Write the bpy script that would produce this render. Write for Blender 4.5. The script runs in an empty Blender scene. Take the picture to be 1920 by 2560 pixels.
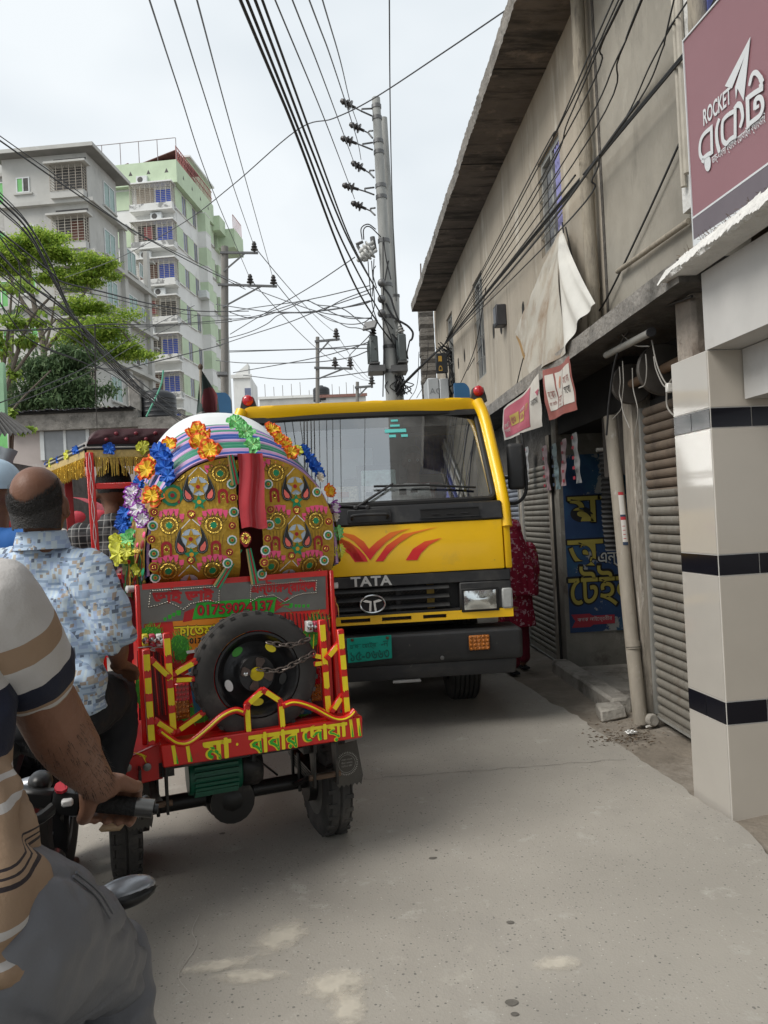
import bpy, bmesh, math, random
import numpy as np
from mathutils import Vector as V, Matrix, Euler, noise, geometry
from math import sin, cos, pi, radians, atan2, sqrt
R = radians
rnd = random.Random(7)
scene = bpy.context.scene
COL = scene.collection
# ---------------------------------------------------------------- camera
CAM = V((0, 0, 1.5)); FPX = 1922.0
def _axes(yaw, pitch, roll):
    cy, sy, cp, sp = cos(yaw), sin(yaw), cos(pitch), sin(pitch)
    f = V((sy*cp, cy*cp, sp)); r = V((cy, -sy, 0)); u = r.cross(f)
    cr, sr = cos(roll), sin(roll)
    return r*cr - u*sr, u*cr + r*sr, f
CR, CU, CF = _axes(R(3.29), R(.461), R(2.895))
cam = bpy.data.cameras.new('camera'); camo = bpy.data.objects.new('camera', cam); COL.objects.link(camo)
mw = Matrix.Identity(4)
for i, a in enumerate((CR, CU, -CF)):
    for j in range(3): mw[j][i] = a[j]
mw.translation = CAM
camo.matrix_world = mw
cam.sensor_fit = 'HORIZONTAL'; cam.sensor_width = 36; cam.lens = 36*FPX/1920; cam.clip_start = .05; cam.clip_end = 2000
scene.camera = camo
# measuring helpers: where a sight line of the survey photo meets a plane
K = 1920/1659
def ray(x, y):
    x *= K; y *= K
    return CR*((x-960)/FPX) - CU*((y-1280)/FPX) + CF
def atY(x, y, d): v = ray(x, y); return CAM + v*(d/v.y)
def atX(x, y, d): v = ray(x, y); return CAM + v*(d/v.x)
def atZ(x, y, z=0): v = ray(x, y); return CAM + v*((z-1.5)/v.z)
def at_plane(x, y, o, n):
    v = ray(x, y); o = V(o); n = V(n); return CAM + v*((o-CAM).dot(n)/v.dot(n))
# ---------------------------------------------------------------- world, sun, exposure
SUN_EL, SUN_AZ = 47, 244      # overcast: a wide soft sun
w = bpy.data.worlds.new('World'); scene.world = w; w.use_nodes = True
nt = w.node_tree; nt.nodes.clear()
sky = nt.nodes.new('ShaderNodeTexSky'); sky.sky_type = 'NISHITA'; sky.sun_disc = False
sky.sun_elevation = R(SUN_EL); sky.sun_rotation = R(SUN_AZ); sky.dust_density = 4; sky.air_density = 1
tc = nt.nodes.new('ShaderNodeTexCoord'); mp = nt.nodes.new('ShaderNodeMapping'); mp.inputs['Scale'].default_value = (1, 1, 2.2)
nz = nt.nodes.new('ShaderNodeTexNoise'); nz.inputs['Scale'].default_value = 1.6; nz.inputs['Detail'].default_value = 4; nz.inputs['Roughness'].default_value = .5
rp = nt.nodes.new('ShaderNodeValToRGB')
rp.color_ramp.elements[0].position = .40; rp.color_ramp.elements[0].color = (.405, .44, .465, 1)
rp.color_ramp.elements[1].position = .60; rp.color_ramp.elements[1].color = (.50, .525, .54, 1)
sc_ = nt.nodes.new('ShaderNodeVectorMath'); sc_.operation = 'SCALE'; sc_.inputs['Scale'].default_value = 7.9
mx = nt.nodes.new('ShaderNodeMixRGB'); mx.inputs[0].default_value = .96
bg = nt.nodes.new('ShaderNodeBackground'); bg.inputs['Strength'].default_value = .12
ow = nt.nodes.new('ShaderNodeOutputWorld')
L = nt.links.new
L(tc.outputs['Generated'], mp.inputs['Vector']); L(mp.outputs[0], nz.inputs['Vector']); L(nz.outputs[0], rp.inputs[0])
L(rp.outputs[0], sc_.inputs[0]); L(sky.outputs[0], mx.inputs[1]); L(sc_.outputs[0], mx.inputs[2]); L(mx.outputs[0], bg.inputs[0]); L(bg.outputs[0], ow.inputs[0])
sl = bpy.data.lights.new('sun', 'SUN'); sl.energy = 1.5; sl.angle = R(30); sl.color = (1, .96, .9)
so = bpy.data.objects.new('sun', sl); COL.objects.link(so)
sd = V((sin(R(SUN_AZ))*cos(R(SUN_EL)), cos(R(SUN_AZ))*cos(R(SUN_EL)), sin(R(SUN_EL))))
so.rotation_euler = sd.to_track_quat('Z', 'Y').to_euler()
scene.view_settings.view_transform = 'Standard'; scene.view_settings.look = 'None'; scene.view_settings.gamma = 1; scene.view_settings.exposure = .98
scene.cycles.max_bounces = 6; scene.cycles.glossy_bounces = 3; scene.cycles.transparent_max_bounces = 6; scene.cycles.use_denoising = True
# ---------------------------------------------------------------- materials
MATS = {}
def mat(name, col, rough=.6, metal=0, var=.12, vs=4, bump=0, bs=40, dirt=None, stretch=(1, 1, 1), spec=.5, coat=0, alpha=1, emit=None, trans=0, band=None, ior=1.45, detail=6):
    """procedural material: base colour with noise variation, optional stains and bump"""
    if name in MATS: return MATS[name]
    m = bpy.data.materials.new(name); m.use_nodes = True; MATS[name] = m
    n = m.node_tree.nodes; l = m.node_tree.links.new; b = n['Principled BSDF']
    b.inputs['Roughness'].default_value = rough; b.inputs['Metallic'].default_value = metal
    b.inputs['Specular IOR Level'].default_value = spec; b.inputs['Coat Weight'].default_value = coat; b.inputs['Coat Roughness'].default_value = .1
    b.inputs['Alpha'].default_value = alpha; b.inputs['Transmission Weight'].default_value = trans; b.inputs['IOR'].default_value = ior
    t = n.new('ShaderNodeTexCoord'); mpn = n.new('ShaderNodeMapping'); mpn.inputs['Scale'].default_value = stretch; l(t.outputs['Object'], mpn.inputs[0])
    co = mpn.outputs[0]
    c4 = (*col, 1)
    if band:                       # fabric bands along the garment's own 'band' coordinate
        at = n.new('ShaderNodeAttribute'); at.attribute_name = 'band'
        r = n.new('ShaderNodeValToRGB'); r.color_ramp.interpolation = 'CONSTANT'
        e = r.color_ramp.elements
        while len(e) < len(band): e.new(.5)
        for k, (p, cc) in enumerate(band): e[k].position = p; e[k].color = (*cc, 1)
        l(at.outputs['Fac'], r.inputs[0]); src = r.outputs[0]
    else:
        src = None
    nzn = n.new('ShaderNodeTexNoise'); nzn.inputs['Scale'].default_value = vs; nzn.inputs['Detail'].default_value = detail; nzn.inputs['Roughness'].default_value = .62; l(co, nzn.inputs['Vector'])
    mr = n.new('ShaderNodeMapRange'); mr.inputs[1].default_value = .28; mr.inputs[2].default_value = .72; mr.inputs[3].default_value = 1-var; mr.inputs[4].default_value = 1+var; l(nzn.outputs[0], mr.inputs[0])
    vm = n.new('ShaderNodeVectorMath'); vm.operation = 'SCALE'
    if src: l(src, vm.inputs[0])
    else: vm.inputs[0].default_value = col
    l(mr.outputs[0], vm.inputs['Scale']); out = vm.outputs[0]
    for (dc, ds, lo, hi, dstr) in (dirt or []):
        mp2 = n.new('ShaderNodeMapping'); mp2.inputs['Scale'].default_value = dstr; mp2.inputs['Location'].default_value = (3.1*ds % 7, 1.7, .3); l(t.outputs['Object'], mp2.inputs[0])
        n2 = n.new('ShaderNodeTexNoise'); n2.inputs['Scale'].default_value = ds; n2.inputs['Detail'].default_value = 7; n2.inputs['Roughness'].default_value = .68; l(mp2.outputs[0], n2.inputs['Vector'])
        m2 = n.new('ShaderNodeMapRange'); m2.inputs[1].default_value = lo; m2.inputs[2].default_value = hi; l(n2.outputs[0], m2.inputs[0])
        mm = n.new('ShaderNodeMixRGB'); l(m2.outputs[0], mm.inputs[0]); l(out, mm.inputs[1]); mm.inputs[2].default_value = (*dc, 1); out = mm.outputs[0]
    l(out, b.inputs['Base Color'])
    if bump:
        n3 = n.new('ShaderNodeTexNoise'); n3.inputs['Scale'].default_value = bs; n3.inputs['Detail'].default_value = 5; l(co, n3.inputs['Vector'])
        bp = n.new('ShaderNodeBump'); bp.inputs['Strength'].default_value = bump; bp.inputs['Distance'].default_value = .02; l(n3.outputs[0], bp.inputs['Height']); l(bp.outputs[0], b.inputs['Normal'])
    if emit:
        b.inputs['Emission Color'].default_value = (*emit[:3], 1); b.inputs['Emission Strength'].default_value = emit[3]
    return m
def nodes_of(m): return m.node_tree.nodes, m.node_tree.links.new, m.node_tree.nodes['Principled BSDF']
# ---------------------------------------------------------------- mesh builder
ROOTM = {}
def frame(x, y=None, z=None, o=(0, 0, 0)):
    m = Matrix.Identity(4)
    for i, a in enumerate((x, y, z)):
        for j in range(3): m[j][i] = a[j]
    m.translation = V(o); return m
def look_frame(o, z, up=(0, 0, 1)):
    z = V(z).normalized(); x = V(up).cross(z)
    if x.length < 1e-5: x = V((1, 0, 0))
    x.normalize(); return frame(x, z.cross(x), z, o)
def rotz(a, o=(0, 0, 0)): m = Matrix.Rotation(a, 4, 'Z'); m.translation = V(o); return m
TXT = {}
def text_geo(body, bold=0):
    key = (body, bold)
    if key in TXT: return TXT[key]
    c = bpy.data.curves.new('lettering', 'FONT'); c.body = body; c.resolution_u = 3; c.offset = min(bold, .016) if any(0x980 <= ord(q) <= 0x9ff for q in body) else bold; c.align_x = 'LEFT'
    o = bpy.data.objects.new('lettering', c); me = o.to_mesh()
    vs = [V((v.co.x, v.co.y, 0)) for v in me.vertices]; fs = [tuple(p.vertices) for p in me.polygons]
    o.to_mesh_clear(); bpy.data.objects.remove(o); bpy.data.curves.remove(c)
    TXT[key] = (vs, fs); return TXT[key]
class MB:
    def __init__(s): s.v = []; s.f = []; s.mi = []; s.sm = []; s.mats = []; s.band = None
    def m_(s, m):
        if m not in s.mats: s.mats.append(m)
        return s.mats.index(m)
    def add(s, vs, fs, m, smooth=False, M=None):
        o = len(s.v); k = s.m_(m)
        if M is not None: vs = [M @ V(p) for p in vs]
        s.v.extend([tuple(p) for p in vs])
        for f in fs: s.f.append(tuple(i+o for i in f)); s.mi.append(k); s.sm.append(smooth)
        return s
    def box(s, c, d, m, M=None, bev=0, seg=1):
        x, y, z = d[0]/2, d[1]/2, d[2]/2
        vs = [(c[0]+a*x, c[1]+b*y, c[2]+e*z) for a in (-1, 1) for b in (-1, 1) for e in (-1, 1)]
        return s.hexa(vs, m, M, bev, seg)
    def hexa(s, vs, m, M=None, bev=0, seg=1):
        fs = [(0, 1, 3, 2), (4, 6, 7, 5), (0, 4, 5, 1), (2, 3, 7, 6), (0, 2, 6, 4), (1, 5, 7, 3)]
        if bev:
            b = bmesh.new(); bv = [b.verts.new(p) for p in vs]
            for f in fs: b.faces.new([bv[i] for i in f])
            bmesh.ops.bevel(b, geom=b.edges[:], offset=bev, segments=seg, affect='EDGES', profile=.6)
            b.verts.index_update(); vs = [v.co.copy() for v in b.verts]; fs = [[v.index for v in f.verts] for f in b.faces]; b.free()
        return s.add(vs, fs, m, bool(bev), M)
    def box2(s, a, b, m, M=None, bev=0, seg=1):
        return s.box([(a[i]+b[i])/2 for i in range(3)], [abs(b[i]-a[i]) for i in range(3)], m, M, bev, seg)
    def beam(s, a, b, w_, h, m, up=(0, 0, 1), bev=0):
        a, b = V(a), V(b); d = b-a; M = look_frame((a+b)/2, d, up)
        return s.box((0, 0, 0), (w_, h, d.length), m, M, bev)
    def tube(s, pts, r, m, n=8, cap=True, smooth=True, flat=None):
        pts = [V(p) for p in pts]; N = len(pts)
        if N < 2: return s
        rs = r if hasattr(r, '__len__') else [r]*N
        t0 = (pts[1]-pts[0]).normalized(); x = t0.orthogonal().normalized(); vs = []
        if flat is not None:
            x = V(flat[0]); x = (x - t0*x.dot(t0)).normalized()
        for i in range(N):
            t = (pts[min(i+1, N-1)]-pts[max(i-1, 0)])
            t = t.normalized() if t.length > 1e-9 else t0
            x = (x - t*x.dot(t)); x = x.normalized() if x.length > 1e-6 else t.orthogonal().normalized()
            y = t.cross(x); k = flat[1] if flat is not None else 1
            for j in range(n):
                a = 2*pi*j/n; vs.append(pts[i] + (x*cos(a)+y*sin(a)*k)*rs[i])
        fs = [(i*n+j, i*n+(j+1) % n, (i+1)*n+(j+1) % n, (i+1)*n+j) for i in range(N-1) for j in range(n)]
        if cap: fs += [tuple(range(n-1, -1, -1)), tuple(range((N-1)*n, N*n))]
        return s.add(vs, fs, m, smooth)
    def lathe(s, prof, m, M=None, n=24, closed=False, smooth=True, cap=True):
        N = len(prof); vs = [(r*cos(2*pi*j/n), r*sin(2*pi*j/n), h) for (r, h) in prof for j in range(n)]
        fs = [(i*n+j, i*n+(j+1) % n, ((i+1) % N)*n+(j+1) % n, ((i+1) % N)*n+j) for i in range(N if closed else N-1) for j in range(n)]
        if cap and not closed:
            if prof[0][0] > 1e-5: fs.append(tuple(range(n-1, -1, -1)))
            if prof[-1][0] > 1e-5: fs.append(tuple(range((N-1)*n, N*n)))
        return s.add(vs, fs, m, smooth, M)
    def poly(s, pts, m, M=None, smooth=False):
        pts = [V(p) if len(p) == 3 else V((p[0], p[1], 0)) for p in pts]
        tr = geometry.tessellate_polygon([pts])
        return s.add(pts, [tuple(t) for t in tr], m, smooth, M)
    def prism(s, pts, d, m, M=None, msides=None):
        n = len(pts); p0 = [V((p[0], p[1], 0)) for p in pts]; p1 = [V((p[0], p[1], d)) for p in pts]
        tr = [tuple(t) for t in geometry.tessellate_polygon([p0])]
        s.add(p1, tr, m, False, M); s.add(p0, [t[::-1] for t in tr], m, False, M)
        s.add(p0+p1, [(i, (i+1) % n, n+(i+1) % n, n+i) for i in range(n)], msides or m, False, M); return s
    def ball(s, c, r, m, M=None, seg=16, ring=10, smooth=True):
        if not hasattr(r, '__len__'): r = (r, r, r)
        vs = [(c[0]+r[0]*sin(pi*i/ring)*cos(2*pi*j/seg), c[1]+r[1]*sin(pi*i/ring)*sin(2*pi*j/seg), c[2]+r[2]*cos(pi*i/ring)) for i in range(ring+1) for j in range(seg)]
        fs = [(i*seg+j, (i+1)*seg+j, (i+1)*seg+(j+1) % seg, i*seg+(j+1) % seg) for i in range(ring) for j in range(seg)]
        return s.add(vs, fs, m, smooth, M)
    def grid(s, fn, nu, nv, m, smooth=True, M=None, mfn=None):
        vs = [fn(i/nu, j/nv) for j in range(nv+1) for i in range(nu+1)]
        fs = [(j*(nu+1)+i, j*(nu+1)+i+1, (j+1)*(nu+1)+i+1, (j+1)*(nu+1)+i) for j in range(nv) for i in range(nu)]
        if mfn is None: return s.add(vs, fs, m, smooth, M)
        o = len(s.v); s.add(vs, [], m, smooth, M)
        for q, f in enumerate(fs):
            s.f.append(tuple(i+o for i in f)); s.mi.append(s.m_(mfn((q % nu+.5)/nu, (q//nu+.5)/nv))); s.sm.append(smooth)
        return s
    def text(s, body, h, m, M, bold=0, fit=None, d=0, align='L'):
        """lettering lying in M's xy plane; h is the letter body height, fit the total width"""
        vs, fs = text_geo(body, bold)
        if not vs: return s
        x0 = min(v.x for v in vs); x1 = max(v.x for v in vs); y0 = min(v.y for v in vs); y1 = max(v.y for v in vs)
        sy = h/(y1-y0); sx = (fit/(x1-x0)) if fit else sy
        ax = {'L': 0, 'C': -.5, 'R': -1}[align]*(x1-x0)*sx
        ex = (bold-.016)*h if bold > .018 and any(0x980 <= ord(q) <= 0x9ff for q in body) else 0
        for k in range(9 if ex else 1):
            ox, oy = (ex*cos(2*pi*k/8), ex*sin(2*pi*k/8)) if k else (0, 0)
            s.add([((v.x-x0)*sx+ax+ox, (v.y-y0)*sy+oy, d-.00012*k) for v in vs], fs, m, False, M)
        return s
    def build(s, name, parent=None, world=False, angle=38, data=None):
        vs = s.v; M0 = Matrix.Identity(4)
        if parent is not None:
            if world:
                inv = ROOTM[parent].inverted(); vs = [tuple(inv @ V(p)) for p in vs]
        elif vs:
            a = np.array(vs); lo, hi = a.min(0), a.max(0); c = V(((lo[0]+hi[0])/2, (lo[1]+hi[1])/2, lo[2]))
            vs = [tuple(V(p)-c) for p in vs]; M0 = Matrix.Translation(c)
        me = bpy.data.meshes.new(name); me.from_pydata(vs, [], s.f)
        for m in s.mats: me.materials.append(m)
        if s.f:
            me.polygons.foreach_set('material_index', s.mi); me.polygons.foreach_set('use_smooth', s.sm)
        if s.band is not None:
            a = me.attributes.new('band', 'FLOAT', 'POINT'); a.data.foreach_set('value', s.band)
        me.update()
        if any(s.sm): me.set_sharp_from_angle(angle=R(angle))
        o = bpy.data.objects.new(name, me); COL.objects.link(o)
        if parent is not None: o.parent = parent; ROOTM[o] = ROOTM[parent]
        else: o.matrix_world = M0; ROOTM[o] = M0
        return o
def tag(o, label=None, cat=None, group=None, kind=None):
    for k, v_ in (('label', label), ('category', cat), ('group', group), ('kind', kind)):
        if v_: o[k] = v_
    return o
def thing(name, label, cat, loc=(0, 0, 0), rz=0, group=None):
    o = bpy.data.objects.new(name, None); COL.objects.link(o); o.empty_display_size = .2
    o.location = loc; o.rotation_euler = (0, 0, rz); ROOTM[o] = rotz(rz, loc)
    return tag(o, label, cat, group)
def dup(root, loc, rz, label=None, group=None):
    r = root.copy(); COL.objects.link(r); r.location = loc; r.rotation_euler = (0, 0, rz)
    if label: r['label'] = label
    if group: r['group'] = group
    for ch in list(root.children):
        c = ch.copy(); COL.objects.link(c); c.parent = r
        for g in list(ch.children):
            d = g.copy(); COL.objects.link(d); d.parent = c
    return r
def bez(pts, n=8):
    """Catmull-Rom through points"""
    P = [V(p) for p in pts]; P = [P[0]*2-P[1]] + P + [P[-1]*2-P[-2]]; out = []
    for i in range(1, len(P)-2):
        for k in range(n):
            t = k/n; a, b, c, d = P[i-1:i+3]
            out.append(.5*((2*b)+(c-a)*t+(2*a-5*b+4*c-d)*t*t+(3*b-a-3*c+d)*t**3))
    out.append(P[-2]); return out
def sag(a, b, s, n=14):
    a, b = V(a), V(b); return [a.lerp(b, i/n) - V((0, 0, s*4*(i/n)*(1-i/n))) for i in range(n+1)]
def fbm(p, sc=1, o=4): return noise.fractal(V(p)*sc, 1, 2, o)
# ================================================================ SETTING
ASPH = mat('road_concrete', (.33, .308, .27), .88, var=.10, vs=1.1, bump=.14, bs=120, detail=9,
    dirt=[((.235, .22, .20), .55, .50, .72, (1, .5, 1)), ((.38, .36, .32), 7, .60, .68, (1, 1, 1)), ((.41, .385, .335), 1.7, .66, .73, (1, 1, 1))])
n_, l_, b_ = nodes_of(ASPH)   # aggregate: scattered dark and pale stones in the worn concrete
base = b_.inputs['Base Color'].links[0].from_socket
tcn = n_.new('ShaderNodeTexCoord')
mrX = n_.new('ShaderNodeMapRange'); sxy = n_.new('ShaderNodeSeparateXYZ'); l_(tcn.outputs['Object'], sxy.inputs[0]); nX = n_.new('ShaderNodeTexNoise'); nX.inputs['Scale'].default_value = .9; nX.inputs['Detail'].default_value = 5; l_(tcn.outputs['Object'], nX.inputs['Vector']); aX = n_.new('ShaderNodeMath'); aX.operation = 'MULTIPLY_ADD'; aX.inputs[1].default_value = 1.6; l_(nX.outputs[0], aX.inputs[0]); l_(sxy.outputs['X'], aX.inputs[2])
XR = 3.9   # the wheel-worn middle of the lane is darker than its dusty right edge
mrX.inputs[1].default_value = XR+.5; mrX.inputs[2].default_value = XR+1.9; mrX.inputs[3].default_value = .62; mrX.inputs[4].default_value = 0; l_(aX.outputs[0], mrX.inputs[0]); mwx = n_.new('ShaderNodeMixRGB'); l_(mrX.outputs[0], mwx.inputs[0]); l_(base, mwx.inputs[1]); mwx.inputs[2].default_value = (.185, .180, .168, 1); base = mwx.outputs[0]
for sc_v, thr, col, dens in ((26, .13, (.12, .117, .108), .22), (30, .12, (.40, .38, .34), .10), (38, .16, (.10, .097, .09), .30), (75, .2, (.15, .145, .135), .35), (60, .15, (.5, .48, .43), .16), (16, .05, (.09, .09, .085), .18)):
    vo = n_.new('ShaderNodeTexVoronoi'); vo.inputs['Scale'].default_value = sc_v; l_(tcn.outputs['Object'], vo.inputs['Vector'])
    lt = n_.new('ShaderNodeMath'); lt.operation = 'LESS_THAN'; lt.inputs[1].default_value = thr; l_(vo.outputs['Distance'], lt.inputs[0])
    sp = n_.new('ShaderNodeSeparateColor'); l_(vo.outputs['Color'], sp.inputs[0])
    l2 = n_.new('ShaderNodeMath'); l2.operation = 'LESS_THAN'; l2.inputs[1].default_value = dens; l_(sp.outputs[0], l2.inputs[0])
    mu = n_.new('ShaderNodeMath'); mu.operation = 'MULTIPLY'; l_(lt.outputs[0], mu.inputs[0]); l_(l2.outputs[0], mu.inputs[1])
    m3 = n_.new('ShaderNodeMath'); m3.operation = 'MULTIPLY'; m3.inputs[1].default_value = .75; l_(mu.outputs[0], m3.inputs[0])
    mxn = n_.new('ShaderNodeMixRGB'); l_(m3.outputs[0], mxn.inputs[0]); l_(base, mxn.inputs[1]); mxn.inputs[2].default_value = (*col, 1); base = mxn.outputs[0]
l_(base, b_.inputs['Base Color'])
SOIL = mat('packed_earth', (.20, .172, .138), .95, var=.22, vs=3, bump=.6, bs=25, dirt=[((.31, .28, .24), 2.2, .5, .7, (1, 1, 1)), ((.14, .12, .10), 9, .6, .75, (1, 1, 1))])
edge = [(1.74, -3), (1.72, 1.5), (1.70, 3.12), (1.74, 3.43), (1.70, 3.94), (1.66, 4.48), (1.62, 5.1), (1.49, 6.43), (1.43, 7.1), (1.25, 9), (.9, 13), (.2, 22), (-3, 60), (-8, 130)]
ee = []
for (x0, y0), (x1, y1) in zip(edge[:-1], edge[1:]):
    k = max(2, int((y1-y0)/.06)) if y1 < 9.5 else 6
    for i in range(k):
        t = i/k; y = y0+(y1-y0)*t
        ee.append((x0+(x1-x0)*t + .035*noise.noise(V((y*2.3, 2, 0))) + .03*max(-.3, noise.noise(V((y*7, 5, 0))))+.012*noise.noise(V((y*21, 1, 0))), y))
ee.append(edge[-1])
b = MB()
top = []; bot = []; lef = []
for x, y in ee: top.append((x, y, .028)); bot.append((x+.012, y, -.01)); lef.append((-4.6-.1*max(0, y-20), y, .028))
n = len(ee); b.add(top+bot+lef, [(2*n+i, i, i+1, 2*n+i+1) for i in range(n-1)] + [(i, n+i, n+i+1, i+1) for i in range(n-1)], ASPH)
tag(b.build('road'), kind='structure')
b = MB()
def gz(x, y): return .012*noise.noise(V((x*2.2, y*2.2, 0))) + .006*noise.noise(V((x*9, y*9, 1)))
def gpt(u, v_):
    x = 1.2+1.9*u; y = 2.2+8*v_; e = max(0, min(1, (x-1.75)/.3)); return (x, y, .004+gz(x, y)+.02*e)
b.grid(gpt, 60, 180, SOIL)
b.add([(-90, -20, -.03), (90, -20, -.03), (90, 260, -.03), (-90, 260, -.03)], [(0, 1, 2, 3)], SOIL)
tag(b.build('ground'), kind='structure')
# transverse joint crack and tar marks lie in the slab
CRK = mat('crack_filler', (.13, .12, .105), .95, var=.3, vs=30)
b = MB()
a0, a1 = atZ(640, 1695, .03), atZ(1352, 1640, .03)
pts = [a0.lerp(a1, i/60) + V((0, .03*noise.noise(V((i*.33, 0, 3)))+.012*noise.noise(V((i*1.3, 0, 8))), .001)) for i in range(61)]
vs = []
for i, p in enumerate(pts):
    wd = .0016*max(.1, 1+1.5*noise.noise(V((i*.7, 4, 0)))); vs += [p+V((0, wd, .001)), p-V((0, wd, -.001))]
b.add(vs, [(2*i, 2*i+1, 2*i+3, 2*i+2) for i in range(60)], CRK)
pts = [atZ(x, y, .031) for x, y in ((430, 1975), (415, 2010), (425, 2040), (400, 2080), (385, 2110), (410, 2145))]
pts = bez(pts, 6); vs = []
for i, p in enumerate(pts): vs += [p+V((.0014, 0, 0)), p-V((.0014, 0, 0))]
PALE = mat('pale_laitance', (.42, .39, .35), .95, var=.2, vs=20)
b.add(vs, [(2*i, 2*i+1, 2*i+3, 2*i+2) for i in range(len(pts)-1)], PALE)
for (x, y, r, kx) in ((935, 1853, .011, 1.6), (942, 1836, .005, 1.4), (1102, 1992, .011, 1.3), (1105, 2165, .016, 1.3), (1112, 2190, .009, 1.4), (480, 1800, .01, 1.5)):
    c = atZ(x, y, .0305)
    b.add([c+V((r*kx*cos(t)*(1+.25*noise.noise(V((t, x, 0)))), r*sin(t)*(1+.25*noise.noise(V((t, y, 3)))), 0)) for t in [2*pi*i/14 for i in range(14)]], [tuple(range(14))], CRK)
PAT = mat('pale_patch_cement', (.68, .63, .53), .95, var=.15, vs=20); pn, pl2, pb2_ = nodes_of(PAT); pa_ = pn.new('ShaderNodeAttribute'); pa_.attribute_name = 'band'; pz = pn.new('ShaderNodeTexNoise'); pz.inputs['Scale'].default_value = 26; pz.inputs['Detail'].default_value = 6; ptc = pn.new('ShaderNodeTexCoord'); pl2(ptc.outputs['Object'], pz.inputs['Vector']); pm = pn.new('ShaderNodeMath'); pm.operation = 'MULTIPLY_ADD'; pm.inputs[1].default_value = .9; pl2(pz.outputs[0], pm.inputs[0]); pl2(pa_.outputs['Fac'], pm.inputs[2]); pr = pn.new('ShaderNodeMapRange'); pr.inputs[1].default_value = .8; pr.inputs[2].default_value = 1.35; pr.inputs[3].default_value = .6; pr.inputs[4].default_value = 0; pl2(pm.outputs[0], pr.inputs[0]); pl2(pr.outputs[0], pb2_.inputs['Alpha'])
pb_m = MB(); pb_m.band = []
for (cx, cy, rx, ry, an) in ((608, 2022, .10, .15, -.6), (470, 2085, .15, .05, .15), (540, 2108, .15, .05, -.1), (725, 2125, .13, .10, .2), (752, 2175, .07, .12, 0), (1205, 2080, .10, .05, 0)):
    c = atZ(cx, cy, .0322); vs = []; nr = 10; na = 30
    for i in range(nr+1):
        for j in range(na): t = 2*pi*j/na; q = i/nr; x, y = rx*q*cos(t), ry*q*sin(t); vs.append(c+V((x*cos(an)-y*sin(an), x*sin(an)+y*cos(an), 0))); pb_m.band.append(q)
    pb_m.add(vs, [(i*na+j, (i+1)*na+j, (i+1)*na+(j+1) % na, i*na+(j+1) % na) for i in range(nr) for j in range(na)], PAT)
tag(pb_m.build('road_patches'), kind='structure')
tag(b.build('road_surface'), kind='structure')
# ================================================================ RIGHT SIDE: shop building
WX = 2.0
PLAST = mat('old_plaster', (.39, .345, .28), .92, var=.16, vs=1.4, stretch=(1, 1.2, .35), bump=.4, bs=24,
    dirt=[((.20, .175, .14), 1.3, .54, .78, (1, 3, .22)), ((.55, .52, .45), 2.2, .56, .74, (1, 2, .5)), ((.45, .35, .28), .8, .62, .8, (1, 1, 1))])
CEM = mat('bare_cement_render', (.285, .265, .225), .93, var=.22, vs=1.6, bump=.3, bs=14, stretch=(1, 1, .7),
    dirt=[((.17, .158, .135), 1.7, .54, .72, (1, 1.4, .5)), ((.42, .395, .34), 2.2, .58, .75, (1, 1, .6))])
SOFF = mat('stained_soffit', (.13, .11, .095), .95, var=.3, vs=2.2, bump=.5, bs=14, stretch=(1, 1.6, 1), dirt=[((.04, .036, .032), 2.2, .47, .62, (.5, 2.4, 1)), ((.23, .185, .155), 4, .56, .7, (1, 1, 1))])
CONC = mat('weathered_concrete', (.23, .215, .195), .95, var=.3, vs=5, bump=.8, bs=30, dirt=[((.10, .095, .085), 3, .5, .68, (1, 1, 1)), ((.42, .40, .37), 9, .62, .72, (1, 1, 1))])
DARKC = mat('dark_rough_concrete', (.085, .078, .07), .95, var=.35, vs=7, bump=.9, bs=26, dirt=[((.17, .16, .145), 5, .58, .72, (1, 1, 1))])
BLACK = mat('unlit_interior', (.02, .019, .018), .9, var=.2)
WOODW = mat('peeling_painted_wood', (.27, .24, .20), .85, var=.3, vs=6, stretch=(6, 6, .8), bump=.5, bs=40, dirt=[((.45, .41, .36), 4, .54, .6, (5, 5, .8)), ((.12, .10, .085), 5, .58, .7, (6, 6, .7))])
GLASSD = mat('dusty_window_glass', (.16, .17, .19), .25, var=.15, spec=.6)
SHUT = mat('galvanised_shutter', (.24, .225, .195), .5, metal=.25, var=.16, vs=5, stretch=(1, 3, 1), dirt=[((.16, .13, .105), 3, .52, .7, (1, 3, 1.2)), ((.34, .33, .30), 5, .6, .74, (1, 2, 1)), ((.09, .08, .07), 9, .62, .74, (1, 2.5, .7))])
SHUTD = mat('dark_brown_shutter', (.16, .125, .095), .65, metal=.15, var=.22, vs=5, dirt=[((.07, .055, .045), 3, .5, .7, (1, 2, 1))])  # darker brown for the top slats of the near shutter
bl = thing('shop_building', 'two-storey bare plaster building with wide roof eave and closed shutters beside the lane', 'building', (2.6, 9, 0))
FAR = 14.5
b = MB()   # upper wall, with window openings left out
wins = [(6.36, 7.05, 3.84, 4.72), (9.92, 10.6, 3.32, 4.68), (12.52, 13.18, 3.52, 4.86)]
def wall_with_holes(b, x, ys, z0, z1, holes, m, th=.22):
    cuts = sorted(set([ys[0], ys[1]]+[h[0] for h in holes]+[h[1] for h in holes]))
    for y0, y1 in zip(cuts[:-1], cuts[1:]):
        hs = [h for h in holes if h[0] <= y0+1e-6 and h[1] >= y1-1e-6]
        seg = [(z0, z1)] if not hs else [(z0, hs[0][2]), (hs[0][3], z1)]
        for a, c in seg: b.box2((x, y0, a), (x+th, y1, c), m)
wall_with_holes(b, WX, (5.44, FAR), 2.66, 5.42, wins, PLAST)
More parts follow.
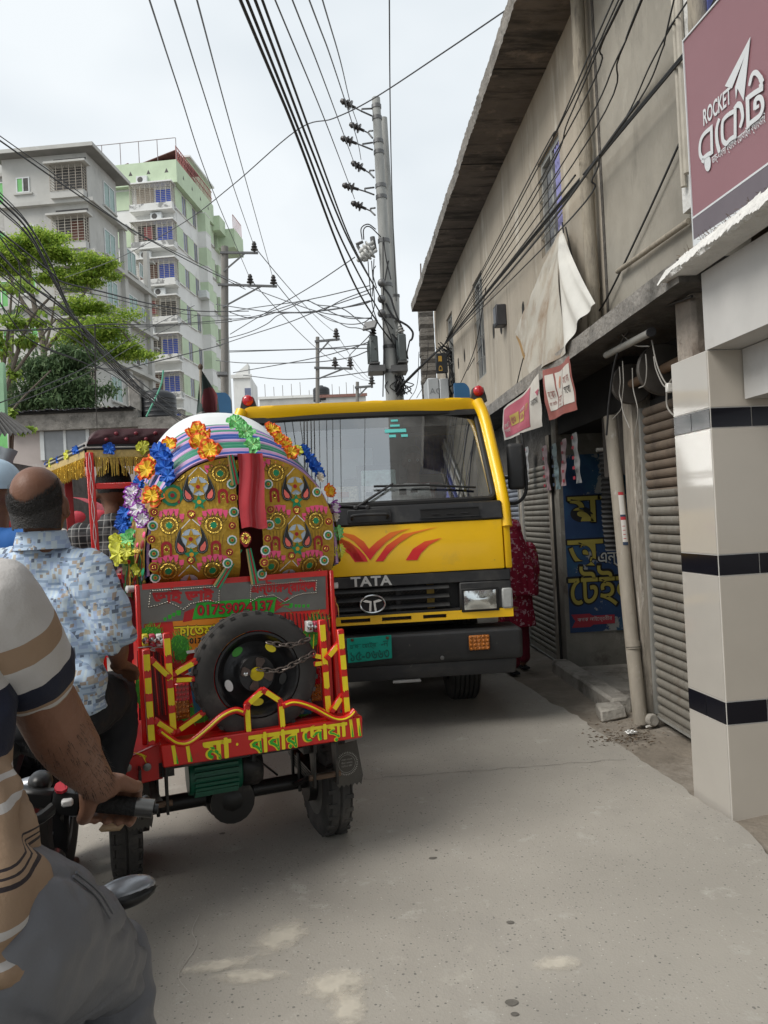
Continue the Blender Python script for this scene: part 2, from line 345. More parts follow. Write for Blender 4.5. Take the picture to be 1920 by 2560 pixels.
b.box2((WX, FAR, 0), (6, FAR+.2, 5.42), PLAST)
b.box2((5.8, 2.0, 0), (6, FAR, 5.42), PLAST)
b.build('wall', bl, True)
b = MB(); wall_with_holes(b, WX+.003, (3.9, 5.40), 2.66, 6.2, [], CEM); b.build('rendered_wall', bl, True)
b = MB(); b.box2((WX-.004, 5.40, 2.66), (WX+.1, 5.44, 5.36), DARKC); b.build('wall_seam', bl, True)
b = MB()  # roof slab with rough edge
def eave(u, v_):
    y = 4.0+10.55*v_; return y
N = 420
vs = []; e0 = 1.52
for i in range(N+1):
    y = 3.6 + (14.45-3.6)*i/N; j = .016*noise.noise(V((y*1.3, 0, 0)))+.010*noise.fractal(V((y*11, 3, 0)), .6, 2, 5)
    x = e0 + .03*(y-9)/9 + j
    vs += [(x+.015, y, 5.37+.01*noise.noise(V((y*3, 9, 0)))), (x, y, 5.50+.016*noise.noise(V((y*9, 1, 4)))), (6, y, 5.50), (6, y, 5.37)]
fs = [(4*i+k, 4*i+4+k, 4*i+4+(k+1) % 4, 4*i+(k+1) % 4) for i in range(N) for k in (1, 2)]
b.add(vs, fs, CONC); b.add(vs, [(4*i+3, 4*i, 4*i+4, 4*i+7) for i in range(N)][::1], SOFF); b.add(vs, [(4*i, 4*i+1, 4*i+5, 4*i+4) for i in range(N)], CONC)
b.add(vs, [(0, 1, 2, 3), (4*N+3, 4*N+2, 4*N+1, 4*N)], CONC)
for y in (6.6, 8.4, 10.3, 12.2): b.box2((1.53, y, 5.366), (WX+.05, y+.02, 5.372), BLACK)
b.build('roof_eave', bl, True)
BARM = mat('rusty_bar', (.10, .07, .05), .8)
b = MB()
for y, x in ((14.1, 1.7), (13.6, 1.64), (11.5, 1.9)): b.tube([(x, y, 5.48), (x+.02, y, 6.0)], .012, BARM, 6)
b.build('reinforcing_bars', bl, True)
FRM = mat('grey_window_frame', (.36, .36, .34), .5, metal=.5)
for k, (y0, y1, z0, z1) in enumerate(wins):
    f = MB(); x = WX+.03
    for a in (y0+.03, (y0+y1)/2, y1-.03): f.box2((x, a-.022, z0), (x+.04, a+.022, z1), FRM)
    for a in (z0+.025, z1-.025): f.box2((x+.003, y0, a-.025), (x+.038, y1, a+.025), FRM)
    for q in range(1, 5):
        zz = z0+(z1-z0)*q/5; f.tube([(x-.02, y0, zz), (x-.02, y1, zz)], .006, FRM, 5)
    wn = f.build('window', bl, True)
    g = MB(); g.box2((x+.045, y0, z0), (x+.055, y1, z1), GLASSD); g.build('pane', wn, True)
    if k == 0:
        c = MB(); CURT = mat('lilac_curtain', (.24, .24, .46), .9, var=.2)
        c.grid(lambda u, v_: (x+.02+.012*sin(u*26), y0+.03+.26*u, z0+.05+(z1-z0-.1)*v_), 24, 4, CURT); c.build('curtain', wn, True)
b = MB()   # shadowy recesses knocked in the plaster
for (px, py, w_, h_) in ((1130, 672, .05, .17), (1082, 700, .07, .2), (1066, 715, .05, .16), (1045, 750, .05, .2), (1003, 768, .05, .17), (990, 785, .05, .15), (978, 810, .05, .1)):
    c = atX(px, py, WX-.004); pts = []
    for i in range(14):
        t = 2*pi*i/14; pts.append(V((WX-.004, c.y+w_*cos(t)*(1+.35*noise.noise(V((t, px, 0)))), c.z+h_*.6*sin(t)*(1+.3*noise.noise(V((t*2, py, 0)))))))
    b.add([p for p in pts]+[p+V((.03, 0, 0)) for p in pts], [tuple(range(14))], BLACK)
b.build('broken_plaster_holes', bl, True)
# ---- canopy ledge above the shops
b = MB(); N = 90; vs = []
for i in range(N+1):
    y = 3.55+(10.9-3.55)*i/N; j = .012*noise.noise(V((y*6, 0, 7)))+.010*noise.noise(V((y*21, 3, 2)))
    vs += [(1.655+j*1.6, y, 2.545+j*.8), (1.65+j, y, 2.655+j), (WX+.02, y, 2.67), (WX+.5, y, 2.545)]
b.add(vs, [(4*i+1, 4*i+5, 4*i+6, 4*i+2) for i in range(N)], CONC, True); b.add(vs, [(4*i, 4*i+4, 4*i+5, 4*i+1) for i in range(N)], CONC, True)
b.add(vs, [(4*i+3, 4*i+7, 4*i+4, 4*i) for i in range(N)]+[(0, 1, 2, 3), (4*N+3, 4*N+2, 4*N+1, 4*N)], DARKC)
b.build('canopy_ledge', bl, True)
# ---- shop front below
b = MB()
b.box2((WX+.003, 8.36, 0), (WX+.12, 8.48, 2.5), WOODW); b.build('door_post', bl, True)
b = MB(); b.box2((WX-.03, 7.08, 0), (WX+.11, 7.17, 2.2), WOODW, bev=.008); b.build('door_post', bl, True)
b = MB(); b.box2((WX-.01, 5.08, 0), (WX+.14, 5.24, 2.34), WOODW, bev=.01); b.build('door_post', bl, True)
b = MB()
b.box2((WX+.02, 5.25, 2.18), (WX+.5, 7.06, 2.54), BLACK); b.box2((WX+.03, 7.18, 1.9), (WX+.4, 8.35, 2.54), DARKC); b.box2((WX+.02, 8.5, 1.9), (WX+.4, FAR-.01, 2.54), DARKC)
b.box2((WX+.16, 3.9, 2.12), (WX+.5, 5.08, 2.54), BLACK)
b.box2((WX-.02, 5.27, 1.72), (WX+.02, 5.62, 2.16), mat('dark_timber', (.06, .052, .045), .8, var=.3, vs=8, stretch=(1, 5, 1)))
b.build('lintel', bl, True)
b = MB()   # alcove
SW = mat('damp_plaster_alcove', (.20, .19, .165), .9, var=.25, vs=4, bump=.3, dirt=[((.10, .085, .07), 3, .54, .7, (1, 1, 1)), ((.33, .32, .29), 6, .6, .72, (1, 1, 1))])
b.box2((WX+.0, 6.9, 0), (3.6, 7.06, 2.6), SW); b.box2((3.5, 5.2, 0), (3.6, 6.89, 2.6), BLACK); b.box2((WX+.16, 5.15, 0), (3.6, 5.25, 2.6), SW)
b.box2((WX-.02, 7.062, .02), (WX+.01, 7.078, 2.2), BLACK)
b.build('alcove_wall', bl, True)
b = MB(); STEP = mat('worn_step_concrete', (.32, .30, .265), .92, var=.18, vs=5, bump=.5, bs=30, dirt=[((.15, .135, .115), 4, .5, .68, (1, 1, 1))])
b.box2((WX-.13, 5.42, -.02), (WX+.03, 6.99, .125), STEP, bev=.02); b.box2((WX+.03, 5.3, -.02), (3.5, 6.9, .06), STEP); b.build('step', bl, True)
# roller shutters: ribbed curtains of rounded slats
def shutter(y0, y1, z0, z1, x, m, parent, pitch=.060, mtop=None):
    nz = int((z1-z0)/pitch); b = MB(); prof = []
    for i in range(nz):
        z = z1-(i+1)*pitch
        prof += [(x+.028, z+pitch), (x+.028, z+pitch*.87)]; prof += [(x-.017*abs(sin(pi*(.12+.88*q/5)))**.7, z+pitch*(.88-.88*q/5)) for q in range(6)]
    vs = []
    for (xx, z) in prof: vs += [(xx+.003*noise.noise(V((y0, z, 2))), y0, z), (xx+.003*noise.noise(V((y1, z, 7))), y1, z)]
    k = len(prof); cut = z1-.55
    for i in range(k-1):
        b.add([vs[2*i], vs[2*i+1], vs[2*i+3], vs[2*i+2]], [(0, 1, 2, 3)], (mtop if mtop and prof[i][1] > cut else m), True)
    o = b.build('roller_shutter', parent, True, angle=60)
    bb = MB(); bb.box2((x-.02, y0, z0-.01), (x+.01, y1, z1-nz*pitch-.004), m); bb.box2((x-.03, y0, z0-.02), (x+.012, y1, z0-.011), FRM); bb.build('bottom_rail', o, True)
    for yy in (y0-.035, y1+.005): g = MB(); g.box2((x-.03, yy, z0), (x+.03, yy+.03, z1), FRM); g.build('guide_rail', o, True)
    return o
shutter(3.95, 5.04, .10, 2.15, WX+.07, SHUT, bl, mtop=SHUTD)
shutter(7.21, 8.32, .06, 1.95, WX+.03, SHUT, bl, .056)
shutter(8.53, 9.9, .06, 1.95, WX+.03, mat('blue_grey_shutter', (.22, .24, .28), .5, metal=.2, var=.2, vs=4, dirt=[((.14, .12, .1), 3, .55, .7, (1, 3, 1))]), bl, .056)
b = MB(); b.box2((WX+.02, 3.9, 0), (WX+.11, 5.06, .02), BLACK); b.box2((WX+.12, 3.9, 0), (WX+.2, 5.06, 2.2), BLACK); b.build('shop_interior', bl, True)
DRUM = mat('oily_drum_steel', (.09, .08, .07), .5, metal=.4, var=.3)
for y, r in ((4.52, .15), (5.02, .13)):
    b = MB(); b.lathe([(0, -.02), (r, -.02), (r+.006, -.01), (r+.006, .01), (r, .02), (0, .02)], DRUM, look_frame((WX-.02, y, 2.31), (0, 1, 0)), 28)
    b.build('roller_drum', bl, True)
b = MB(); b.tube([(WX-.02, 3.9, 2.31), (WX-.02, 5.15, 2.31)], .03, mat('rusty_axle', (.16, .10, .06), .8, var=.3), 10); b.build('roller_axle', bl, True)
# ---------------------------------------------------------------- things on / near the building
BAM = mat('weathered_bamboo', (.30, .265, .21), .8, var=.25, vs=6, stretch=(8, 8, 1.2), bump=.4, bs=30, dirt=[((.15, .13, .11), 4, .55, .7, (6, 6, 1))])
def bamboo(a, c, r, label, name='bamboo_pole'):
    a, c = V(a), V(c); d = c-a; pts = []; rs = []; n = max(10, int(d.length/.035)); nodes = [.13+.33*k for k in range(20)]
    side = d.orthogonal().normalized()
    for i in range(n+1):
        s_ = i/n*d.length; k = 1+.10*max([0]+[1-abs(s_-q)/.03 for q in nodes if abs(s_-q) < .03]); pts.append(a+d*(i/n)+side*.01*noise.noise(V((s_*1.5, r*90, 0)))); rs.append(r*k)
    b = MB(); b.tube(pts, rs, BAM, 14); return tag(b.build(name), label, 'bamboo pole')
bamboo((1.93, 5.52, 2.66), (1.92, 5.50, 5.36), .05, 'tall grey bamboo pole standing on the shop ledge against the plaster wall')
bq = atX(1509, 50, 1.90); bamboo((1.90, bq.y, 2.76), (1.90, bq.y+.01, 5.2), .045, 'grey bamboo pole rising behind the maroon billboard')
bamboo(atX(1335, 585, 1.97), atX(1487, 478, 1.97), .016, 'thin horizontal bamboo stick fixed across the cement wall', 'bamboo_stick')
b = MB(); WHT = mat('flaking_white_paint', (.62, .62, .60), .9, var=.15, vs=5, bump=.4, dirt=[((.32, .3, .27), 4, .57, .7, (1, 1, .6))])
yA, yB = atX(1490, 200, 1.955).y, atX(1456, 100, 1.955).y; b.box2((WX-.045, yA-.1, 3.08), (WX+.01, yB, 6.1), WHT)
OLDP = mat('old_cream_conduit', (.42, .39, .33), .7, var=.2, vs=5)
b.tube([(WX-.066, yA+.03, 3.25), (WX-.066, yA+.03, 6)], .020, OLDP); b.tube([(WX-.066, yA+.08, 3.2), (WX-.066, yA+.08, 6)], .016, OLDP)
tag(b.build('pilaster'), 'narrow white painted pilaster with cream conduits beside the maroon billboard', 'pilaster')
# leaning drain pipe
PIPE = mat('mud_stained_pipe', (.28, .25, .205), .7, var=.2, vs=4, stretch=(3, 3, 1), dirt=[((.19, .16, .13), 4, .56, .7, (3, 3, .8)), ((.40, .37, .33), 6, .6, .7, (3, 3, 1))])
pp = thing('drain_pipe', 'fat grey drain pipe leaning against the door post, bits of election sticker on it', 'drain pipe', (1.96, 5.2, 0))
pa, pb = atX(1383, 1548, 1.93), atX(1318, 900, 1.95)
b = MB(); b.tube(bez([pa+V((0, 0, -.05)), pa.lerp(pb, .3)+V((0, .012, 0)), pa.lerp(pb, .65), pb], 10), .047, PIPE, 18); b.build('pipe', pp, True)
b = MB(); cpt = pa.lerp(pb, .22); dd = (pb-pa).normalized(); b.tube([cpt, cpt+dd*.004], .0485, BLACK, 18); cpt = pa.lerp(pb, .24); b.tube([cpt-dd*.05, cpt], .0475, PIPE, 18); b.build('pipe_joint', pp, True)
STK = mat('sticker_white', (.62, .6, .56), .6); STR = mat('sticker_red', (.45, .04, .05), .6); STN = mat('sticker_navy', (.03, .05, .09), .6)
def on_pipe(t0, t1, m, a0=-.9, a1=.1, r=.0482):
    b = MB(); ax = dd; toc = V((-.62, -.78, 0)); toc = (toc-ax*toc.dot(ax)).normalized(); sd_ = ax.cross(toc)
    mid = lambda t: (bez([pa+V((0, 0, -.05)), pa.lerp(pb, .3)+V((0, .012, 0)), pa.lerp(pb, .65), pb], 10))[min(30, int(t*30))].lerp((bez([pa+V((0, 0, -.05)), pa.lerp(pb, .3)+V((0, .012, 0)), pa.lerp(pb, .65), pb], 10))[min(30, int(t*30)+1)], t*30-int(t*30))
    b.grid(lambda u, v_: mid(t0+(t1-t0)*v_)+(toc*cos(a0+(a1-a0)*u)+sd_*sin(a0+(a1-a0)*u))*r, 8, 4, m); return b
st = on_pipe(.58, .66, STK, .35, 1.15)
for t0, t1, m in ((.655, .665, STR), (.575, .585, STN)):
    q = on_pipe(t0, t1, m, .35, 1.15, .0486); st.add(q.v, q.f, m)
for k in range(4):
    q = on_pipe(.595+.013*k, .597+.013*k, STR, .5, .9, .0486); st.add(q.v, q.f, STR)
st.build('sticker', pp, True)
st = on_pipe(.67, .74, STK, .35, 1.15)
for t0, t1, m in ((.735, .745, STR), (.665, .672, STN)):
    q = on_pipe(t0, t1, m, .35, 1.15, .0486); st.add(q.v, q.f, m)
st.build('sticker', pp, True)
# broken slab and brick bat at pipe foot
b = MB(); b.hexa([V(p)+V((1.74, 5.32, 0)) for p in [(0, -.06, .0), (0, -.05, .085), (.03, .14, 0), (.02, .13, .10), (.20, -.03, .02), (.19, -.02, .10), (.20, .09, .02), (.19, .08, .11)]], STEP, bev=.012)
tag(b.build('concrete_slab'), 'broken grey concrete slab lying against the foot of the drain pipe', 'rubble')
b = MB(); b.lathe([(0, -.03), (.035, -.03), (.042, -.02), (.042, .02), (.035, .03), (0, .03)], STEP, look_frame((1.99, 5.0, .075), (.3, -1, .2)), 14)
tag(b.build('pipe_stub'), 'short capped pipe stub on the ground beside the roller shutter', 'pipe')
LIT = mat('litter_foil', (.6, .6, .58), .35, metal=.4, var=.3)
b = MB(); c = atZ(1365, 1582, .03)
for k in range(16): b.ball((c.x+rnd.uniform(-.03, .03), c.y+rnd.uniform(-.025, .025), .028+rnd.uniform(0, .015)), (.014, .01, .006), LIT, seg=6, ring=4, smooth=False)
tag(b.build('crumpled_wrapper'), 'crumpled silver wrapper lying in the dirt beside the drain pipe', 'litter')
b = MB(); c = atZ(1402, 1573, .03); b.tube([c+V((-.02, -.006, .012)), c+V((.022, .008, .012))], .008, STK, 8)
tag(b.build('paper_roll'), 'small white paper roll on the dirt under the right shutter', 'litter')
TWIG = mat('dry_leaf_litter', (.12, .085, .055), .9, var=.4, vs=20)
b = MB()
for k in range(260):
    c = atZ(rnd.gauss(1345, 38), rnd.gauss(1590, 14), .026); a = rnd.uniform(0, pi); s_ = rnd.uniform(.006, .02)
    b.add([c+V((s_*cos(a), s_*sin(a), .004)), c+V((-s_*.3*sin(a), s_*.3*cos(a), .01)), c+V((-s_*cos(a), -s_*sin(a), .003)), c+V((s_*.3*sin(a), -s_*.3*cos(a), .006))], [(0, 1, 2, 3)], TWIG)
tag(b.build('leaf_litter'), 'dry leaf litter and dust around the drain pipe foot', 'litter', kind='stuff')
# tarpaulin hung from the window
TARP = mat('dirty_white_tarpaulin', (.42, .40, .35), .75, var=.14, vs=3, bump=.25, bs=9, dirt=[((.22, .155, .10), 1.9, .47, .66, (1, 1, .8)), ((.34, .30, .24), 5, .55, .72, (1, 1, .6))])
TARPI = mat('tarpaulin_brown_lining', (.26, .155, .05), .7, var=.25, vs=8)
ap = atX(1213, 488, 1.93)
tp = thing('tarpaulin', 'dirty white tarpaulin sheet hung like a tent from the upper window to the ledge', 'tarpaulin', (1.8, 6.6, 2.7))
La, Lb, Mb, Rb = atX(1117, 718, 1.80), atX(1147, 812, 1.66), atX(1222, 762, 1.63), atX(1292, 655, 1.72)
M1 = atX(1214, 735, 1.72)
def t1(u, v_):
    top = ap + V((0, .02*(1-u), 0)); bt = (La.lerp(Lb, min(1, u*2.2)) if u < .45 else Lb.lerp(Mb, (u-.45)/.55)); p = top.lerp(bt, v_)
    return p + V((-.05*sin(v_*pi)*(.4+u*.5)+.018*sin(u*17+v_*5)*v_, 0, .015*noise.noise(V((u*4, v_*4, 0)))))
b = MB(); b.grid(t1, 30, 24, TARP); b.build('left_fold', tp, True)
def t2(u, v_):
    bt = Mb.lerp(Rb, u)+V((0, 0, .05*sin(u*pi))); p = (ap+V((0, -.02*u, 0))).lerp(bt, v_)
    return p + V((-.07*sin(v_*pi)*sin(u*pi*.9)-.014*sin(u*15)*v_-.01, 0, .01*noise.noise(V((u*5, v_*3, 4)))))
b = MB(); b.grid(t2, 30, 24, mat('paler_tarpaulin', (.55, .54, .50), .7, var=.12, vs=3, bump=.2, bs=9, dirt=[((.32, .26, .19), 2.2, .57, .72, (1, 1, .4))])); b.build('right_fold', tp, True)
b = MB(); q0 = atX(1117, 722, 1.79); q1 = atX(1152, 808, 1.66)
b.grid(lambda u, v_: q0.lerp(q1, v_)+V((.005*sin(v_*9), .10*u*(1-.4*v_)*(.5+.5*v_), -.015*u)), 6, 12, TARPI); b.build('brown_border', tp, True)
# blue tailor sign on alcove wall (faces the camera)
SGB = mat('faded_blue_vinyl', (.02, .05, .13), .55, var=.25, vs=3, dirt=[((.03, .12, .19), 1.3, .5, .7, (1, 1, 1)), ((.27, .28, .27), 3.4, .565, .59, (1, 1, 1))])
SGY = mat('faded_yellow_ink', (.33, .28, .06), .6, var=.15); SGK = mat('black_ink', (.012, .012, .014), .6); SGW = mat('white_ink', (.45, .46, .45), .6); SGR = mat('red_ink', (.34, .03, .05), .6)
sg = thing('sign', 'torn blue tailor shop sign with yellow Bengali lettering inside the alcove', 'sign', (2.3, 6.88, .4))
b = MB(); SY = 6.893; c0 = atY(1218, 1368, SY); z1 = atY(1198, 1020, SY).z+.15
b.box2((2.035, SY-.006, c0.z), (2.62, SY, z1), SGB); b.build('panel', sg, True)
FM = lambda x, z, d=.008: frame((1, 0, 0), (0, 0, 1), (0, -1, 0), (x, SY-d, z))
def sgtext(body, p, h, m, outline=True, fit=None):
    b = MB(); q = atY(*p, SY)
    if outline: b.text(body, h*1.05, SGK, FM(q.x-.008, q.z-.006, .008), .045, fit and fit*1.04)
    b.text(body, h, m, FM(q.x, q.z, .010), .012, fit); return b
b = sgtext('মা', (1228, 1130), .26, SGY, fit=.42); b.build('lettering', sg, True)
b = sgtext('অ', (1228, 1232), .27, SGY, fit=.33); b.build('lettering', sg, True)
b = sgtext('এন্ড', (1292, 1225), .13, SGW, fit=.26); b.build('lettering', sg, True)
b = sgtext('েটইলা', (1230, 1313), .37, SGY, fit=.74); b.build('lettering', sg, True)
q = atY(1234, 1342, SY); b = MB()
b.poly([(0, -.06), (.035, 0), (0, .06), (.17, .06), (.20, .04), (.40, .04), (.40, -.04), (.20, -.04), (.17, -.06)], SGR, FM(q.x, q.z, .009)); b.text('কনক লাইেব্ররীর', .055, SGW, FM(q.x+.055, q.z-.018, .011), 0, .32); b.build('red_arrow', sg, True)
# rolled ribbed mat hanging in front of the sign
b = MB(); GRM = mat('grey_ribbed_mat', (.075, .075, .075), .7, var=.2); a0 = atY(1285, 975, 6.3); a1 = atY(1312, 1190, 6.3)
b.grid(lambda u, v_: (a0.x+.03+.10*u*1.3+.012*v_+.008*sin(v_*7), 6.30+.012*sin(v_*130)*1-.03*sin(u*pi), a0.z+(a1.z-a0.z)*v_), 6, 180, GRM)
b.tube([(a0.x+.01, 6.29, a0.z+.01), (a0.x+.19, 6.29, a0.z+.012)], .016, STK, 8)
tag(b.build('hanging_mat'), 'dark ribbed mat hanging over the blue tailor sign', 'mat')
# banners strung from the ledge
BPK = mat('sunfaded_pink_vinyl', (.42, .10, .14), .6, var=.1, vs=3, bump=.15, bs=6); BWH = mat('offwhite_vinyl', (.55, .52, .47), .6, var=.1, vs=4, bump=.15, bs=6); BYL = mat('yellow_vinyl', (.48, .36, .09), .6); BRN = mat('brown_red_vinyl', (.27, .09, .075), .65, var=.2, vs=4)
def banner(cor, name, label, deco):
    t = thing(name, label, 'banner', (cor[0]+cor[2])/2)
    TL, TR, BR, BL = cor
    def S(u, v_, d=0):
        p = TL.lerp(TR, u).lerp(BL.lerp(BR, u), v_); nrm = (TR-TL).cross(BL-TL).normalized()
        if nrm.dot(CAM-p) < 0: nrm = -nrm
        return p + nrm*(d+.014*sin(u*8+v_*3)+.008*noise.noise(V((u*5, v_*4, 1)))) + V((0, 0, -.02*sin(u*pi)*(1-v_)))
    deco(t, S); return t
def patch(S, u0, v0, u1, v1, m, d=.003, n=10):
    b = MB(); b.grid(lambda u, v_: S(u0+(u1-u0)*u, v0+(v1-v0)*v_, d), n, n, m); return b
def stext(S, body, u, v_, w_, h, m, d=.006, bold=0):
    vs, fs = text_geo(body, bold); x0 = min(p.x for p in vs); x1 = max(p.x for p in vs); y0 = min(p.y for p in vs); y1 = max(p.y for p in vs)
    b = MB(); b.add([S(u+(p.x-x0)/(x1-x0)*w_, v_+h*(1-(p.y-y0)/(y1-y0)), d) for p in vs], fs, m); return b
def d1(t, S):
    b = patch(S, 0, 0, 1, 1, BWH, 0, 24); b.build('cloth', t, True)
    b = patch(S, .04, .06, .78, .93, BPK, .003, 20); b.build('pink_print', t, True)
    b = patch(S, .22, .36, .43, .66, BYL, .006, 6); q = stext(S, '৫০', .24, .41, .10, .2, BPK, .009, .02); b.add(q.v, q.f, BPK); b.build('yellow_tag', t, True)
    b = patch(S, .47, .46, .62, .70, BYL, .006, 6); q = stext(S, '২৪৯', .49, .5, .11, .14, BPK, .009, .02); b.add(q.v, q.f, BPK); b.build('yellow_tag', t, True)
    b = stext(S, 'রবি', .07, .5, .12, .14, BWH); 
    for (s_, u, v_, w_, h) in (('সবাই', .06, .66, .13, .14), ('মিনিট', .47, .34, .15, .08), ('মেয়াদ', .66, .36, .09, .2)): q = stext(S, s_, u, v_, w_, h, BWH if u < .6 else BYL); b.add(q.v, q.f, q.mats[0])
    q = stext(S, 'নাম', .82, .4, .14, .12, SGK); b.add(q.v, q.f, SGK)
    q = MB(); q.add([S(.93, .30, .006), S(1, .28, .006), S(.97, .40, .006)], [(0, 1, 2)], BPK); b.add(q.v, q.f, BPK); b.build('lettering', t, True)
bz = 1.62
banner([atX(1088, 883, bz), atX(1167, 806, bz), atX(1168, 921, bz), atX(1090, 951, bz)], 'banner', 'pink and white vinyl banner with yellow price tags strung under the ledge', d1)
def d2(t, S):
    b = patch(S, 0, 0, 1, 1, BRN, 0, 20); b.build('cloth', t, True)
    b = MB()
    for u0, u1 in ((.10, .36), (.40, .68), (.71, .97)):
        q = patch(S, u0, .12, u1, .84, BWH, .003, 12); b.add(q.v, q.f, BWH, True)
    b.build('white_panel', t, True)
    b = stext(S, 'রকমারি', .43, .55, .22, .2, BRN)
    for (s_, u, v_, w_, h, m) in (('দোকান', .14, .45, .18, .16, BRN), ('মোবাইল', .13, .65, .2, .1, BRN), ('ফোন', .75, .3, .18, .14, BRN), ('সেবা', .76, .5, .16, .14, SGK), ('এখানে', .45, .77, .18, .05, BRN)): q = stext(S, s_, u, v_, w_, h, m); b.add(q.v, q.f, m)
    b.build('lettering', t, True)
    b = MB(); b.grid(lambda u, v_: S(.54+.05*cos(2*pi*u)*(.3+.7*v_), .34+.13*sin(2*pi*u)*(.3+.7*v_), .006), 16, 3, mat('faded_orange_vinyl', (.5, .22, .14), .6)); b.build('emblem', t, True)
banner([atX(1172, 800, bz), atX(1234, 768, bz), atX(1243, 885, bz), atX(1187, 908, bz)], 'banner', 'brown and white faded vinyl banner hanging nearer to the tarpaulin foot', d2)
# sachet strips
SAC = [mat('sachet_foil_%s' % c, col, .35, metal=.3, var=.35, vs=12) for c, col in (('silver', (.36, .37, .38)), ('pink', (.42, .28, .30)), ('teal', (.22, .32, .34)))]
for (px, py, h, k, lb) in ((1137, 965, .36, 0, 'silver sachet strip hanging nearest the truck mirror'), (1176, 962, .42, 1, 'pinkish sachet strip hanging next to the teal one'), (1196, 958, .41, 2, 'teal sachet strip in the middle of the hanging row'), (1217, 948, .40, 1, 'dusky pink sachet strip hanging right of the teal one'), (1240, 935, .41, 0, 'silver sachet strip with red print hanging closest to the drain pipe')):
    c = atX(px, py, 1.93); b = MB()
    b.grid(lambda u, v_: (c.x+.005*sin(v_*14+u*2)+.02*v_*sin(px), c.y-.065+.13*u+.008*sin(v_*3+px), c.z-h*v_), 4, 30, SAC[k])
    for q in range(5): b.add([(c.x-.018, c.y-.03+.0*q, c.z-h*(q+.3)/5), (c.x-.018, c.y+.03, c.z-h*(q+.3)/5), (c.x-.018, c.y+.03, c.z-h*(q+.62)/5), (c.x-.018, c.y-.03, c.z-h*(q+.62)/5)], [(0, 1, 2, 3)], SGR if k != 2 else STN)
    tag(b.build('sachet_strip'), lb, 'sachet strip', 'sachet strips hanging in front of the shops')
# tube light pipe and loose wires under the ledge
b = MB(); LP = mat('dusty_white_tube', (.33, .32, .29), .6, var=.2); a0, a1 = atX(1310, 767, 1.8), atX(1405, 718, 1.74)
b.tube([a0, a1], .022, LP, 12); b.tube([a1, a1+(a1-a0).normalized()*.02], .026, SGK, 12)
tag(b.build('tube_lamp'), 'dusty unlit tube lamp fixed under the concrete ledge', 'lamp')
WGY = mat('pale_wire_insulation', (.27, .255, .23), .6); WBK = mat('black_cable_insulation', (.02, .02, .021), .55, var=.2)
def wire(pts, r, m, label, cat='wire', name='loose_wire', group=None, n=6, k=8):
    b = MB(); b.tube(bez(pts, k), r, m, n); return tag(b.build(name), label, cat, group)
X5 = lambda pts, x: [atX(p[0], p[1], x) for p in pts]
for pts, r, m, lb in (
    ([(1338, 792), (1340, 825), (1338, 850), (1343, 880), (1324, 905)], .003, WGY, 'pale loose wire hanging from the tube lamp, curling left at its end'),
    ([(1345, 780), (1347, 830), (1344, 880), (1360, 925)], .003, WGY, 'pale loose wire hanging from the tube lamp, straight with a hooked end'),
    ([(1366, 795), (1368, 840), (1378, 890), (1370, 945)], .003, WGY, 'longest pale loose wire under the ledge, hanging lowest'),
    ([(1395, 765), (1397, 800), (1393, 830), (1380, 838)], .0035, WGY, 'short pale wire looping under the tube lamp end'),
    ([(1412, 770), (1418, 800), (1436, 835), (1452, 818)], .0035, WGY, 'pale wire bent down to the white plug'),
    ([(1408, 735), (1420, 790), (1440, 830), (1470, 850)], .004, WGY, 'pale wire running from the ledge to the tiled pillar top'),
    ([(1305, 700), (1340, 720), (1370, 745), (1402, 748)], .004, WGY, 'twisted pale wires tied under the ledge edge'),
    ([(1440, 845), (1442, 880), (1462, 900), (1490, 893)], .0045, WGY, 'pale wire sagging from the white plug to the pillar'),
    ([(1495, 640), (1380, 690), (1335, 760), (1318, 850), (1310, 940)], .007, WBK, 'thick black cable drooping off the ledge edge down past the shutters')):
    wire(X5(pts, 1.78), r, m, lb)
b = MB(); c = atX(1445, 838, 1.77); b.box((c.x, c.y, c.z), (.03, .03, .05), STK, bev=.005); tag(b.build('wire_plug'), 'small white plug dangling on a wire above the roller drums', 'plug')
# ================================================================ tiled corner building (nearest right)
TILE = mat('glossy_beige_tile', (.44, .40, .345), .14, var=.05, vs=2, spec=.5, dirt=[((.34, .30, .245), 1.6, .58, .85, (1, 1, .5))]); TILEL = mat('glossy_grey_beige_tile', (.43, .405, .365), .08, var=.05, vs=2, spec=.6, dirt=[((.33, .30, .25), 1.6, .60, .85, (1, 1, .5))]); TBLK = mat('glossy_black_tile', (.008, .008, .012), .12, var=.2, spec=.3); GROUT = mat('white_grout', (.62, .60, .56), .85)
WPA = mat('white_wall_paint', (.50, .49, .47), .8, var=.07, vs=4, dirt=[((.40, .38, .35), 2, .56, .75, (1, 1, 1))])
cb = thing('tiled_shop_pillar', 'beige tiled shop pillar with black tile bands and white beam above, nearest on the right', 'building', (1.9, 3.6, 0))
P0 = V((1.752, 3.50, 0)); ta = R(-4.0); dL = V((sin(ta), cos(ta), 0)); dR = V((cos(ta), -sin(ta), 0))
LW = .335; RW = 1.3
def zof(x, y): return at_plane(x, y, P0, dR.cross(V((0, 0, 1)))).z   # heights on the street-facing jamb
zt = 2.07
bands = [(atY(1527, 882, 3.5).z-.085, atY(1527, 882, 3.5).z), (atY(1546, 1200, 3.5).z-.105, atY(1546, 1200, 3.5).z), (atY(1565, 1520, 3.5).z-.105, atY(1565, 1520, 3.5).z)]
b1 = atY(1529, 881, 3.5).z; b2 = atY(1531, 925, 3.5).z; b3 = atY(1546, 1199, 3.5).z; b4 = atY(1548, 1245, 3.5).z; b5 = atY(1565, 1517, 3.5).z; b6 = atY(1569, 1567, 3.5).z
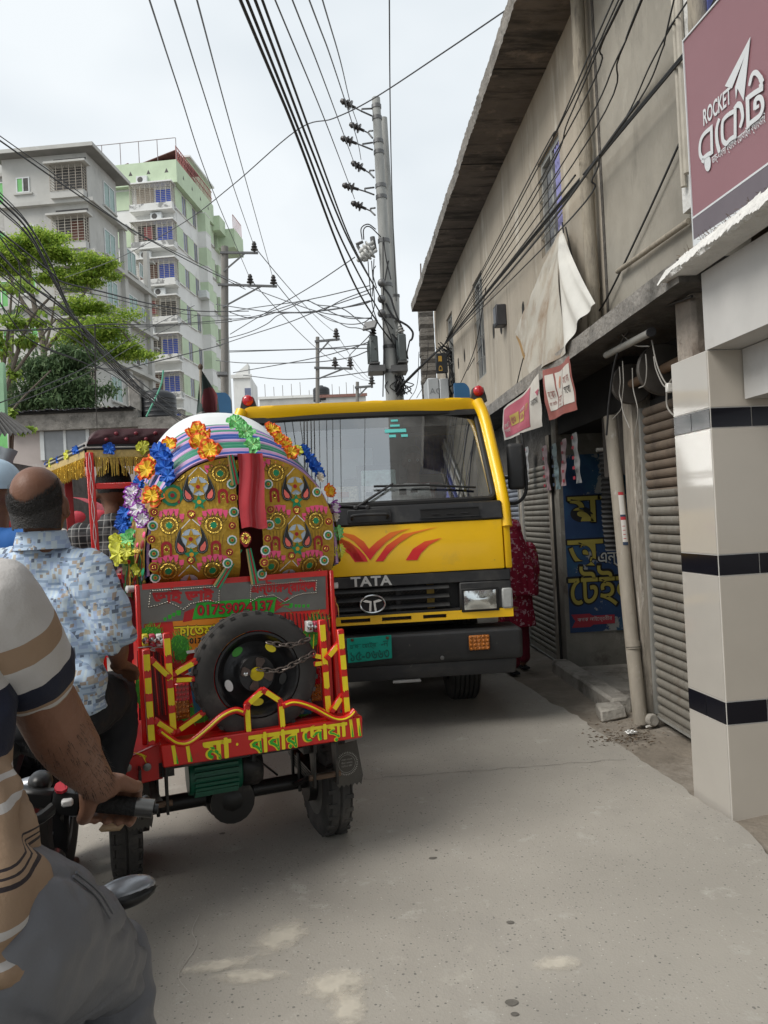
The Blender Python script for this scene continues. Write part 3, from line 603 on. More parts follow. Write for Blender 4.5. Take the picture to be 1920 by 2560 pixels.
zt = atY(1521, 757, 3.5).z
b = MB(); b.add([P0+V((0, 0, 0))+dL*0, P0+dL*LW, P0+dL*LW+dR*RW, P0+dR*RW]+[P0+V((0, 0, zt)), P0+dL*LW+V((0, 0, zt)), P0+dL*LW+dR*RW+V((0, 0, zt)), P0+dR*RW+V((0, 0, zt))], [(0, 4, 5, 1), (1, 5, 6, 2), (2, 6, 7, 3), (3, 7, 4, 0), (4, 7, 6, 5)], GROUT)
b.build('grout_core', cb, True)
def tiles(o, du, nrm, width, cuts, zs, m, mb_, g=.0028):
    bb = MB(); bk = MB()
    for i, (z0, z1) in enumerate(zip(zs[:-1], zs[1:])):
        blk = i in (1, 3, 5); cc = cuts[1] if blk else cuts[0]; t = bk if blk else bb
        for u0, u1 in zip(cc[:-1], cc[1:]):
            p = [o+du*(u0+g)+V((0, 0, z0+g)), o+du*(u1-g)+V((0, 0, z0+g)), o+du*(u1-g)+V((0, 0, z1-g)), o+du*(u0+g)+V((0, 0, z1-g))]
            q = [a+nrm*(.004 if blk else .003) for a in p]
            t.add(p+q, [(4, 5, 6, 7), (0, 1, 5, 4), (1, 2, 6, 5), (2, 3, 7, 6), (3, 0, 4, 7)], mb_ if blk else m)
    bb.build('beige_tiles', cb, True); bk.build('black_tiles', cb, True)
zs = [0, b6, b5, b4, b3, b2, b1, zt]
tiles(P0, dL, -dR, LW, ([0, LW], [0, .165, LW]), zs, TILEL, TBLK)
tiles(P0, dR, -dL, RW, ([0, .62, RW], [0, .205, .41, .62, .83, 1.04, RW]), zs, TILE, TBLK)
b = MB()   # white fascia beam running along the street above the pillar, shutter box below it
zf0 = zt+.003
fa = P0+dR*.002; fdir = V((.045, -1, 0)).normalized()
b.hexa([fa+V((0, .02, zf0)), fa+V((0, .02, 2.575)), fa+V((.4, .02, zf0)), fa+V((.4, .02, 2.575)), fa+fdir*2.2+V((0, 0, zf0)), fa+fdir*2.2+V((0, 0, 2.575)), fa+fdir*2.2+V((.4, 0, zf0)), fa+fdir*2.2+V((.4, 0, 2.575))], WPA)
b.build('fascia_beam', cb, True)
fb = P0+dR*.17-dL*.012
zb = atY(1583, 862, 3.48).z
b = MB(); b.hexa([fb+V((0, 0, zb)), fb+V((0, 0, zf0-.004)), fb+V((.3, 0, zb)), fb+V((.3, 0, zf0-.004)), fb+fdir*2.2+V((0, 0, zb)), fb+fdir*2.2+V((0, 0, zf0-.004)), fb+fdir*2.2+V((.3, 0, zb)), fb+fdir*2.2+V((.3, 0, zf0-.004))], WPA); b.build('shutter_box', cb, True)
b = MB(); RGH = mat('rough_whitewash', (.66, .65, .62), .95, var=.15, vs=9, bump=.9, bs=45, dirt=[((.3, .27, .22), 7, .62, .72, (1, 1, 1))]); N = 260; M_ = 9
def fr(u, v_):
    y = 3.66-2.1*u; a = v_*pi*.5; ed = .030*noise.fractal(V((y*9, v_*5, 0)), .7, 2.2, 6)+.012*noise.noise(V((y*70, v_*30, 3)))
    if v_ < .3: return (1.745-.14*(v_/.3), y, 2.578+.003*v_)
    q = (v_-.3)/.7
    return (1.605+.11*q+ed*.6*(1 if v_ < .98 else .3)+.04*q*q, y, 2.58+.115*sin(q*pi/2)+ed)
b.grid(fr, N, 16, RGH, False); b.build('canopy_edge', cb, True)
b = MB()
for k in range(260):   # dry roots and straw along the slab's top edge
    y = 3.7-1.6*rnd.random(); p = V((1.70+rnd.uniform(0, .05), y, 2.68)); d_ = V((rnd.uniform(-.03, .0), rnd.uniform(-.03, .03), rnd.uniform(-.005, .035)))
    b.tube([p, p+d_*.6+V((0, .008*rnd.uniform(-1, 1), .006)), p+d_], .0011, TWIG, 3, cap=False)
b.build('straw_fringe', cb, True)
OLD = mat('peeling_column_plaster', (.26, .225, .19), .95, var=.35, vs=5, bump=.9, bs=18, dirt=[((.13, .10, .08), 3, .54, .66, (1, 1, .5)), ((.38, .35, .31), 4, .6, .7, (1, 1, .6))])
b = MB(); b.box2((1.80, 3.72, zt-.1), (2.1, 3.93, 2.56), OLD, bev=.02); b.build('old_column', cb, True)
# billboard
bb_ = thing('billboard', 'maroon mobile banking billboard with white paper plane logo above the tiled pillar', 'billboard', (1.78, 3.4, 2.74))
BBM = mat('maroon_vinyl', (.24, .115, .13), .4, var=.05, vs=2); BBW = mat('billboard_white', (.58, .60, .61), .5, var=.04); BBS = mat('slate_stripe_vinyl', (.125, .105, .12), .45)
OB = atY(1501, 531, 3.56); dirb = V((.09, -1, 0)).normalized(); NB = V((-1, -.09, 0)).normalized(); HB = atY(1490, 90, 3.56).z-OB.z
FB = frame(dirb, (0, 0, 1), NB, OB)
b = MB(); b.box2((0, 0, -.05), (1.9, HB, 0), BBM, FB); b.build('panel', bb_, True)
b = MB(); b.box2((0, -.003, -.004), (1.9, .028, .004), BBW, FB); b.box2((0, .128, 0), (1.9, .137, .004), BBW, FB); b.box2((-.006, 0, -.05), (0, HB, .006), BBW, FB); b.box2((-.006, HB, -.05), (1.9, HB+.008, .006), BBW, FB); b.build('white_trim', bb_, True)
b = MB(); b.box2((0, .0285, 0), (1.9, .1275, .003), BBS, FB); b.build('slate_stripe', bb_, True)
BI = FB.inverted()
def bp(x, y):  # photo survey point in crop 3 coordinates -> board coordinates
    q = BI @ at_plane((1740+x/6.144)/K, (80+y/6.144)/K, OB, NB); return (q.x, q.y)
def bpoly(b, pts, m=BBW, d=.004): b.prism([bp(*p) for p in pts], .002, m, FB @ Matrix.Translation((0, 0, d)))
b = MB()
bpoly(b, [(853, 75), (462, 830), (568, 867), (765, 375)]); bpoly(b, [(853, 75), (772, 355), (618, 850), (632, 1035), (655, 865), (750, 1055)]); b.build('paper_plane_logo', bb_, True)
b = MB()
def stroke(outer, inner): bpoly(b, outer + [outer[0]] + [inner[0]] + inner[::-1][:-1] + [inner[0]])
# bold custom letters of the wordmark, traced as thick strokes
nR = [0]
def rib(pts, wd):
    pts = [tuple(q)[:2] for q in bez([(x, y, 0) for x, y in pts], 5)] if len(pts) > 3 else pts; wd = wd if not hasattr(wd, '__len__') else [wd[min(len(wd)-1, int(i/5))] for i in range(len(pts))]
    P = [V((*bp(*p), 0)) for p in pts]; n = len(P); Lf = []; Rt = []
    for i in range(n):
        t = (P[min(i+1, n-1)]-P[max(i-1, 0)]).normalized(); s_ = V((-t.y, t.x, 0)); k = wd[i] if hasattr(wd, '__len__') else wd; Lf.append(P[i]+s_*k); Rt.append(P[i]-s_*k)
    vs = Lf+Rt; nR[0] += 1; b.add([p+V((0, 0, .0065+.0002*nR[0])) for p in vs], [(i, n+i, n+i+1, i+1) for i in range(n-1)], BBW, False, FB)
s1 = .0100
rib([(255, 1430), (265, 1880)], s1); rib([(265, 1465), (180, 1530), (115, 1610), (82, 1720), (80, 1850), (100, 1920), (140, 1960)], s1); rib([(265, 1850), (190, 1890), (120, 1960), (150, 1985)], s1)
bpoly(b, [(195+48*cos(t), 2015+125*sin(t)) for t in [2*pi*i/24 for i in range(24)]])
rib([(380, 1330), (340, 1480), (345, 1680), (385, 1850)], [s1, s1*1.1, s1*1.1, s1*.6])
rib([(625, 1180), (625, 1640)], s1); rib([(625, 1210), (520, 1270), (440, 1360), (425, 1480), (430, 1620), (450, 1690), (490, 1715)], s1); rib([(625, 1600), (550, 1650), (490, 1715), (460, 1690)], s1)
rib([(610, 1190), (660, 1120), (710, 1130), (735, 1220), (740, 1330), (700, 1470)], [s1, s1*1.2, s1*1.1, s1, s1, s1*.8])
rib([(815, 985), (830, 1480)], s1*1.15); rib([(815, 1020), (920, 940), (1060, 855)], s1*1.1); rib([(1050, 780), (1010, 690), (950, 625), (890, 660), (845, 830)], [s1*1.2, s1, s1, s1, s1*.7]); rib([(1000, 850), (1055, 790)], s1)
rib([(830, 1430), (900, 1370), (1000, 1290), (1045, 1200), (1055, 1100), (1030, 1020), (985, 1010), (940, 1060), (935, 1190)], s1*1.05)
rib([(935, 1180), (1000, 1130)], s1*.7)
b.build('wordmark', bb_, True)
b = MB()
A, B_ = V((*bp(130, 1450), 0)), V((*bp(555, 1090), 0)); xd = (B_-A); ang = atan2(xd.y, xd.x)
b.text('ROCKET', .075, BBW, FB @ Matrix.Translation((A.x, A.y, .005)) @ Matrix.Rotation(ang, 4, 'Z'), .02, xd.length)
A, B_ = V((*bp(262, 2070), 0)), V((*bp(1085, 1430), 0)); xd = (B_-A); ang = atan2(xd.y, xd.x)
b.text('ডাচ্-বাংলা ব্যাংক েমাবাইল ব্যাংকিং', .055, BBW, FB @ Matrix.Translation((A.x, A.y, .005)) @ Matrix.Rotation(ang, 4, 'Z'), .008, xd.length)
b.build('lettering', bb_, True)
# window with blue curtain above the billboard
b = MB(); b.box2((WX-.01, 2.6, 3.7), (WX+.1, 3.78, 5.2), mat('violet_blue_curtain', (.17, .2, .55), .8, var=.12)); 
wq = b.build('upper_window'); tag(wq, 'blue curtained upper window showing above the maroon billboard', 'window')
b = MB(); b.beam((WX-.05, 3.75, 3.86), (WX-.05, 2.6, 4.28), .03, .05, SGK); b.beam((WX-.05, 3.35, 3.7), (WX-.05, 3.35, 4.8), .03, .05, WHT); b.build('window_bars', wq, True)
# the taller house over the tiled shop, beyond the right border (it shows as a reflection in the truck's windscreen)
uh = thing('tall_house', 'tall cement house above the tiled shop, behind the maroon billboard', 'building', (4, -2, 0)); b = MB(); b.box2((2.10, -9, 2.75), (7, 3.3, 15.5), mat('shade_dark_house_wall', (.07, .064, .058), .95, var=.3, vs=1)); b.build('wall', uh, True)  # wall colour darkened to stand for shade in the windscreen reflection
# nameplate box, lamp box, white cabinets on the far wall
b = MB(); c0, c1 = atX(943, 768, 1.74), atX(966, 803, 1.74); q = MB()
dp = thing('hanging_sign', 'small black hanging sign with gold letters at the far end of the wall', 'sign', (1.8, 13, 4))
YS = 12.6; p0, p1 = atY(943, 806, YS), atY(966, 762, YS)
b = MB(); b.box2((p0.x, YS, p0.z), (p1.x, YS+.07, p1.z), mat('black_sign_enamel', (.02, .022, .025), .5), bev=.01); b.build('board', dp, True)
b = MB(); GLD = mat('gold_letter', (.5, .3, .06), .4, metal=.3); hh = p1.z-p0.z
for s_, fz in (('D', .10), ('I', .58)): b.text(s_, .06, GLD, frame((0, 0, 1), (-1, 0, 0), (0, -1, 0), (p0.x+.1, YS-.005, p0.z+hh*fz)), .02, .09)
b.build('lettering', dp, True)
wire([atY(963, 772, YS), V((WX, YS+.3, p1.z+.1))], .015, WBK, 'black bracket arm of the hanging sign', 'bracket', 'bracket_arm')
b = MB(); c = atX(1080, 683, 1.94); b.box((c.x, c.y, c.z), (.12, .16, .24), mat('dark_lamp_box', (.045, .045, .05), .5), bev=.01); b.box((c.x-.063, c.y, c.z), (.006, .12, .18), GLASSD); tag(b.build('wall_lamp'), 'dark box floodlight mounted on the upper plaster wall', 'lamp')
GAL = mat('pale_grey_enamel', (.42, .44, .45), .45, var=.08)
YS = 12.8; p0, p1 = atY(925, 862, YS), atY(968, 815, YS)
b = MB(); b.box2((p0.x, YS, p0.z-.5), (p1.x-.16, YS+.6, p1.z), GAL, bev=.015); b.text('AC', .1, mat('grey_ink', (.2, .21, .22), .6), frame((1, 0, 0), (0, 0, 1), (0, -1, 0), (p0.x+.03, YS-.004, p0.z+.08)), 0, .2)
b.box2((p1.x-.15, YS-.02, p0.z-.5), (p1.x, YS+.6, p1.z-.02), GAL, bev=.01)
tag(b.build('meter_cabinet'), 'pale grey metal cabinet fixed low on the far wall under the hanging sign', 'cabinet')
b = MB(); YB = 14.72
for i in range(46):
    z = 2.2+i*.075; j = .02*noise.noise(V((i*1.7, 0, 0))); b.box2((1.72+j, YB, z), (1.99+j*.5, YB+.25, z+.07), CONC if i % 3 else DARKC)
tag(b.build('broken_brick_wall'), 'ragged broken brick wall end hanging under the far end of the eave', 'wall')
# ================================================================ LEFT SIDE AND BACKGROUND
GRN = mat('pale_green_paint', (.50, .60, .43), .85, var=.10, vs=.8, dirt=[((.27, .29, .24), .9, .6, .78, (1, 1, .4))])
WHB = mat('stained_white_paint', (.70, .70, .68), .88, var=.08, vs=.5, dirt=[((.36, .36, .35), .7, .58, .74, (1, 1, .35))])
PEEL = mat('peeling_balcony_paint', (.66, .66, .64), .9, var=.1, vs=1, dirt=[((.27, .27, .265), 1.3, .50, .56, (1, 1, 1))])
GRC = mat('grey_cement_facade', (.46, .455, .43), .92, var=.12, vs=.6, dirt=[((.34, .335, .32), .5, .55, .72, (1, 1, .4)), ((.54, .535, .52), 1.2, .6, .75, (1, 1, 1))])
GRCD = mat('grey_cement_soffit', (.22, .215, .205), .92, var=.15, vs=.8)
GRILL = mat('cream_grille', (.42, .39, .33), .6); GLG = mat('green_tinted_glass', (.16, .27, .24), .2, var=.2, spec=.7); GLG2 = mat('bright_green_blind', (.16, .45, .15), .6); GLB = mat('blue_shutter_blind', (.06, .12, .55), .6, var=.1); GLV = mat('slate_blue_glass', (.16, .18, .27), .25, spec=.7)
ALU = mat('white_window_frame', (.6, .62, .62), .5); DRK = mat('dark_room', (.10, .095, .092), .9, var=.3); BRN_D = mat('brown_door', (.16, .075, .055), .7); RDC = mat('red_cloth', (.42, .10, .11), .85); BRK = mat('red_brick_parapet', (.23, .12, .10), .9, var=.25, vs=6)
def win(parent, M, x, z, w_, h, glass, half=None, d=.0, frame_=ALU, name='window'):
    """window on the local facade plane y = d (outside is -y)"""
    f = MB()
    for xx in (x, x+w_/2, x+w_): f.box2((xx-.035, d-.05, z), (xx+.035, d-.0, z+h), frame_, M)
    for zz in (z, z+h): f.box2((x-.034, d-.048, zz-.035), (x+w_+.034, d-.002, zz+.035), frame_, M)
    o = f.build(name, parent)
    g = MB(); g.box2((x, d-.02, z), (x+w_/2, d-.005, z+h), glass, M); g.box2((x+w_/2, d-.02, z), (x+w_, d-.005, z+h), half or glass, M); g.build('pane', o); return o
def grille(parent, M, x0, x1, y0, y1, z0, z1, m=GRILL, n=9, name='balcony_grille', side=True):
    b = MB()
    for i in range(n+1):
        z = z0+(z1-z0)*i/n
        b.beam((x0, y0, z), (x1, y0, z), .017, .017, m); 
        if side: b.beam((x1, y0, z), (x1, y1, z), .022, .022, m); b.beam((x0, y0, z), (x0, y1, z), .022, .022, m)
    k = max(3, int((x1-x0)/.38))
    for i in range(k+1):
        x = x0+(x1-x0)*i/k; b.beam((x, y0-.004, z0), (x, y0-.004, z1), .03, .03, m)
    if side:
        for i in range(1, 3): y = y0+(y1-y0)*i/2; b.beam((x1+.004, y, z0), (x1+.004, y, z1), .03, .03, m)
    b.v = [tuple(M @ V(p)) for p in b.v]; return b.build(name, parent)
def ac_unit(parent, M, x, y, z, s=1):
    b = MB(); b.box2((x, y, z), (x+.8*s, y+.3, z+.55*s), ALU, M, bev=.02); b.lathe([(0, 0), (.2*s, 0), (.23*s, -.02)], DRK, M @ frame((1, 0, 0), (0, 0, 1), (0, -1, 0), (x+.3*s, y-.004, z+.28*s)), 14); return b.build('air_conditioner', parent)
I4 = Matrix.Identity(4)
# ---- grey building
c = atY(185, 328, 46); GH = c.z
gb = thing('grey_apartment_building', 'unpainted grey cement apartment building behind the trees, green tinted windows', 'building', (c.x, 46, 0), -R(7.8))
SIDE = lambda y0=0: frame((0, 1, 0), (-1, 0, 0), (0, 0, 1), (0, y0, 0))   # local x -> along the side, outside is +x
S = SIDE()
fl = 3.02
b = MB(); b.box2((-5.2, 0, 0), (0, 4.1, GH-.02), GRC); b.box2((-5.2, 4.1, 0), (0, 9.2, GH-2*fl+.5), GRC); b.box2((-9, 1.2, 0), (-5.2, 6, GH-.5), GRC); b.build('wall', gb)
b = MB(); b.box2((-5.6, -.75, GH-.02), (.75, 4.7, GH+.2), GRC); b.build('roof_slab', gb)
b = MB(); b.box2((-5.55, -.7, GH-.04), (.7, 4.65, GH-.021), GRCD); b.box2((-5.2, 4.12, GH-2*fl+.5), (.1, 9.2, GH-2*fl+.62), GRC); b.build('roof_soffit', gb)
for k in range(6):
    z = GH-fl*(k+1)
    if z < 2: break
    b = MB(); b.box2((-5.3, -.35, z-.02), (.45, 9.3 if k else 4.6, z+.2), GRC); b.build('floor_band', gb)
    # recessed corner balcony with hood and grille
    b = MB(); b.box2((-2.0, -.003, z+.24), (-.004, .0, z+fl-.3), DRK); b.box2((-2.25, -.8, z+2.15), (.25, .0, z+2.27), GRC); b.box2((-2.0, -.55, z+.2), (0, -.1, z+.62), GRC); b.build('balcony', gb)
    grille(gb, I4, -1.98, -.02, -.58, -.05, z+.62, z+2.12, GRILL if k % 2 else mat('rust_grille', (.32, .285, .24), .7))
    if k % 2: 
        b = MB(); b.box2((-1.15, -.012, z+.5), (-.35, -.005, z+2), BRN_D); b.build('balcony_door', gb)
    win(gb, I4, -4.3, z+.95, .75, .85, GLG2, DRK) if k == 0 else win(gb, I4, -4.2, z+.95, .8, 1, DRK, GLG2)
    win(gb, S, 2.2 if k == 0 else 2.0, z+.75, 1.5, 1.5, GLG, None, -.01)
    if k >= 1:
        win(gb, S, 5.3, z+.7, 1.4, 1.5, GLG, DRK if k == 3 else None, -.01); win(gb, S, 7.4, z+1.0, .55, .9, GLG, None, -.01)
        b = MB(); b.box2((0, 4.25, z+.22), (.28, 4.75, z+fl-.03), GRC); b.build('pilaster', gb); b = MB(); b.box2((0, 8.2, z+.22), (.28, 8.7, z+fl-.03), GRC); b.build('pilaster', gb)
        b = MB(); b.box2((.004, 8.75, z+.7), (.012, 9.18, z+2.3), DRK); b.box2((0, 8.72, z+2.32), (.5, 9.2, z+2.42), GRC); b.build('side_opening', gb)
    b = MB(); b.box2((-4.5, -.10, z+.8), (-3.35, -.002, z+.9), GRC); b.box2((.002, 1.95, z+.60), (.2, 3.75, z+.70), GRC); b.box2((.002, 5.1, z+.55), (.2, 6.8, z+.65), GRC); b.build('window_sill', gb)
    win(gb, I4, -6.9, z+.6, 1.3, 1.6, GLG2, None, 1.19)
b = MB(); b.box2((-9.1, 1.0, GH-.5), (-5.1, 6, GH-.3), GRC); b.box2((-6.5, 2, GH-.3), (-5.7, 3, GH+1.1), GRC); b.build('stair_head', gb)
# ---- green building
c = atY(380, 344, 60); HH = c.z
ge = thing('green_apartment_building', 'tall white and pale green apartment building with blue shuttered balconies', 'building', (c.x, 60, 0), -R(9.0))
b = MB(); b.box2((-11, .5, 0), (-.5, 13.5, HH-1.2), WHB); b.build('wall', ge)
b = MB(); b.box2((-11.2, 0, HH-1.75), (0, 9, HH), GRN); b.box2((-11, 9, HH-2.2), (.5, 10.7, HH-.9), GRN); b.box2((-8, 10.7, HH-3.2), (1.3, 13.6, HH-1.5), GRN); b.build('parapet', ge)
b = MB()
for i in range(7): x = -9.5+i*1.45; b.poly([(x-.16, -.006, HH-.95), (x+.16, -.006, HH-.95), (x, -.006, HH-.6)], DRK)
for i in range(4): y = 1.5+i*2; b.poly([(.006, y-.16, HH-.95), (.006, y+.16, HH-.95), (.006, y, HH-.6)], DRK)
b.build('parapet_opening', ge)
b = MB(); b.box2((-7.5, 2.0, HH), (-.5, 6, HH+.9), BRK); b.box2((-2.6, 5, HH), (-.8, 11, HH+2.5), GRN); b.box2((-2.8, 4.8, HH+2.5), (-.5, 11.2, HH+2.65), WHB); b.build('roof_room', ge)
b = MB(); SH = mat('maroon_corrugated_sheet', (.15, .075, .07), .6, metal=.3, var=.2)
for x, z in ((-6.2, .9), (-3.6, 1.2), (-2.2, 1.6)): b.hexa([(x, 2, HH+z-.3), (x, 2, HH+z-.24), (x+.3, 6, HH+z-.2), (x+.3, 6, HH+z-.14), (x+1.5, 2, HH+z+.12), (x+1.5, 2, HH+z+.18), (x+2, 6, HH+z-.3), (x+2, 6, HH+z-.24)], SH)
b.build('roof_shed', ge)
RAILM = mat('thin_grey_rail', (.24, .2, .2), .6); RAILR = mat('red_rail', (.38, .13, .12), .6)
b = MB()
for i in range(8): x = -10.5+i*1.5; b.tube([(x, .15, HH), (x, .15, HH+1.75)], .03, RAILM, 5)
b.tube([(-11, .15, HH+1.75), (-.05, .15, HH+1.75)], .03, RAILM, 5); b.build('roof_railing', ge)
b = MB()
for i in range(26): y = .3+i*.34; b.tube([(-.1, y, HH), (-.1, y, HH+1.2)], .028, RAILR, 4)
for z in (.6, 1.2): b.tube([(-.1, .3, HH+z), (-.1, 9, HH+z)], .035, RAILR, 4)
for i in range(8): y = 10.8+i*.38; b.tube([(1.2, y, HH-1.5), (1.2, y, HH-.2)], .028, RAILR, 4)
b.tube([(1.2, 10.8, HH-.2), (1.2, 13.5, HH-.2)], .03, RAILR, 4); b.build('red_roof_railing', ge)
f2 = 2.93
for k in range(9):
    z = HH-1.2-f2*(k+1)
    if z < 1: break
    SG = frame((0, 1, 0), (-1, 0, 0), (0, 0, 1), (-.5, 0, 0))
    b = MB(); b.box2((-10.8, .44, z+.75), (-3.9, .499, z+2.2), GRN); b.build('green_band', ge)
    b = MB()   # zigzag green panels of the side: panels stand proud between windows
    for y0, y1, pr in ((.5, 2.0, .10), (3.0, 4.4, .10), (5.9, 7.2, .7), (7.2, 9.4, .28), (10.4, 11.6, .28)): b = MB(); b.box2((-.499, y0, z+.7), (-.5+pr, y1, z+2.25), GRN); b.build('side_green_panel', ge)
    b = MB()
    for y0, y1, pr in ((.5, 2.0, .12), (2.0, 3.0, .06), (3.0, 4.4, .12), (5.9, 7.2, .72), (7.2, 9.4, .3)): b = MB(); b.box2((-.499, y0+.002, z+2.25), (-.5+pr, y1-.002, z+2.32), WHB); b.box2((-.499, y0+.002, z+.62), (-.5+pr, y1-.002, z+.699), WHB); b.build('side_band', ge)
    b = MB(); b.box2((-.499, 5.9, z-.6), (.2, 7.2, z+.61), WHB); b.build('bay_wall', ge)
    for y, w_ in ((2.1, .85), (4.55, .8), (9.5, .8)): win(ge, SG, y, z+.75, w_, 1.5, GLV, None, -.01, GRILL)
    b = MB(); b.box2((-3.75, -.42, z+.2), (-.35, .499, z+.32), WHB); b.box2((-3.75, -.42, z+.32), (-.35, -.3, z+.75), PEEL); b.box2((-.47, -.299, z+.32), (-.35, .499, z+.75), PEEL); b.box2((-3.75, -.299, z+.32), (-3.63, .499, z+.75), PEEL); b.box2((-3.8, -.5, z+2.3), (-.3, .499, z+2.4), WHB)
    b.box2((-3.5, .47, z+.75), (-2.1, .498, z+2.3), BRN_D if k % 3 == 2 else (DRK if k in (1, 4) else mat('beige_wall', (.45, .38, .31), .8))); b.build('balcony', ge)
    b = MB(); b.box2((-1.95, .44, z+.5), (-.7, .469, z+2.1), GLB if k != 3 else DRK); b.build('blue_shutter', ge)
    if k in (1, 3):
        b = MB(); b.box2((-3.0, .40, z+1.2), (-2.3, .42, z+2.2), RDC); b.build('hanging_cloth', ge)
    grille(ge, I4, -3.7, -.4, -.36, .45, z+.75, z+2.28, n=11)
    if k < 5: ac_unit(ge, I4, -3.2 if k % 2 == 0 else -2.2, -.2, z+2.42, 1.1)
b = MB(); b.box2((-.5, 5, HH-9.3), (.3, 5.8, HH-8.7), ALU, bev=.02); b.build('air_conditioner', ge)
# ---- distant white buildings past the left pole and low roofs at the street end
for (x0, y0, x1, yb, Y, lb) in ((503, 812, 540, 900, 90, 'small white stepped building far off beside the left power pole'), (693, 855, 790, 900, 110, 'low far rooftop building with brown parapet under the distant poles'), (560, 859, 680, 900, 120, 'thin grey far roof just above the yellow truck')):
    p, q = atY(x0, y0, Y), atY(x1, y0, Y); t = thing('distant_building', lb, 'building', ((p.x+q.x)/2, Y, 0)); b = MB()
    b.box2((p.x, Y, 0), (q.x, Y+8, p.z), WHB if Y < 100 else GRC); b.build('wall', t, True)
    b = MB(); b.box2((p.x-.2, Y-.2, p.z-.3), (q.x+.2, Y-.004, p.z+.1), BRK if Y == 110 else WHB); b.build('parapet', t, True)
    if Y < 100:
        b = MB(); b.box2((p.x+1.3, Y-.1, p.z-5), (p.x+2.0, Y-.01, p.z-1.5), GLV); b.build('window', t, True); b = MB(); b.hexa([(p.x, Y, p.z), (p.x, Y, p.z), (p.x, Y+2, p.z), (p.x, Y+2, p.z), (p.x+1.8, Y, p.z), (p.x+1.8, Y, p.z+1.4), (p.x+1.8, Y+2, p.z), (p.x+1.8, Y+2, p.z+1.4)], WHB); b.build('stair_head', t, True)
    else:
        b = MB()
        for i in range(6): x = p.x+(q.x-p.x)*(.1+.16*i); b.tube([(x, Y+1, p.z), (x, Y+1, p.z+rnd.uniform(1, 2.4))], .05, BARM, 4)
        b.build('reinforcing_bars', t, True)
TANKM = mat('black_polythene', (.022, .023, .026), .42, var=.1)
def tank(base, r, h, label, letters=None):
    t = thing('water_tank', label, 'water tank', base); b = MB(); prof = [(r*.96, 0), (r, .03*h)]
    for k in range(5): z = h*(.1+.14*k); prof += [(r, z), (r*1.015, z+.02*h), (r, z+.04*h)]
    prof += [(r, .78*h), (r*.9, .86*h), (r*.6, .94*h), (r*.26, .97*h), (r*.26, 1.03*h), (0, 1.04*h)]
    b.lathe(prof, TANKM, None, 28); b.build('body', t)
    if letters:
        b = MB(); vs, fs = text_geo(letters, .02); a0 = -.32
        b.add([(1.006*r*sin(a0+v_.x*.13/r*1.0)*1, -1.006*r*cos(a0+v_.x*.13/r), h*.56+v_.y*.17) for v_ in vs], fs, BBW); b.build('lettering', t)
    return t
p = atY(693, 830, 110); tank((p.x, 111, p.z-.1-2.2), 1.2, 2.2, 'far black rooftop water tank behind the middle power pole')
# ---- low pink-white building with black tank
LY = 24
p0, p1 = atY(18, 885, LY), atY(300, 890, LY); q1 = atY(420, 905, LY)
lb_ = thing('low_building', 'single-storey pale stained building with patched tin roof and wide window', 'building', ((p0.x+p1.x)/2, LY, 0))
PKW = mat('stained_pinkish_plaster', (.42, .37, .35), .9, var=.12, vs=1, dirt=[((.5, .49, .47), 1.4, .55, .65, (1, 1, 1)), ((.22, .2, .19), 1, .6, .75, (1, 1, .6))])
zt_ = p0.z-.02; zw = atY(100, 932, LY).z
b = MB(); b.box2((p0.x, LY, 0), (p1.x, LY+6, zw), PKW); b.build('wall', lb_, True)
b = MB(); b.box2((p0.x-.1, LY-.25, zw), (p1.x+.02, LY+6, zt_-.16), CONC); b.build('roof_beam', lb_, True)
b = MB(); TIN = mat('patched_tin', (.3, .31, .36), .5, metal=.4, var=.3, vs=3, dirt=[((.2, .12, .09), 2, .55, .65, (1, 1, 1))])
b.grid(lambda u, v_: (p0.x-.2+(p1.x-p0.x+.1)*u, LY-.45+6*v_, zt_-.10+.05*noise.noise(V((u*9, v_, 0)))+.02*sin(u*160)), 160, 2, TIN); b.box2((p0.x-.1, LY-.3, zt_-.2), (p1.x-.1, LY-.2, zt_-.13), BLACK); b.build('tin_roof', lb_, True)
c0, c1 = atY(86, 915, LY), atY(196, 990, LY)
f = win(lb_, Matrix.Identity(4), 0, 0, .1, .1, GLASSD) if False else None
b = MB(); b.box2((c0.x, LY-.06, c1.z), (c0.x+.12, LY-.003, c0.z), ALU); b.box2((c1.x-.1, LY-.06, c1.z), (c1.x, LY-.003, c0.z), ALU); b.box2((c0.x+.12, LY-.058, c0.z-.1), (c1.x-.1, LY-.004, c0.z), ALU); b.box2(((c0.x+c1.x)/2-.04, LY-.058, c1.z), ((c0.x+c1.x)/2+.04, LY-.004, c0.z-.1), ALU)
wf = b.build('window', lb_, True); b = MB(); b.box2((c0.x+.12, LY-.03, c1.z), (c1.x-.1, LY-.004, c0.z-.1), mat('hazy_glass', (.22, .23, .24), .15, spec=.8)); b.build('pane', wf, True)
tb = thing('tank_plinth_building', 'low grey crumbling block carrying the black water tank', 'building', ((p1.x+q1.x)/2, LY, 0))
b = MB(); b.box2((p1.x+.03, LY-.3, 0), (q1.x+.3, LY+5, atY(340, 903, LY).z), CONC); b.build('wall', tb, True)
zz = atY(340, 903, LY).z; b = MB(); b.box2((p1.x-.35, LY+.2, 3), (p1.x+.02, LY+.7, atY(270, 815, LY).z), CONC, bev=.03); b.build('brick_column', tb, True)
c = atY(340, 900, LY+.6); r = (atY(380, 870, LY+.6)-atY(300, 870, LY+.6)).x/2
tank((c.x, LY+.75, zz), r, atY(340, 840, LY+.6).z-zz, 'black ribbed water tank with white letters on the low roof left of the flag', 'GAZI')
GP = mat('green_pvc', (.08, .33, .22), .5)
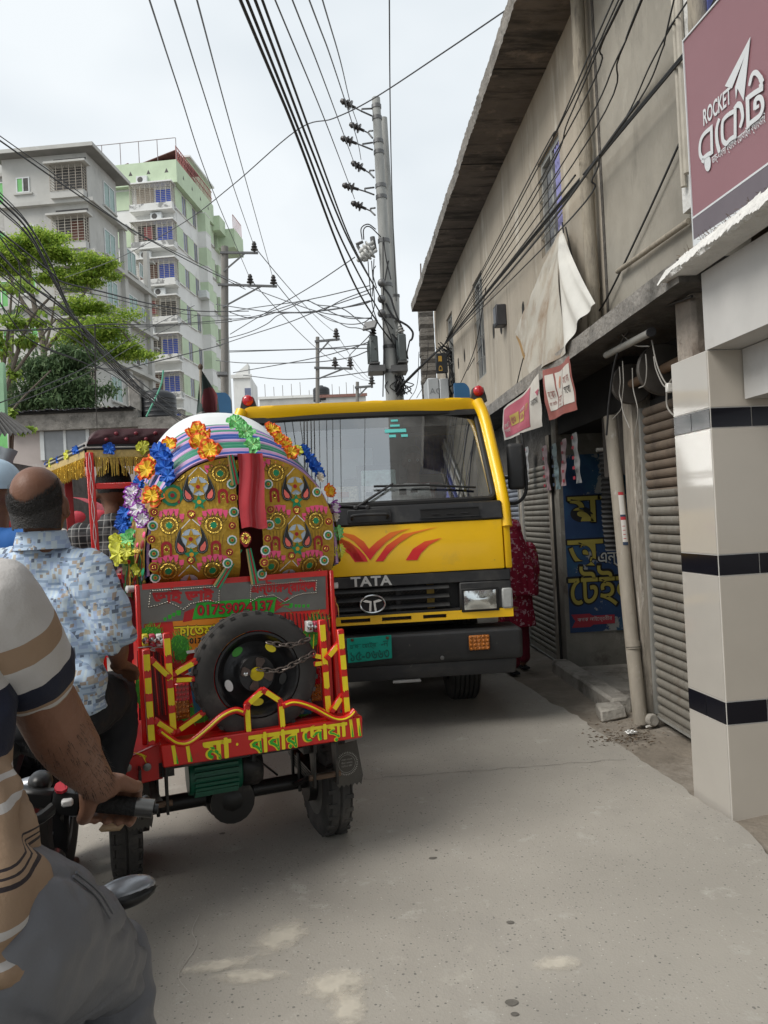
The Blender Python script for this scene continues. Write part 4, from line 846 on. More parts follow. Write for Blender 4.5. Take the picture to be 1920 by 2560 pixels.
wire([(c.x-.1, LY-.4, zz+.0), (c.x+.35, LY-.35, zz+.9), (c.x+.45, LY-.3, zz+1.4)], .03, GP, 'green plastic pipe slanting across the black water tank', 'pipe', 'green_pipe')
# ---- left row of stalls: awning, hanging tarp, dark clutter
ls = thing('roadside_stall', 'dark roadside stall with corrugated awning at the left edge', 'stall', (-4.4, 9, 0))
DB = mat('grimy_brick', (.12, .10, .09), .9, var=.4, vs=8, bump=.6, bs=20)
b = MB(); b.box2((-7, 8.6, 0), (-3.72, 12, 2.35), DB); b.box2((-5.6, 12, 0), (-3.6, 22, 2.2), DB); b.build('wall', ls, True)
CS = mat('sooty_corrugated_sheet', (.05, .048, .046), .6, metal=.3, var=.3)
a0, a1, a2, a3 = atY(-60, 880, 8.2), atY(8, 893, 8.8), atY(70, 935, 8.2), atY(-60, 945, 7.4)
b = MB(); b.grid(lambda u, v_: a0.lerp(a1, u).lerp(a3.lerp(a2, u), v_)+V((0, 0, .018*sin(u*70))), 120, 4, CS); b.build('awning', ls, True)
b = MB(); b.tube([atY(22, 935, 8.5), atY(22, 990, 8.5)], .018, BARM, 6); b.tube([atY(28, 935, 8.5), atY(26, 1000, 8.5)], .012, BARM, 6); b.build('awning_post', ls, True)
b = MB(); t0, t1_, t2_, t3 = atY(-40, 952, 7.6), atY(40, 975, 7.6), atY(22, 1012, 7.6), atY(-40, 985, 7.6)
b.grid(lambda u, v_: t0.lerp(t1_, u).lerp(t3.lerp(t2_, u), v_)+V((0, .05*sin(u*6), .02*noise.noise(V((u*4, v_*4, 0))))), 14, 10, mat('slate_tarp', (.15, .17, .19), .6, var=.15, vs=5)); tag(b.build('hanging_tarp'), 'slate grey tarp hanging over the stall at the left edge', 'tarp')
b = MB(); p = atY(3, 830, 9.5); b.box2((p.x-.9, 9.5, atY(3, 905, 9.5).z), (atY(12, 850, 9.5).x, 9.56, atY(3, 800, 9.5).z+.1), mat('green_sign_enamel', (.28, .48, .30), .5, var=.15), bev=.02)
tag(b.build('green_sign_board'), 'edge of a green sign board at the left border of the photo', 'sign')
CL = [mat('clutter_white_cloth', (.5, .48, .45), .85, var=.25, vs=9, bump=.4), mat('clutter_red_trim', (.42, .03, .05), .6), mat('clutter_gold', (.4, .28, .08), .4, metal=.5, var=.4, vs=20)]
# a second decorated rickshaw waits further along, glimpsed between the heads
r2 = thing('parked_rickshaw', 'red and white decorated rickshaw glimpsed between the bald head and red post', 'rickshaw', (-2.55, 7.2, 0))
b = MB(); b.grid(lambda u, v_: (-2.55+.55*cos(pi*u), 7.2+.4*v_, 1.0+.85*sin(pi*u)**.8), 20, 4, CL[1]); b.build('hood', r2, True)
b = MB()
for k in range(7):
    for q in range(5): b.ball((-3.0+q*.2+.05*(k % 2), 7.17, .75+k*.15), (.085, .03, .06), CL[(k) % 2*0] if k % 3 else CL[1], seg=8, ring=6)
b.box2((-3.05, 7.2, .35), (-2.05, 7.6, 1.0), CL[1]); b.build('frilled_seat_back', r2, True)
b = MB()
for k in range(18):
    a = 2*pi*k/18; b.add([(-2.62, 7.11, 1.12), (-2.62+.17*cos(a), 7.12, 1.12+.17*sin(a)), (-2.62+.17*cos(a+.26), 7.12, 1.12+.17*sin(a+.26))], [(0, 1, 2)], CL[1] if k % 2 else CL[2])
b.build('rosette', r2, True)
b = MB(); TYR0 = mat('tyre_rubber_plain', (.03, .03, .03), .8)
for x in (-3.0, -2.1): b = MB(); b.lathe([(.26, -.025), (.30, -.02), (.31, 0), (.30, .02), (.26, .025)], TYR0, look_frame((x, 7.4, .31), (1, 0, 0)), 20, closed=True); b.build('wheel', r2, True)

# ---- trees
LEAFS = {'fern': [(.30, .43, .06), (.46, .58, .11), (.16, .27, .05)], 'mango': [(.09, .15, .065), (.15, .22, .10), (.055, .095, .045)], 'broad': [(.28, .40, .07), (.38, .50, .11), (.16, .26, .05)], 'palm': [(.06, .11, .06), (.09, .15, .08), (.04, .07, .04)]}
for k_, cs in list(LEAFS.items()): LEAFS[k_] = [mat('leaf_%s_%s' % (k_, w_), c_, .6, var=.2, vs=2, spec=.3) for w_, c_ in zip(('mid', 'light', 'dark'), cs)]
for m_l in [q for v_ in LEAFS.values() for q in v_]:   # thin leaves let light through
    n_, l_, b_ = nodes_of(m_l); tl = n_.new('ShaderNodeBsdfTranslucent'); l_(b_.inputs['Base Color'].links[0].from_socket, tl.inputs[0]); mxs = n_.new('ShaderNodeMixShader'); mxs.inputs[0].default_value = .45; l_(b_.outputs[0], mxs.inputs[1]); l_(tl.outputs[0], mxs.inputs[2]); l_(mxs.outputs[0], [q for q in n_ if q.type == 'OUTPUT_MATERIAL'][0].inputs[0])
BARKM = mat('grey_bark', (.16, .135, .11), .95, var=.3, vs=6, stretch=(4, 4, 1), bump=.5)
def tree(name, label, base, limbs, blobs, kind, n, ls, seed, asp=.35, droop=0):
    t = thing(name, label, 'tree', base); rr = random.Random(seed); b = MB()
    for pts, r0, r1 in limbs:
        P = bez(pts, 5); b.tube(P, [r0+(r1-r0)*i/(len(P)-1) for i in range(len(P))], BARKM, 8)
    b.build('trunk', t, True); b = MB(); M3 = LEAFS[kind]
    for (c, rad, wgt) in blobs:
        c = V(c); subs = [(V((rr.gauss(0, .5)*rad[0], rr.gauss(0, .5)*rad[1], rr.gauss(0, .45)*rad[2])), rr.uniform(.2, .42)) for _ in range(int(9+6*wgt))]
        for _ in range(int(n*wgt)):
            o, k = rr.choice(subs); p = c+o+V((rr.gauss(0, 1)*rad[0]*k, rr.gauss(0, 1)*rad[1]*k, rr.gauss(0, .8)*rad[2]*k))
            a, e, rl = rr.uniform(0, 2*pi), rr.gauss(-.1-droop, .5), rr.uniform(-.8, .8); d = V((cos(a)*cos(e), sin(a)*cos(e), sin(e))); s_ = d.cross(V((0, 0, 1))).normalized(); s_ = (s_*cos(rl)+d.cross(s_)*sin(rl))
            L_ = ls*rr.uniform(.7, 1.35); h = L_*asp; m = M3[1 if rr.random() < .36 else (2 if rr.random() < .35 else 0)]; bend = V((0, 0, -L_*.18))
            b.add([p, p+d*L_*.5+s_*h+bend*.2, p+d*L_+bend, p+d*L_*.5-s_*h+bend*.2], [(0, 1, 2), (0, 2, 3)], m)
    b.build('crown', t, True); return t
TY = 33
def B(x, y, rx, ry, Y=TY, wgt=1, dep=None):
    c = atY(x, y, Y); s_ = Y/1661; return (c, (rx*s_, dep or rx*s_*.8, ry*s_), wgt)
tb0 = atY(75, 1100, TY); base = V((tb0.x, TY, 0)); A = lambda x, y, Y=TY: atY(x, y, Y)
tree('feathery_tree', 'bright green feathery tree spreading in layers before the grey building', base,
     [([base, A(80, 880), A(95, 760), A(70, 640), A(60, 560)], .22, .06), ([A(95, 760), A(150, 690), A(200, 600), A(225, 570)], .1, .03), ([A(92, 780), A(170, 740), A(240, 700), A(300, 760)], .1, .03), ([A(80, 700), A(30, 620), A(10, 560)], .1, .03), ([A(90, 780), A(110, 700), A(120, 640)], .08, .03)],
     [B(50, 535, 48, 26), B(130, 555, 40, 20, wgt=.8), B(85, 510, 35, 16, wgt=.6), B(20, 580, 34, 20, wgt=.6), B(100, 600, 40, 12, wgt=.5), B(205, 575, 38, 22, wgt=.9), B(185, 605, 34, 10, wgt=.4), B(190, 665, 44, 14, wgt=.6), B(215, 715, 60, 26, wgt=1.2), B(165, 725, 30, 24, wgt=.6), B(285, 760, 34, 15, wgt=.5), B(230, 765, 40, 12, wgt=.5)], 'fern', 7000, .105, 3, .34)
MY = 29
base = V((atY(120, 1000, MY).x, MY, 0))
tree('mango_tree', 'dense dark green mango tree rising behind the tin roof', base, [([base, A(120, 900, MY), A(115, 840, MY)], .2, .1), ([A(120, 880, MY), A(160, 840, MY)], .1, .05)],
     [B(95, 830, 62, 45, MY, 1.6), B(150, 840, 50, 40, MY, 1.3), B(60, 870, 40, 28, MY, .8), B(180, 870, 30, 28, MY, .7), B(110, 790, 40, 24, MY, .8), B(165, 785, 30, 34, MY, .7)], 'mango', 3000, .19, 5, .16, .35)
BY = 13
base = V((atY(-60, 1100, BY).x, BY, 0)); A = lambda x, y: atY(x, y, BY)
tree('broad_leaved_tree', 'young tree with large pale yellow-green leaves at the left edge', base, [([base, A(-20, 950), A(20, 820), A(60, 700), A(110, 640)], .06, .02), ([A(-10, 900), A(15, 740), A(28, 600)], .04, .015), ([A(20, 820), A(80, 740), A(120, 690)], .03, .012), ([A(-20, 950), A(40, 870), A(110, 800)], .025, .012)],
     [B(25, 690, 30, 16, BY, .45), B(40, 620, 34, 14, BY, .35), B(8, 740, 18, 26, BY, .4), B(60, 740, 24, 16, BY, .4), B(80, 690, 24, 10, BY, .2), B(15, 890, 18, 10, BY, .3), B(30, 800, 14, 20, BY, .2), B(45, 925, 16, 6, BY, .2)], 'broad', 500, .085, 8, .38, .5)
PYY = 31
base = V((atY(20, 1000, PYY).x, PYY, 0)); t = thing('palm', 'small fan of blue-green palm fronds beside the feathery tree', 'palm', base); b = MB(); b.tube([base, atY(22, 800, PYY), atY(25, 715, PYY)], [.14, .12, .1], BARKM); b.build('trunk', t, True); b = MB(); c = atY(25, 715, PYY); rr = random.Random(4)
for k in range(70):
    a, e = rr.uniform(0, 2*pi), rr.uniform(-.3, 1.3); d = V((cos(a)*cos(e), sin(a)*cos(e), sin(e))); L_ = rr.uniform(.8, 1.5); s_ = d.cross(V((0, 0, 1))).normalized()*.035
    m_ = c+d*L_*.6+V((0, 0, -.05)); e_ = c+d*L_+V((0, 0, -.3)); b.add([c, m_+s_, e_, m_-s_], [(0, 1, 2, 3)], LEAFS['palm'][k % 3])
b.build('fronds', t, True)
# ================================================================ POWER POLES AND WIRES
POLE = mat('spun_concrete_pole', (.35, .355, .34), .9, var=.12, vs=2, stretch=(3, 3, .6), dirt=[((.22, .22, .21), 2, .56, .75, (3, 3, .4))])
POLED = mat('dark_concrete_pole', (.20, .19, .175), .9, var=.15, vs=2, stretch=(3, 3, .5)); STEEL = mat('weathered_steel', (.15, .15, .15), .5, metal=.6, var=.15)
INS = mat('brown_porcelain', (.035, .03, .028), .25, var=.2); INSW = mat('grey_porcelain', (.42, .42, .40), .35); TRF = mat('grey_green_enamel', (.10, .115, .115), .45, var=.1, vs=2)
def insulator(p, s=1, ax=(0, 0, 1), m=INS):
    b = MB(); prof = [(0, -.12), (.03, -.12), (.03, -.02)]
    for k in range(3): z = k*.075; r = .10-.018*k; prof += [(.045, z), (r, z-.012), (r, z+.012), (.05, z+.035)]
    prof += [(.035, .22), (0, .23)]; b.lathe([(r*s, h*s) for r, h in prof], m, look_frame(p, ax, (0, 1, 0) if abs(V(ax).normalized().z) > .9 else (0, 0, 1)), 14); return b
PY0 = 15.0
mpo = thing('utility_pole', 'tall main concrete utility pole with transformers standing behind the truck roof', 'utility pole', (atY(862, 1100, PY0).x, PY0, 0))
pt, pbm = atY(812, 212, PY0), atY(848, 860, PY0); d_ = (pbm-pt)/(pbm.z-pt.z); g = pt + d_*(0-pt.z)
b = MB(); b.tube([g, g.lerp(pt, .5), pt], [.17, .125, .082], POLE, 12); b.build('shaft', mpo, True)
pt2, pb2 = atY(829, 255, PY0+.4), atY(860, 860, PY0+.4); d2_ = (pb2-pt2)/(pb2.z-pt2.z); g2 = pt2+d2_*(-pt2.z)
b = MB(); b.tube([g2, g2.lerp(pt2, .5), pt2], [.15, .11, .07], POLE, 12); b.build('second_shaft', mpo, True)
c4 = lambda x, y, Y=PY0: atY((800+x/5.528)/K, (200+y/5.528)/K, Y)
c5 = lambda x, y, Y=PY0: atY((850+x/4.708)/K, (550+y/4.708)/K, Y)
for zf in [c4(770, y).z for y in (370, 530, 855, 1005, 1470, 1625)]+[c5(500, y).z for y in (250, 770, 1150, 1500, 1790)]:
    c = pt + d_*(zf-pt.z); rr_ = .085+.08*(pt.z-zf)/pt.z
    b = MB(); b.tube([c-V((0, 0, .035)), c+V((0, 0, .035))], rr_+.012, STEEL, 12); b.build('clamp_band', mpo, True)
for k, (ix, iy, jx, jy, p0, p1, q0, q1) in enumerate([(420, 350, 570, 430, 580, 400, 715, 395), (540, 670, 665, 730, 680, 705, 725, 702), (430, 850, 590, 910, 590, 885, 725, 865), (560, 1210, 685, 1285, 690, 1250, 745, 1250), (455, 1490, 625, 1540, 620, 1500, 745, 1485), (565, 1750, 700, 1810, 700, 1775, 760, 1768)]):
    YY = PY0 - .25 if k % 2 == 0 else PY0+.35
    i_ = c4(ix, iy, YY); j_ = c4(jx, jy, YY); b = MB(); b.tube([c4(q0, q1), c4(p0, p1, YY), j_, c4(q0, q1+100)], .018, STEEL, 6); b.tube([j_, i_], .014, STEEL, 6); o = b.build('bracket', mpo, True)
    insulator(i_, .95, (i_-j_)).build('insulator', o, True)
for sx in (0, 1):
    p0, p1 = (c5(338, 1395), c5(450, 1700)) if sx == 0 else (c5(668, 1375), c5(778, 1685))
    b = MB(); b.box2((p0.x, PY0-.25, p1.z), (p1.x, PY0+.45, p0.z), TRF, bev=.02)
    for k in range(6): b.box2((p0.x-.03, PY0-.18+k*.1, p1.z+.08), (p0.x-.001, PY0-.15+k*.1, p0.z-.08), TRF)
    b.box2((p0.x-.02, PY0-.27, p1.z-.03), (p1.x+.02, PY0+.47, p1.z+.0), STEEL); t = b.build('transformer', mpo, True)
    for k in range(3): insulator(V(((p0.x+p1.x)/2, PY0-.15+k*.2, p0.z+.07)), .7, (.2*(1-2*sx), 0, 1), INSW if sx else INS).build('bushing', t, True)
    q = c5(430 if sx == 0 else 690, 1770); b = MB(); b.box((q.x, PY0, q.z), (.32, .5, .12), STEEL); b.build('transformer_shelf', mpo, True)
for k, (x, y) in enumerate(((335, 300), (350, 350), (375, 395), (310, 400))):
    i_ = c5(x, y, PY0-.1); insulator(i_, 1.0, (-.8, .1, -.55), INSW).build('fuse_cutout', mpo, True)
b = MB(); b.tube([c5(205, 300), c5(300, 480), c5(330, 470)], .03, STEEL, 6); b.tube([c5(190, 290), c5(270, 255)], .03, STEEL, 6); b.tube([c5(380, 200), c5(410, 380)], .05, STEEL, 6); b.build('fuse_bracket', mpo, True)
b = MB(); q0, q1 = c5(655, 910, 15.3), c5(660, 1190, 15.3); b.tube([q0, q1], .075, INSW, 12); b.tube([q0, q0+V((0, 0, .05))], .085, STEEL, 12); b.build('surge_arrester', mpo, True)
for pts, r in (([(510, 790), (590, 900), (640, 1050), (690, 1180), (740, 1300)], .02), ([(540, 980), (590, 1080), (650, 1160), (720, 1200), (800, 1250), (855, 1320), (850, 1390), (825, 1420)], .022), ([(610, 1340), (690, 1415), (710, 1330)], .018), ([(510, 1150), (560, 1260), (640, 1500), (700, 1700)], .012), ([(510, 200), (540, 440), (600, 700)], .012), ([(570, 480), (540, 640), (520, 760)], .015), ([(820, 1420), (790, 1560), (800, 1640)], .014), ([(505, 260), (510, 800), (515, 1500), (505, 2080)], .012), ([(260, 230), (250, 100), (330, 50), (420, 110)], .012), ([(280, 230), (280, 110), (350, 80), (480, 200)], .012), ([(330, 490), (345, 700), (380, 1000), (440, 1200)], .01), ([(370, 480), (395, 800), (405, 1000), (370, 1150), (430, 1210)], .01), ([(400, 460), (390, 700), (380, 900)], .01), ([(420, 540), (385, 620), (430, 800)], .01)):
    b = MB(); b.tube(bez([c5(x, y, PY0-.18) for x, y in pts], 6), r, WBK, 5); b.build('drop_cable', mpo, True)
b = MB(); rr = random.Random(11)
for k in range(46):
    p = c5(rr.gauss(680, 28), rr.uniform(1820, 1930), PY0-.1); q = c5(rr.gauss(690, 45), rr.uniform(1990, 2090), PY0-.1); b.tube(bez([p, p.lerp(q, .5)+V((rr.gauss(0, .09), rr.gauss(0, .05), 0)), q], 4), .012, WBK, 4)
b.build('cable_tangle', mpo, True)
b = MB(); q = c5(355, 1240, PY0-.3); b.box((0, 0, 0), (.3, .05, .2), STEEL, look_frame(q, (-.3, -.4, -.8)), bev=.01); b.build('street_light', mpo, True)
for y in (740, 930, 1100): b = MB(); b.ball(c5(490, y, PY0-.2), (.08, .08, .08), STEEL); b.build('cable_clamp', mpo, True)
# cross-arm poles
def armpole(x_, ytop, ybase, Y, r, arms, label, lamp=None):
    t = thing('crossarm_pole', label, 'utility pole', (atY(x_, ybase, Y).x, Y, 0), 0, 'cross-arm power poles along the left side'); p = atY(x_, ytop, Y); q = atY(x_, ybase, Y); q = p+(q-p)*(p.z/(p.z-q.z)); s_ = Y/1661
    b = MB(); b.tube([q, p], [r*1.25, r], POLED, 10); b.build('shaft', t, True); ins = []
    for (x0, y0, x1, y1, bx, by, ex, ey, pins) in arms:
        b = MB(); b.beam(atY(x0, y0, Y-r), atY(x1, y1, Y-r), 4.5*s_, 4.5*s_, STEEL); b.beam(atY(bx, by, Y-r), atY(ex, ey, Y-r), 3*s_, 3*s_, STEEL); o = b.build('crossarm', t, True)
        for (px, py) in pins: c = atY(px, py, Y-r); ins.append(c+V((0, 0, 12*s_))); insulator(c+V((0, 0, 5*s_)), 78*s_).build('insulator', o, True)
    return t, ins
c6 = lambda x, y, Y: atY((540+x/3.95)/K, (600+y/3.95)/K, Y)
D6 = lambda x, y: ((540+x/3.95)/K, (600+y/3.95)/K)
def arm(*v): 
    o = []
    for i in range(0, 8, 2): o += D6(v[i], v[i+1])
    return tuple(o)+([D6(*p) for p in v[8]],)
lp, ins1 = armpole(485.5, 533, 870, 23, .105, [arm(40, 125, 415, 128, 280, 135, 75, 310, [(380, 118)]), arm(20, 440, 602, 458, 450, 455, 65, 665, [(340, 440), (570, 448)])], 'nearest cross-arm pole, standing in front of the green building')
mp_, ins2 = armpole(686, 728, 870, 47, .115, [arm(975, 1003, 1220, 980, 1120, 995, 1010, 1120, [(1190, 975)]), arm(970, 1262, 1350, 1270, 1250, 1275, 1000, 1375, [(1178, 1260), (1328, 1262)])], 'middle cross-arm pole in front of the far black tank')
fp, ins3 = armpole(772, 825, 880, 90, .2, [arm(1370, 1458, 1548, 1443, 1490, 1455, 1410, 1540, [(1540, 1440)])], 'farthest and smallest cross-arm pole at the street end')
b = MB(); c = c6(60, 1325, 22.7); b.box((0, 0, 0), (.30, .08, .2), STEEL, look_frame(c, (.2, -.6, -.5)), bev=.01); b.build('flood_lamp', lp, True)
WG = 'overhead wires strung across the lane'
WN = mat('aged_grey_conductor', (.075, .078, .085), .5, var=.2)
nW = [0]
def W(px, Y0, Y1, r, label, Ys=None, m=None):
    n = len(px); cum = [0]
    for a, c in zip(px[:-1], px[1:]): cum.append(cum[-1]+sqrt((a[0]-c[0])**2+(a[1]-c[1])**2))
    pts = []
    for i, p in enumerate(px):
        t = cum[i]/cum[-1]; y = Ys[i] if Ys else 1/((1-t)/Y0+t/Y1); pts.append(p if isinstance(p, V) else atY(p[0], p[1], y))
    if not isinstance(px[0], V) and px[0][1] < 0 and px[0][1] > -35: pts = [pts[0]+(pts[0]-pts[1]).normalized()*9] + pts   # the span carries on overhead
    if not isinstance(px[-1], V) and px[-1][1] < 0: pts.append(pts[-1]+(pts[-1]-pts[-2]).normalized()*3)
    b = MB(); b.tube(bez(pts, 8), r, m or WBK, 5, cap=False); return tag(b.build('overhead_wire'), label, 'wire', WG)
def toins(px, ins, Y0, Y1, r, label):
    pts = [atY(x, y, yy) for (x, y, yy) in px]+[ins]; pts = [pts[0]+(pts[0]-pts[1]).normalized()*9]+pts; b = MB(); b.tube(bez(pts, 10), r*.75, WN, 5, cap=False); return tag(b.build('overhead_wire'), label, 'wire', WG)
three = 'thin conductor from top left down to the nearest cross-arm pole'
toins([(310, -40, 5.5), (385, 190, 9), (455, 400, 15)], ins1[1], 0, 0, .011, three+' (left)'); toins([(365, -40, 5.5), (440, 200, 9.5), (510, 420, 16)], ins1[0], 0, 0, .011, three+' (middle)'); toins([(415, -40, 5.5), (487, 230, 10), (545, 440, 17)], ins1[2], 0, 0, .011, three+' (right)')
for k in range(3):
    b = MB(); b.tube(sag(ins1[k], ins2[k], .25), .014, WN, 4, cap=False); tag(b.build('overhead_wire'), 'conductor span between the nearest and middle cross-arm poles, %s' % ('upper', 'lower left', 'lower right')[k], 'wire', WG)
for k, a in enumerate(ins2):
    b = MB(); b.tube(sag(a, ins3[0]+V((a.x*.02, 0, 0)), .4), .018, WN, 4, cap=False); tag(b.build('overhead_wire'), 'distant conductor span between the middle and farthest cross-arm poles, %s' % ('upper', 'lower left', 'lower right')[k], 'wire', WG)
for k, (px, r) in enumerate(((((507, -30), (640, 290), (725, 518), (772, 626), (814, 694), (848, 740)), .020), (((522, -30), (655, 305), (738, 518), (816, 667), (850, 712)), .018), (((540, -30), (672, 320), (753, 518), (816, 632), (828, 660)), .018), (((556, -30), (690, 340), (757, 518), (812, 625)), .016))):
    W(px, 5.5, 15, r*.72, 'thick black cable dropping from top centre to the main pole, %s of four' % ('first', 'second', 'third', 'fourth')[k])
for px, lb in ((((582, -30), (700, 255), (755, 400), (766, 430)), 'leftmost of the thin wires reaching the main pole insulators'), (((620, -30), (700, 175), (768, 360)), 'thin wire reaching the third insulator of the main pole'), (((657, -30), (720, 140), (771, 300), (780, 345)), 'thin wire reaching the middle insulators of the main pole'), (((688, -30), (735, 130), (757, 222), (775, 275)), 'rightmost thin wire, reaching the topmost insulator of the main pole')):
    W(px, 5.5, 14.8, .007, lb, m=WN)
W(((841, -20), (842, 150), (844, 300), (848, 450), (856, 650)), 8, 15, .008, 'single vertical wire passing close right of the main pole top', m=WN)
W(((1125, 0), (960, 112), (805, 214), (720, 256), (640, 282), (500, 402), (390, 485), (250, 560), (140, 600)), 7, 22, .008, 'long wire crossing the sky diagonally from the eave to the trees', m=WN)
mids = [((0, 335), (230, 430), (740, 620), (1000, 705), (1180, 740), (1540, 780)), ((0, 635), (330, 685), (600, 718), (900, 710), (1200, 680), (1520, 600)), ((0, 735), (110, 770), (200, 780), (400, 750), (560, 700), (740, 640), (890, 595), (1000, 640), (1250, 680), (1480, 860)), ((0, 820), (300, 780), (470, 750), (700, 680), (880, 600), (1100, 550), (1520, 450)), ((140, 930), (420, 760), (700, 600), (1000, 420), (1370, 170)), ((0, 1000), (300, 920), (500, 830), (650, 730), (1000, 710), (1250, 590), (1540, 480)), ((0, 1050), (300, 950), (700, 820), (1000, 700), (1200, 630), (1500, 530)), ((130, 710), (400, 665), (740, 620), (900, 600), (1050, 670), (1200, 740), (1330, 775), (1520, 770)), ((130, 1095), (980, 1075), (1500, 1030)), ((130, 1107), (900, 1080), (1580, 1068)), ((0, 1190), (300, 1215), (900, 1210), (1300, 1165), (1500, 1095)), ((170, 1310), (900, 1180), (1300, 1080), (1550, 990)), ((270, 1335), (560, 1370), (800, 1375), (1100, 1355), (1550, 1295)), ((990, 715), (1180, 800), (1300, 860), (1400, 870), (1540, 910)), ((1000, 720), (1120, 790), (1290, 830), (1440, 820), (1530, 765)), ((140, 715), (300, 765), (440, 760), (560, 715), (850, 715), (1100, 690), (1420, 640), (1540, 600)), ((1330, 1190), (1320, 1140), (1480, 980), (1560, 880))]
words = ('topmost', 'second', 'humped third', 'rising fourth', 'straight slanting', 'low rising', 'lowest rising', 'wavy upper', 'level', 'second level', 'drooping lower', 'long slanting lower', 'bottom drooping', 'short hanging right', 'looped right', 'knotted middle', 'tied vertical')
for px, wd in zip(mids, words): W([D6(*p) for p in px], 22, 14.7, .011 if wd not in ('knotted middle', 'second') else .013, wd+' wire of the tangle between the cross-arm pole and main pole', m=WN)
left = [(((-10, 297), (152, 410), (257, 479), (328, 521), (430, 575), (530, 625)), .014), (((-10, 415), (60, 485), (110, 570), (171, 702), (285, 827), (380, 905)), .014), (((-10, 424), (62, 500), (118, 607), (171, 702), (290, 838), (400, 915)), .018), (((-10, 440), (66, 515), (122, 620), (176, 706), (300, 835), (430, 935)), .012), (((-10, 492), (111, 589), (135, 609), (220, 630), (329, 657), (430, 672), (537, 672)), .016), (((-10, 500), (70, 600), (165, 690), (230, 760), (310, 850)), .012), (((-10, 540), (60, 610), (150, 680), (250, 780), (340, 880)), .018), (((-10, 560), (70, 640), (170, 715), (270, 800), (400, 900)), .011), (((-10, 585), (80, 660), (175, 730), (285, 832), (370, 870)), .011), (((-10, 610), (90, 690), (180, 745), (280, 830)), .01), (((-10, 714), (90, 712), (175, 705), (241, 700), (363, 701), (500, 690)), .014), (((0, 870), (110, 827), (200, 785), (300, 720), (420, 660)), .010), (((-10, 640), (60, 730), (150, 770), (240, 800), (330, 782), (480, 745)), .01), (((170, 705), (200, 780), (260, 820), (330, 870), (420, 905)), .01), (((40, 560), (44, 620), (30, 700), (0, 790)), .01), (((205, 700), (207, 860), (210, 930)), .012)]
ww = ('highest', 'upper bundled', 'thick bundled', 'lower bundled', 'sagging middle', 'fan', 'thick fan', 'thin fan', 'lower fan', 'lowest fan', 'nearly level', 'rising thin', 'drooping crossing', 'looping right', 'short drooping', 'vertical')
for (px, r), wd in zip(left, ww): W(px, 9, 21, r*.75, wd+' wire on the left, crossing before the trees and grey building')
rr = random.Random(21)
for k in range(13):
    px, r = left[(1, 2, 3, 5, 6, 7, 8, 9, 4, 11, 12, 10, 0)[k]]; o = rr.uniform(-16, 16); W([(x+o*.4*(i > 0), y+o+rr.uniform(-5, 5)) for i, (x, y) in enumerate(px)], 9.5, 22, .007, 'faint extra strand %s the %s left-hand wire' % ('above' if o < 0 else 'below', ww[(1, 2, 3, 5, 6, 7, 8, 9, 4, 11, 12, 10, 0)[k]]))
big = lambda x, y: ((1000+x/1.803)/K, (y/1.803)/K)
knot = (957.8, 747)
rights = [((590, 790), (700, 600), (860, 230), (970, -20)), ((640, 720), (880, 230), (995, -20)), ((600, 900), (760, 540), (900, 210), (1010, -20)), ((730, 640), (910, 200), (1015, -20)), ((700, 790), (980, 260), (1095, -20)), ((780, 740), (990, 250), (1100, -20)), ((600, 1060), (900, 700), (1315, 200)), ((615, 1055), (905, 704), (1318, 208)), ((760, 870), (1060, 480), (1180, 230), (1240, -20)), ((790, 830), (1000, 560), (1130, 290), (1240, 90), (1310, -15)), ((480, 1200), (790, 790)), ((560, 1150), (1000, 560), (1060, 480)), ((700, 1060), (870, 800), (900, 700))]
rw = ('thin cable nearest the eave', 'second thin cable from the eave', 'third thin cable from the eave', 'fourth thin cable from the eave', 'thin cable passing right of the bamboo pole', 'lower thin cable passing right of the bamboo pole', 'upper of the two thick cables', 'lower of the two thick cables', 'thin cable bending up over the cement wall', 'thin cable ending near the white pilaster', 'short cable above the tarpaulin', 'cable joining the thick pair over the cement wall', 'steep cable beside the bamboo pole')
for px, wd in zip(rights, rw): W([knot]+[big(*p) for p in px], 13, 3.8, .0052 if 'thick' not in wd else .0085, wd+' in the plaster wall bundle')
W([big(860, 1443), big(930, 1350), big(1100, 1000), big(1305, 545)], 5.6, 4.0, .007, 'black cable slanting across the cement wall to the billboard edge')
W([big(500, 1850), big(560, 1600), big(620, 1480), big(700, 1200)], 8, 7, .006, 'thin cable running down the wall to the truck beacon')
for dx in (0, 2): W([(864+dx, 836), (900, 800+dx), (930, 772), knot], 14.9, 13, .02, 'thick cable bundle from the main pole foot to the hanging sign%s' % (', lower strand' if dx else ', upper strand'))
for k, (x0, y0, x1, y1) in enumerate(((1050, 620, 985, 850), (1100, 560, 1010, 800), (1180, 470, 1060, 660), (1215, 480, 1225, 720), (1222, 490, 1255, 690), (905, 760, 880, 870), (925, 740, 900, 860))): W([(x0, y0), ((x0+x1)/2+8, (y0+y1)/2+18), (x1, y1)], 9 if k < 3 else (6 if k < 5 else 14), 11 if k < 3 else (6 if k < 5 else 14.5), .006, ('slack', 'thin slack', 'short slack', 'vertical', 'second vertical', 'faint far', 'second faint far')[k]+' cable end drooping in front of the plaster wall')
b = MB(); rr = random.Random(2); k0 = atY(*knot, 13)
for k in range(22):
    p = k0+V((rr.gauss(0, .07), rr.gauss(0, .2), rr.gauss(0, .05))); q = k0+V((rr.uniform(.0, .5), rr.gauss(0, .2), -rr.uniform(.3, 1.1))); b.tube(bez([p, p.lerp(q, .5)+V((rr.uniform(0, .3), 0, 0)), q, k0+V((rr.uniform(0, .3), 0, -rr.uniform(.1, .4)))], 6), .01, WBK, 4, cap=False)
tag(b.build('cable_coil'), 'tangle of coiled cables tied beside the hanging sign on the wall', 'cable coil')
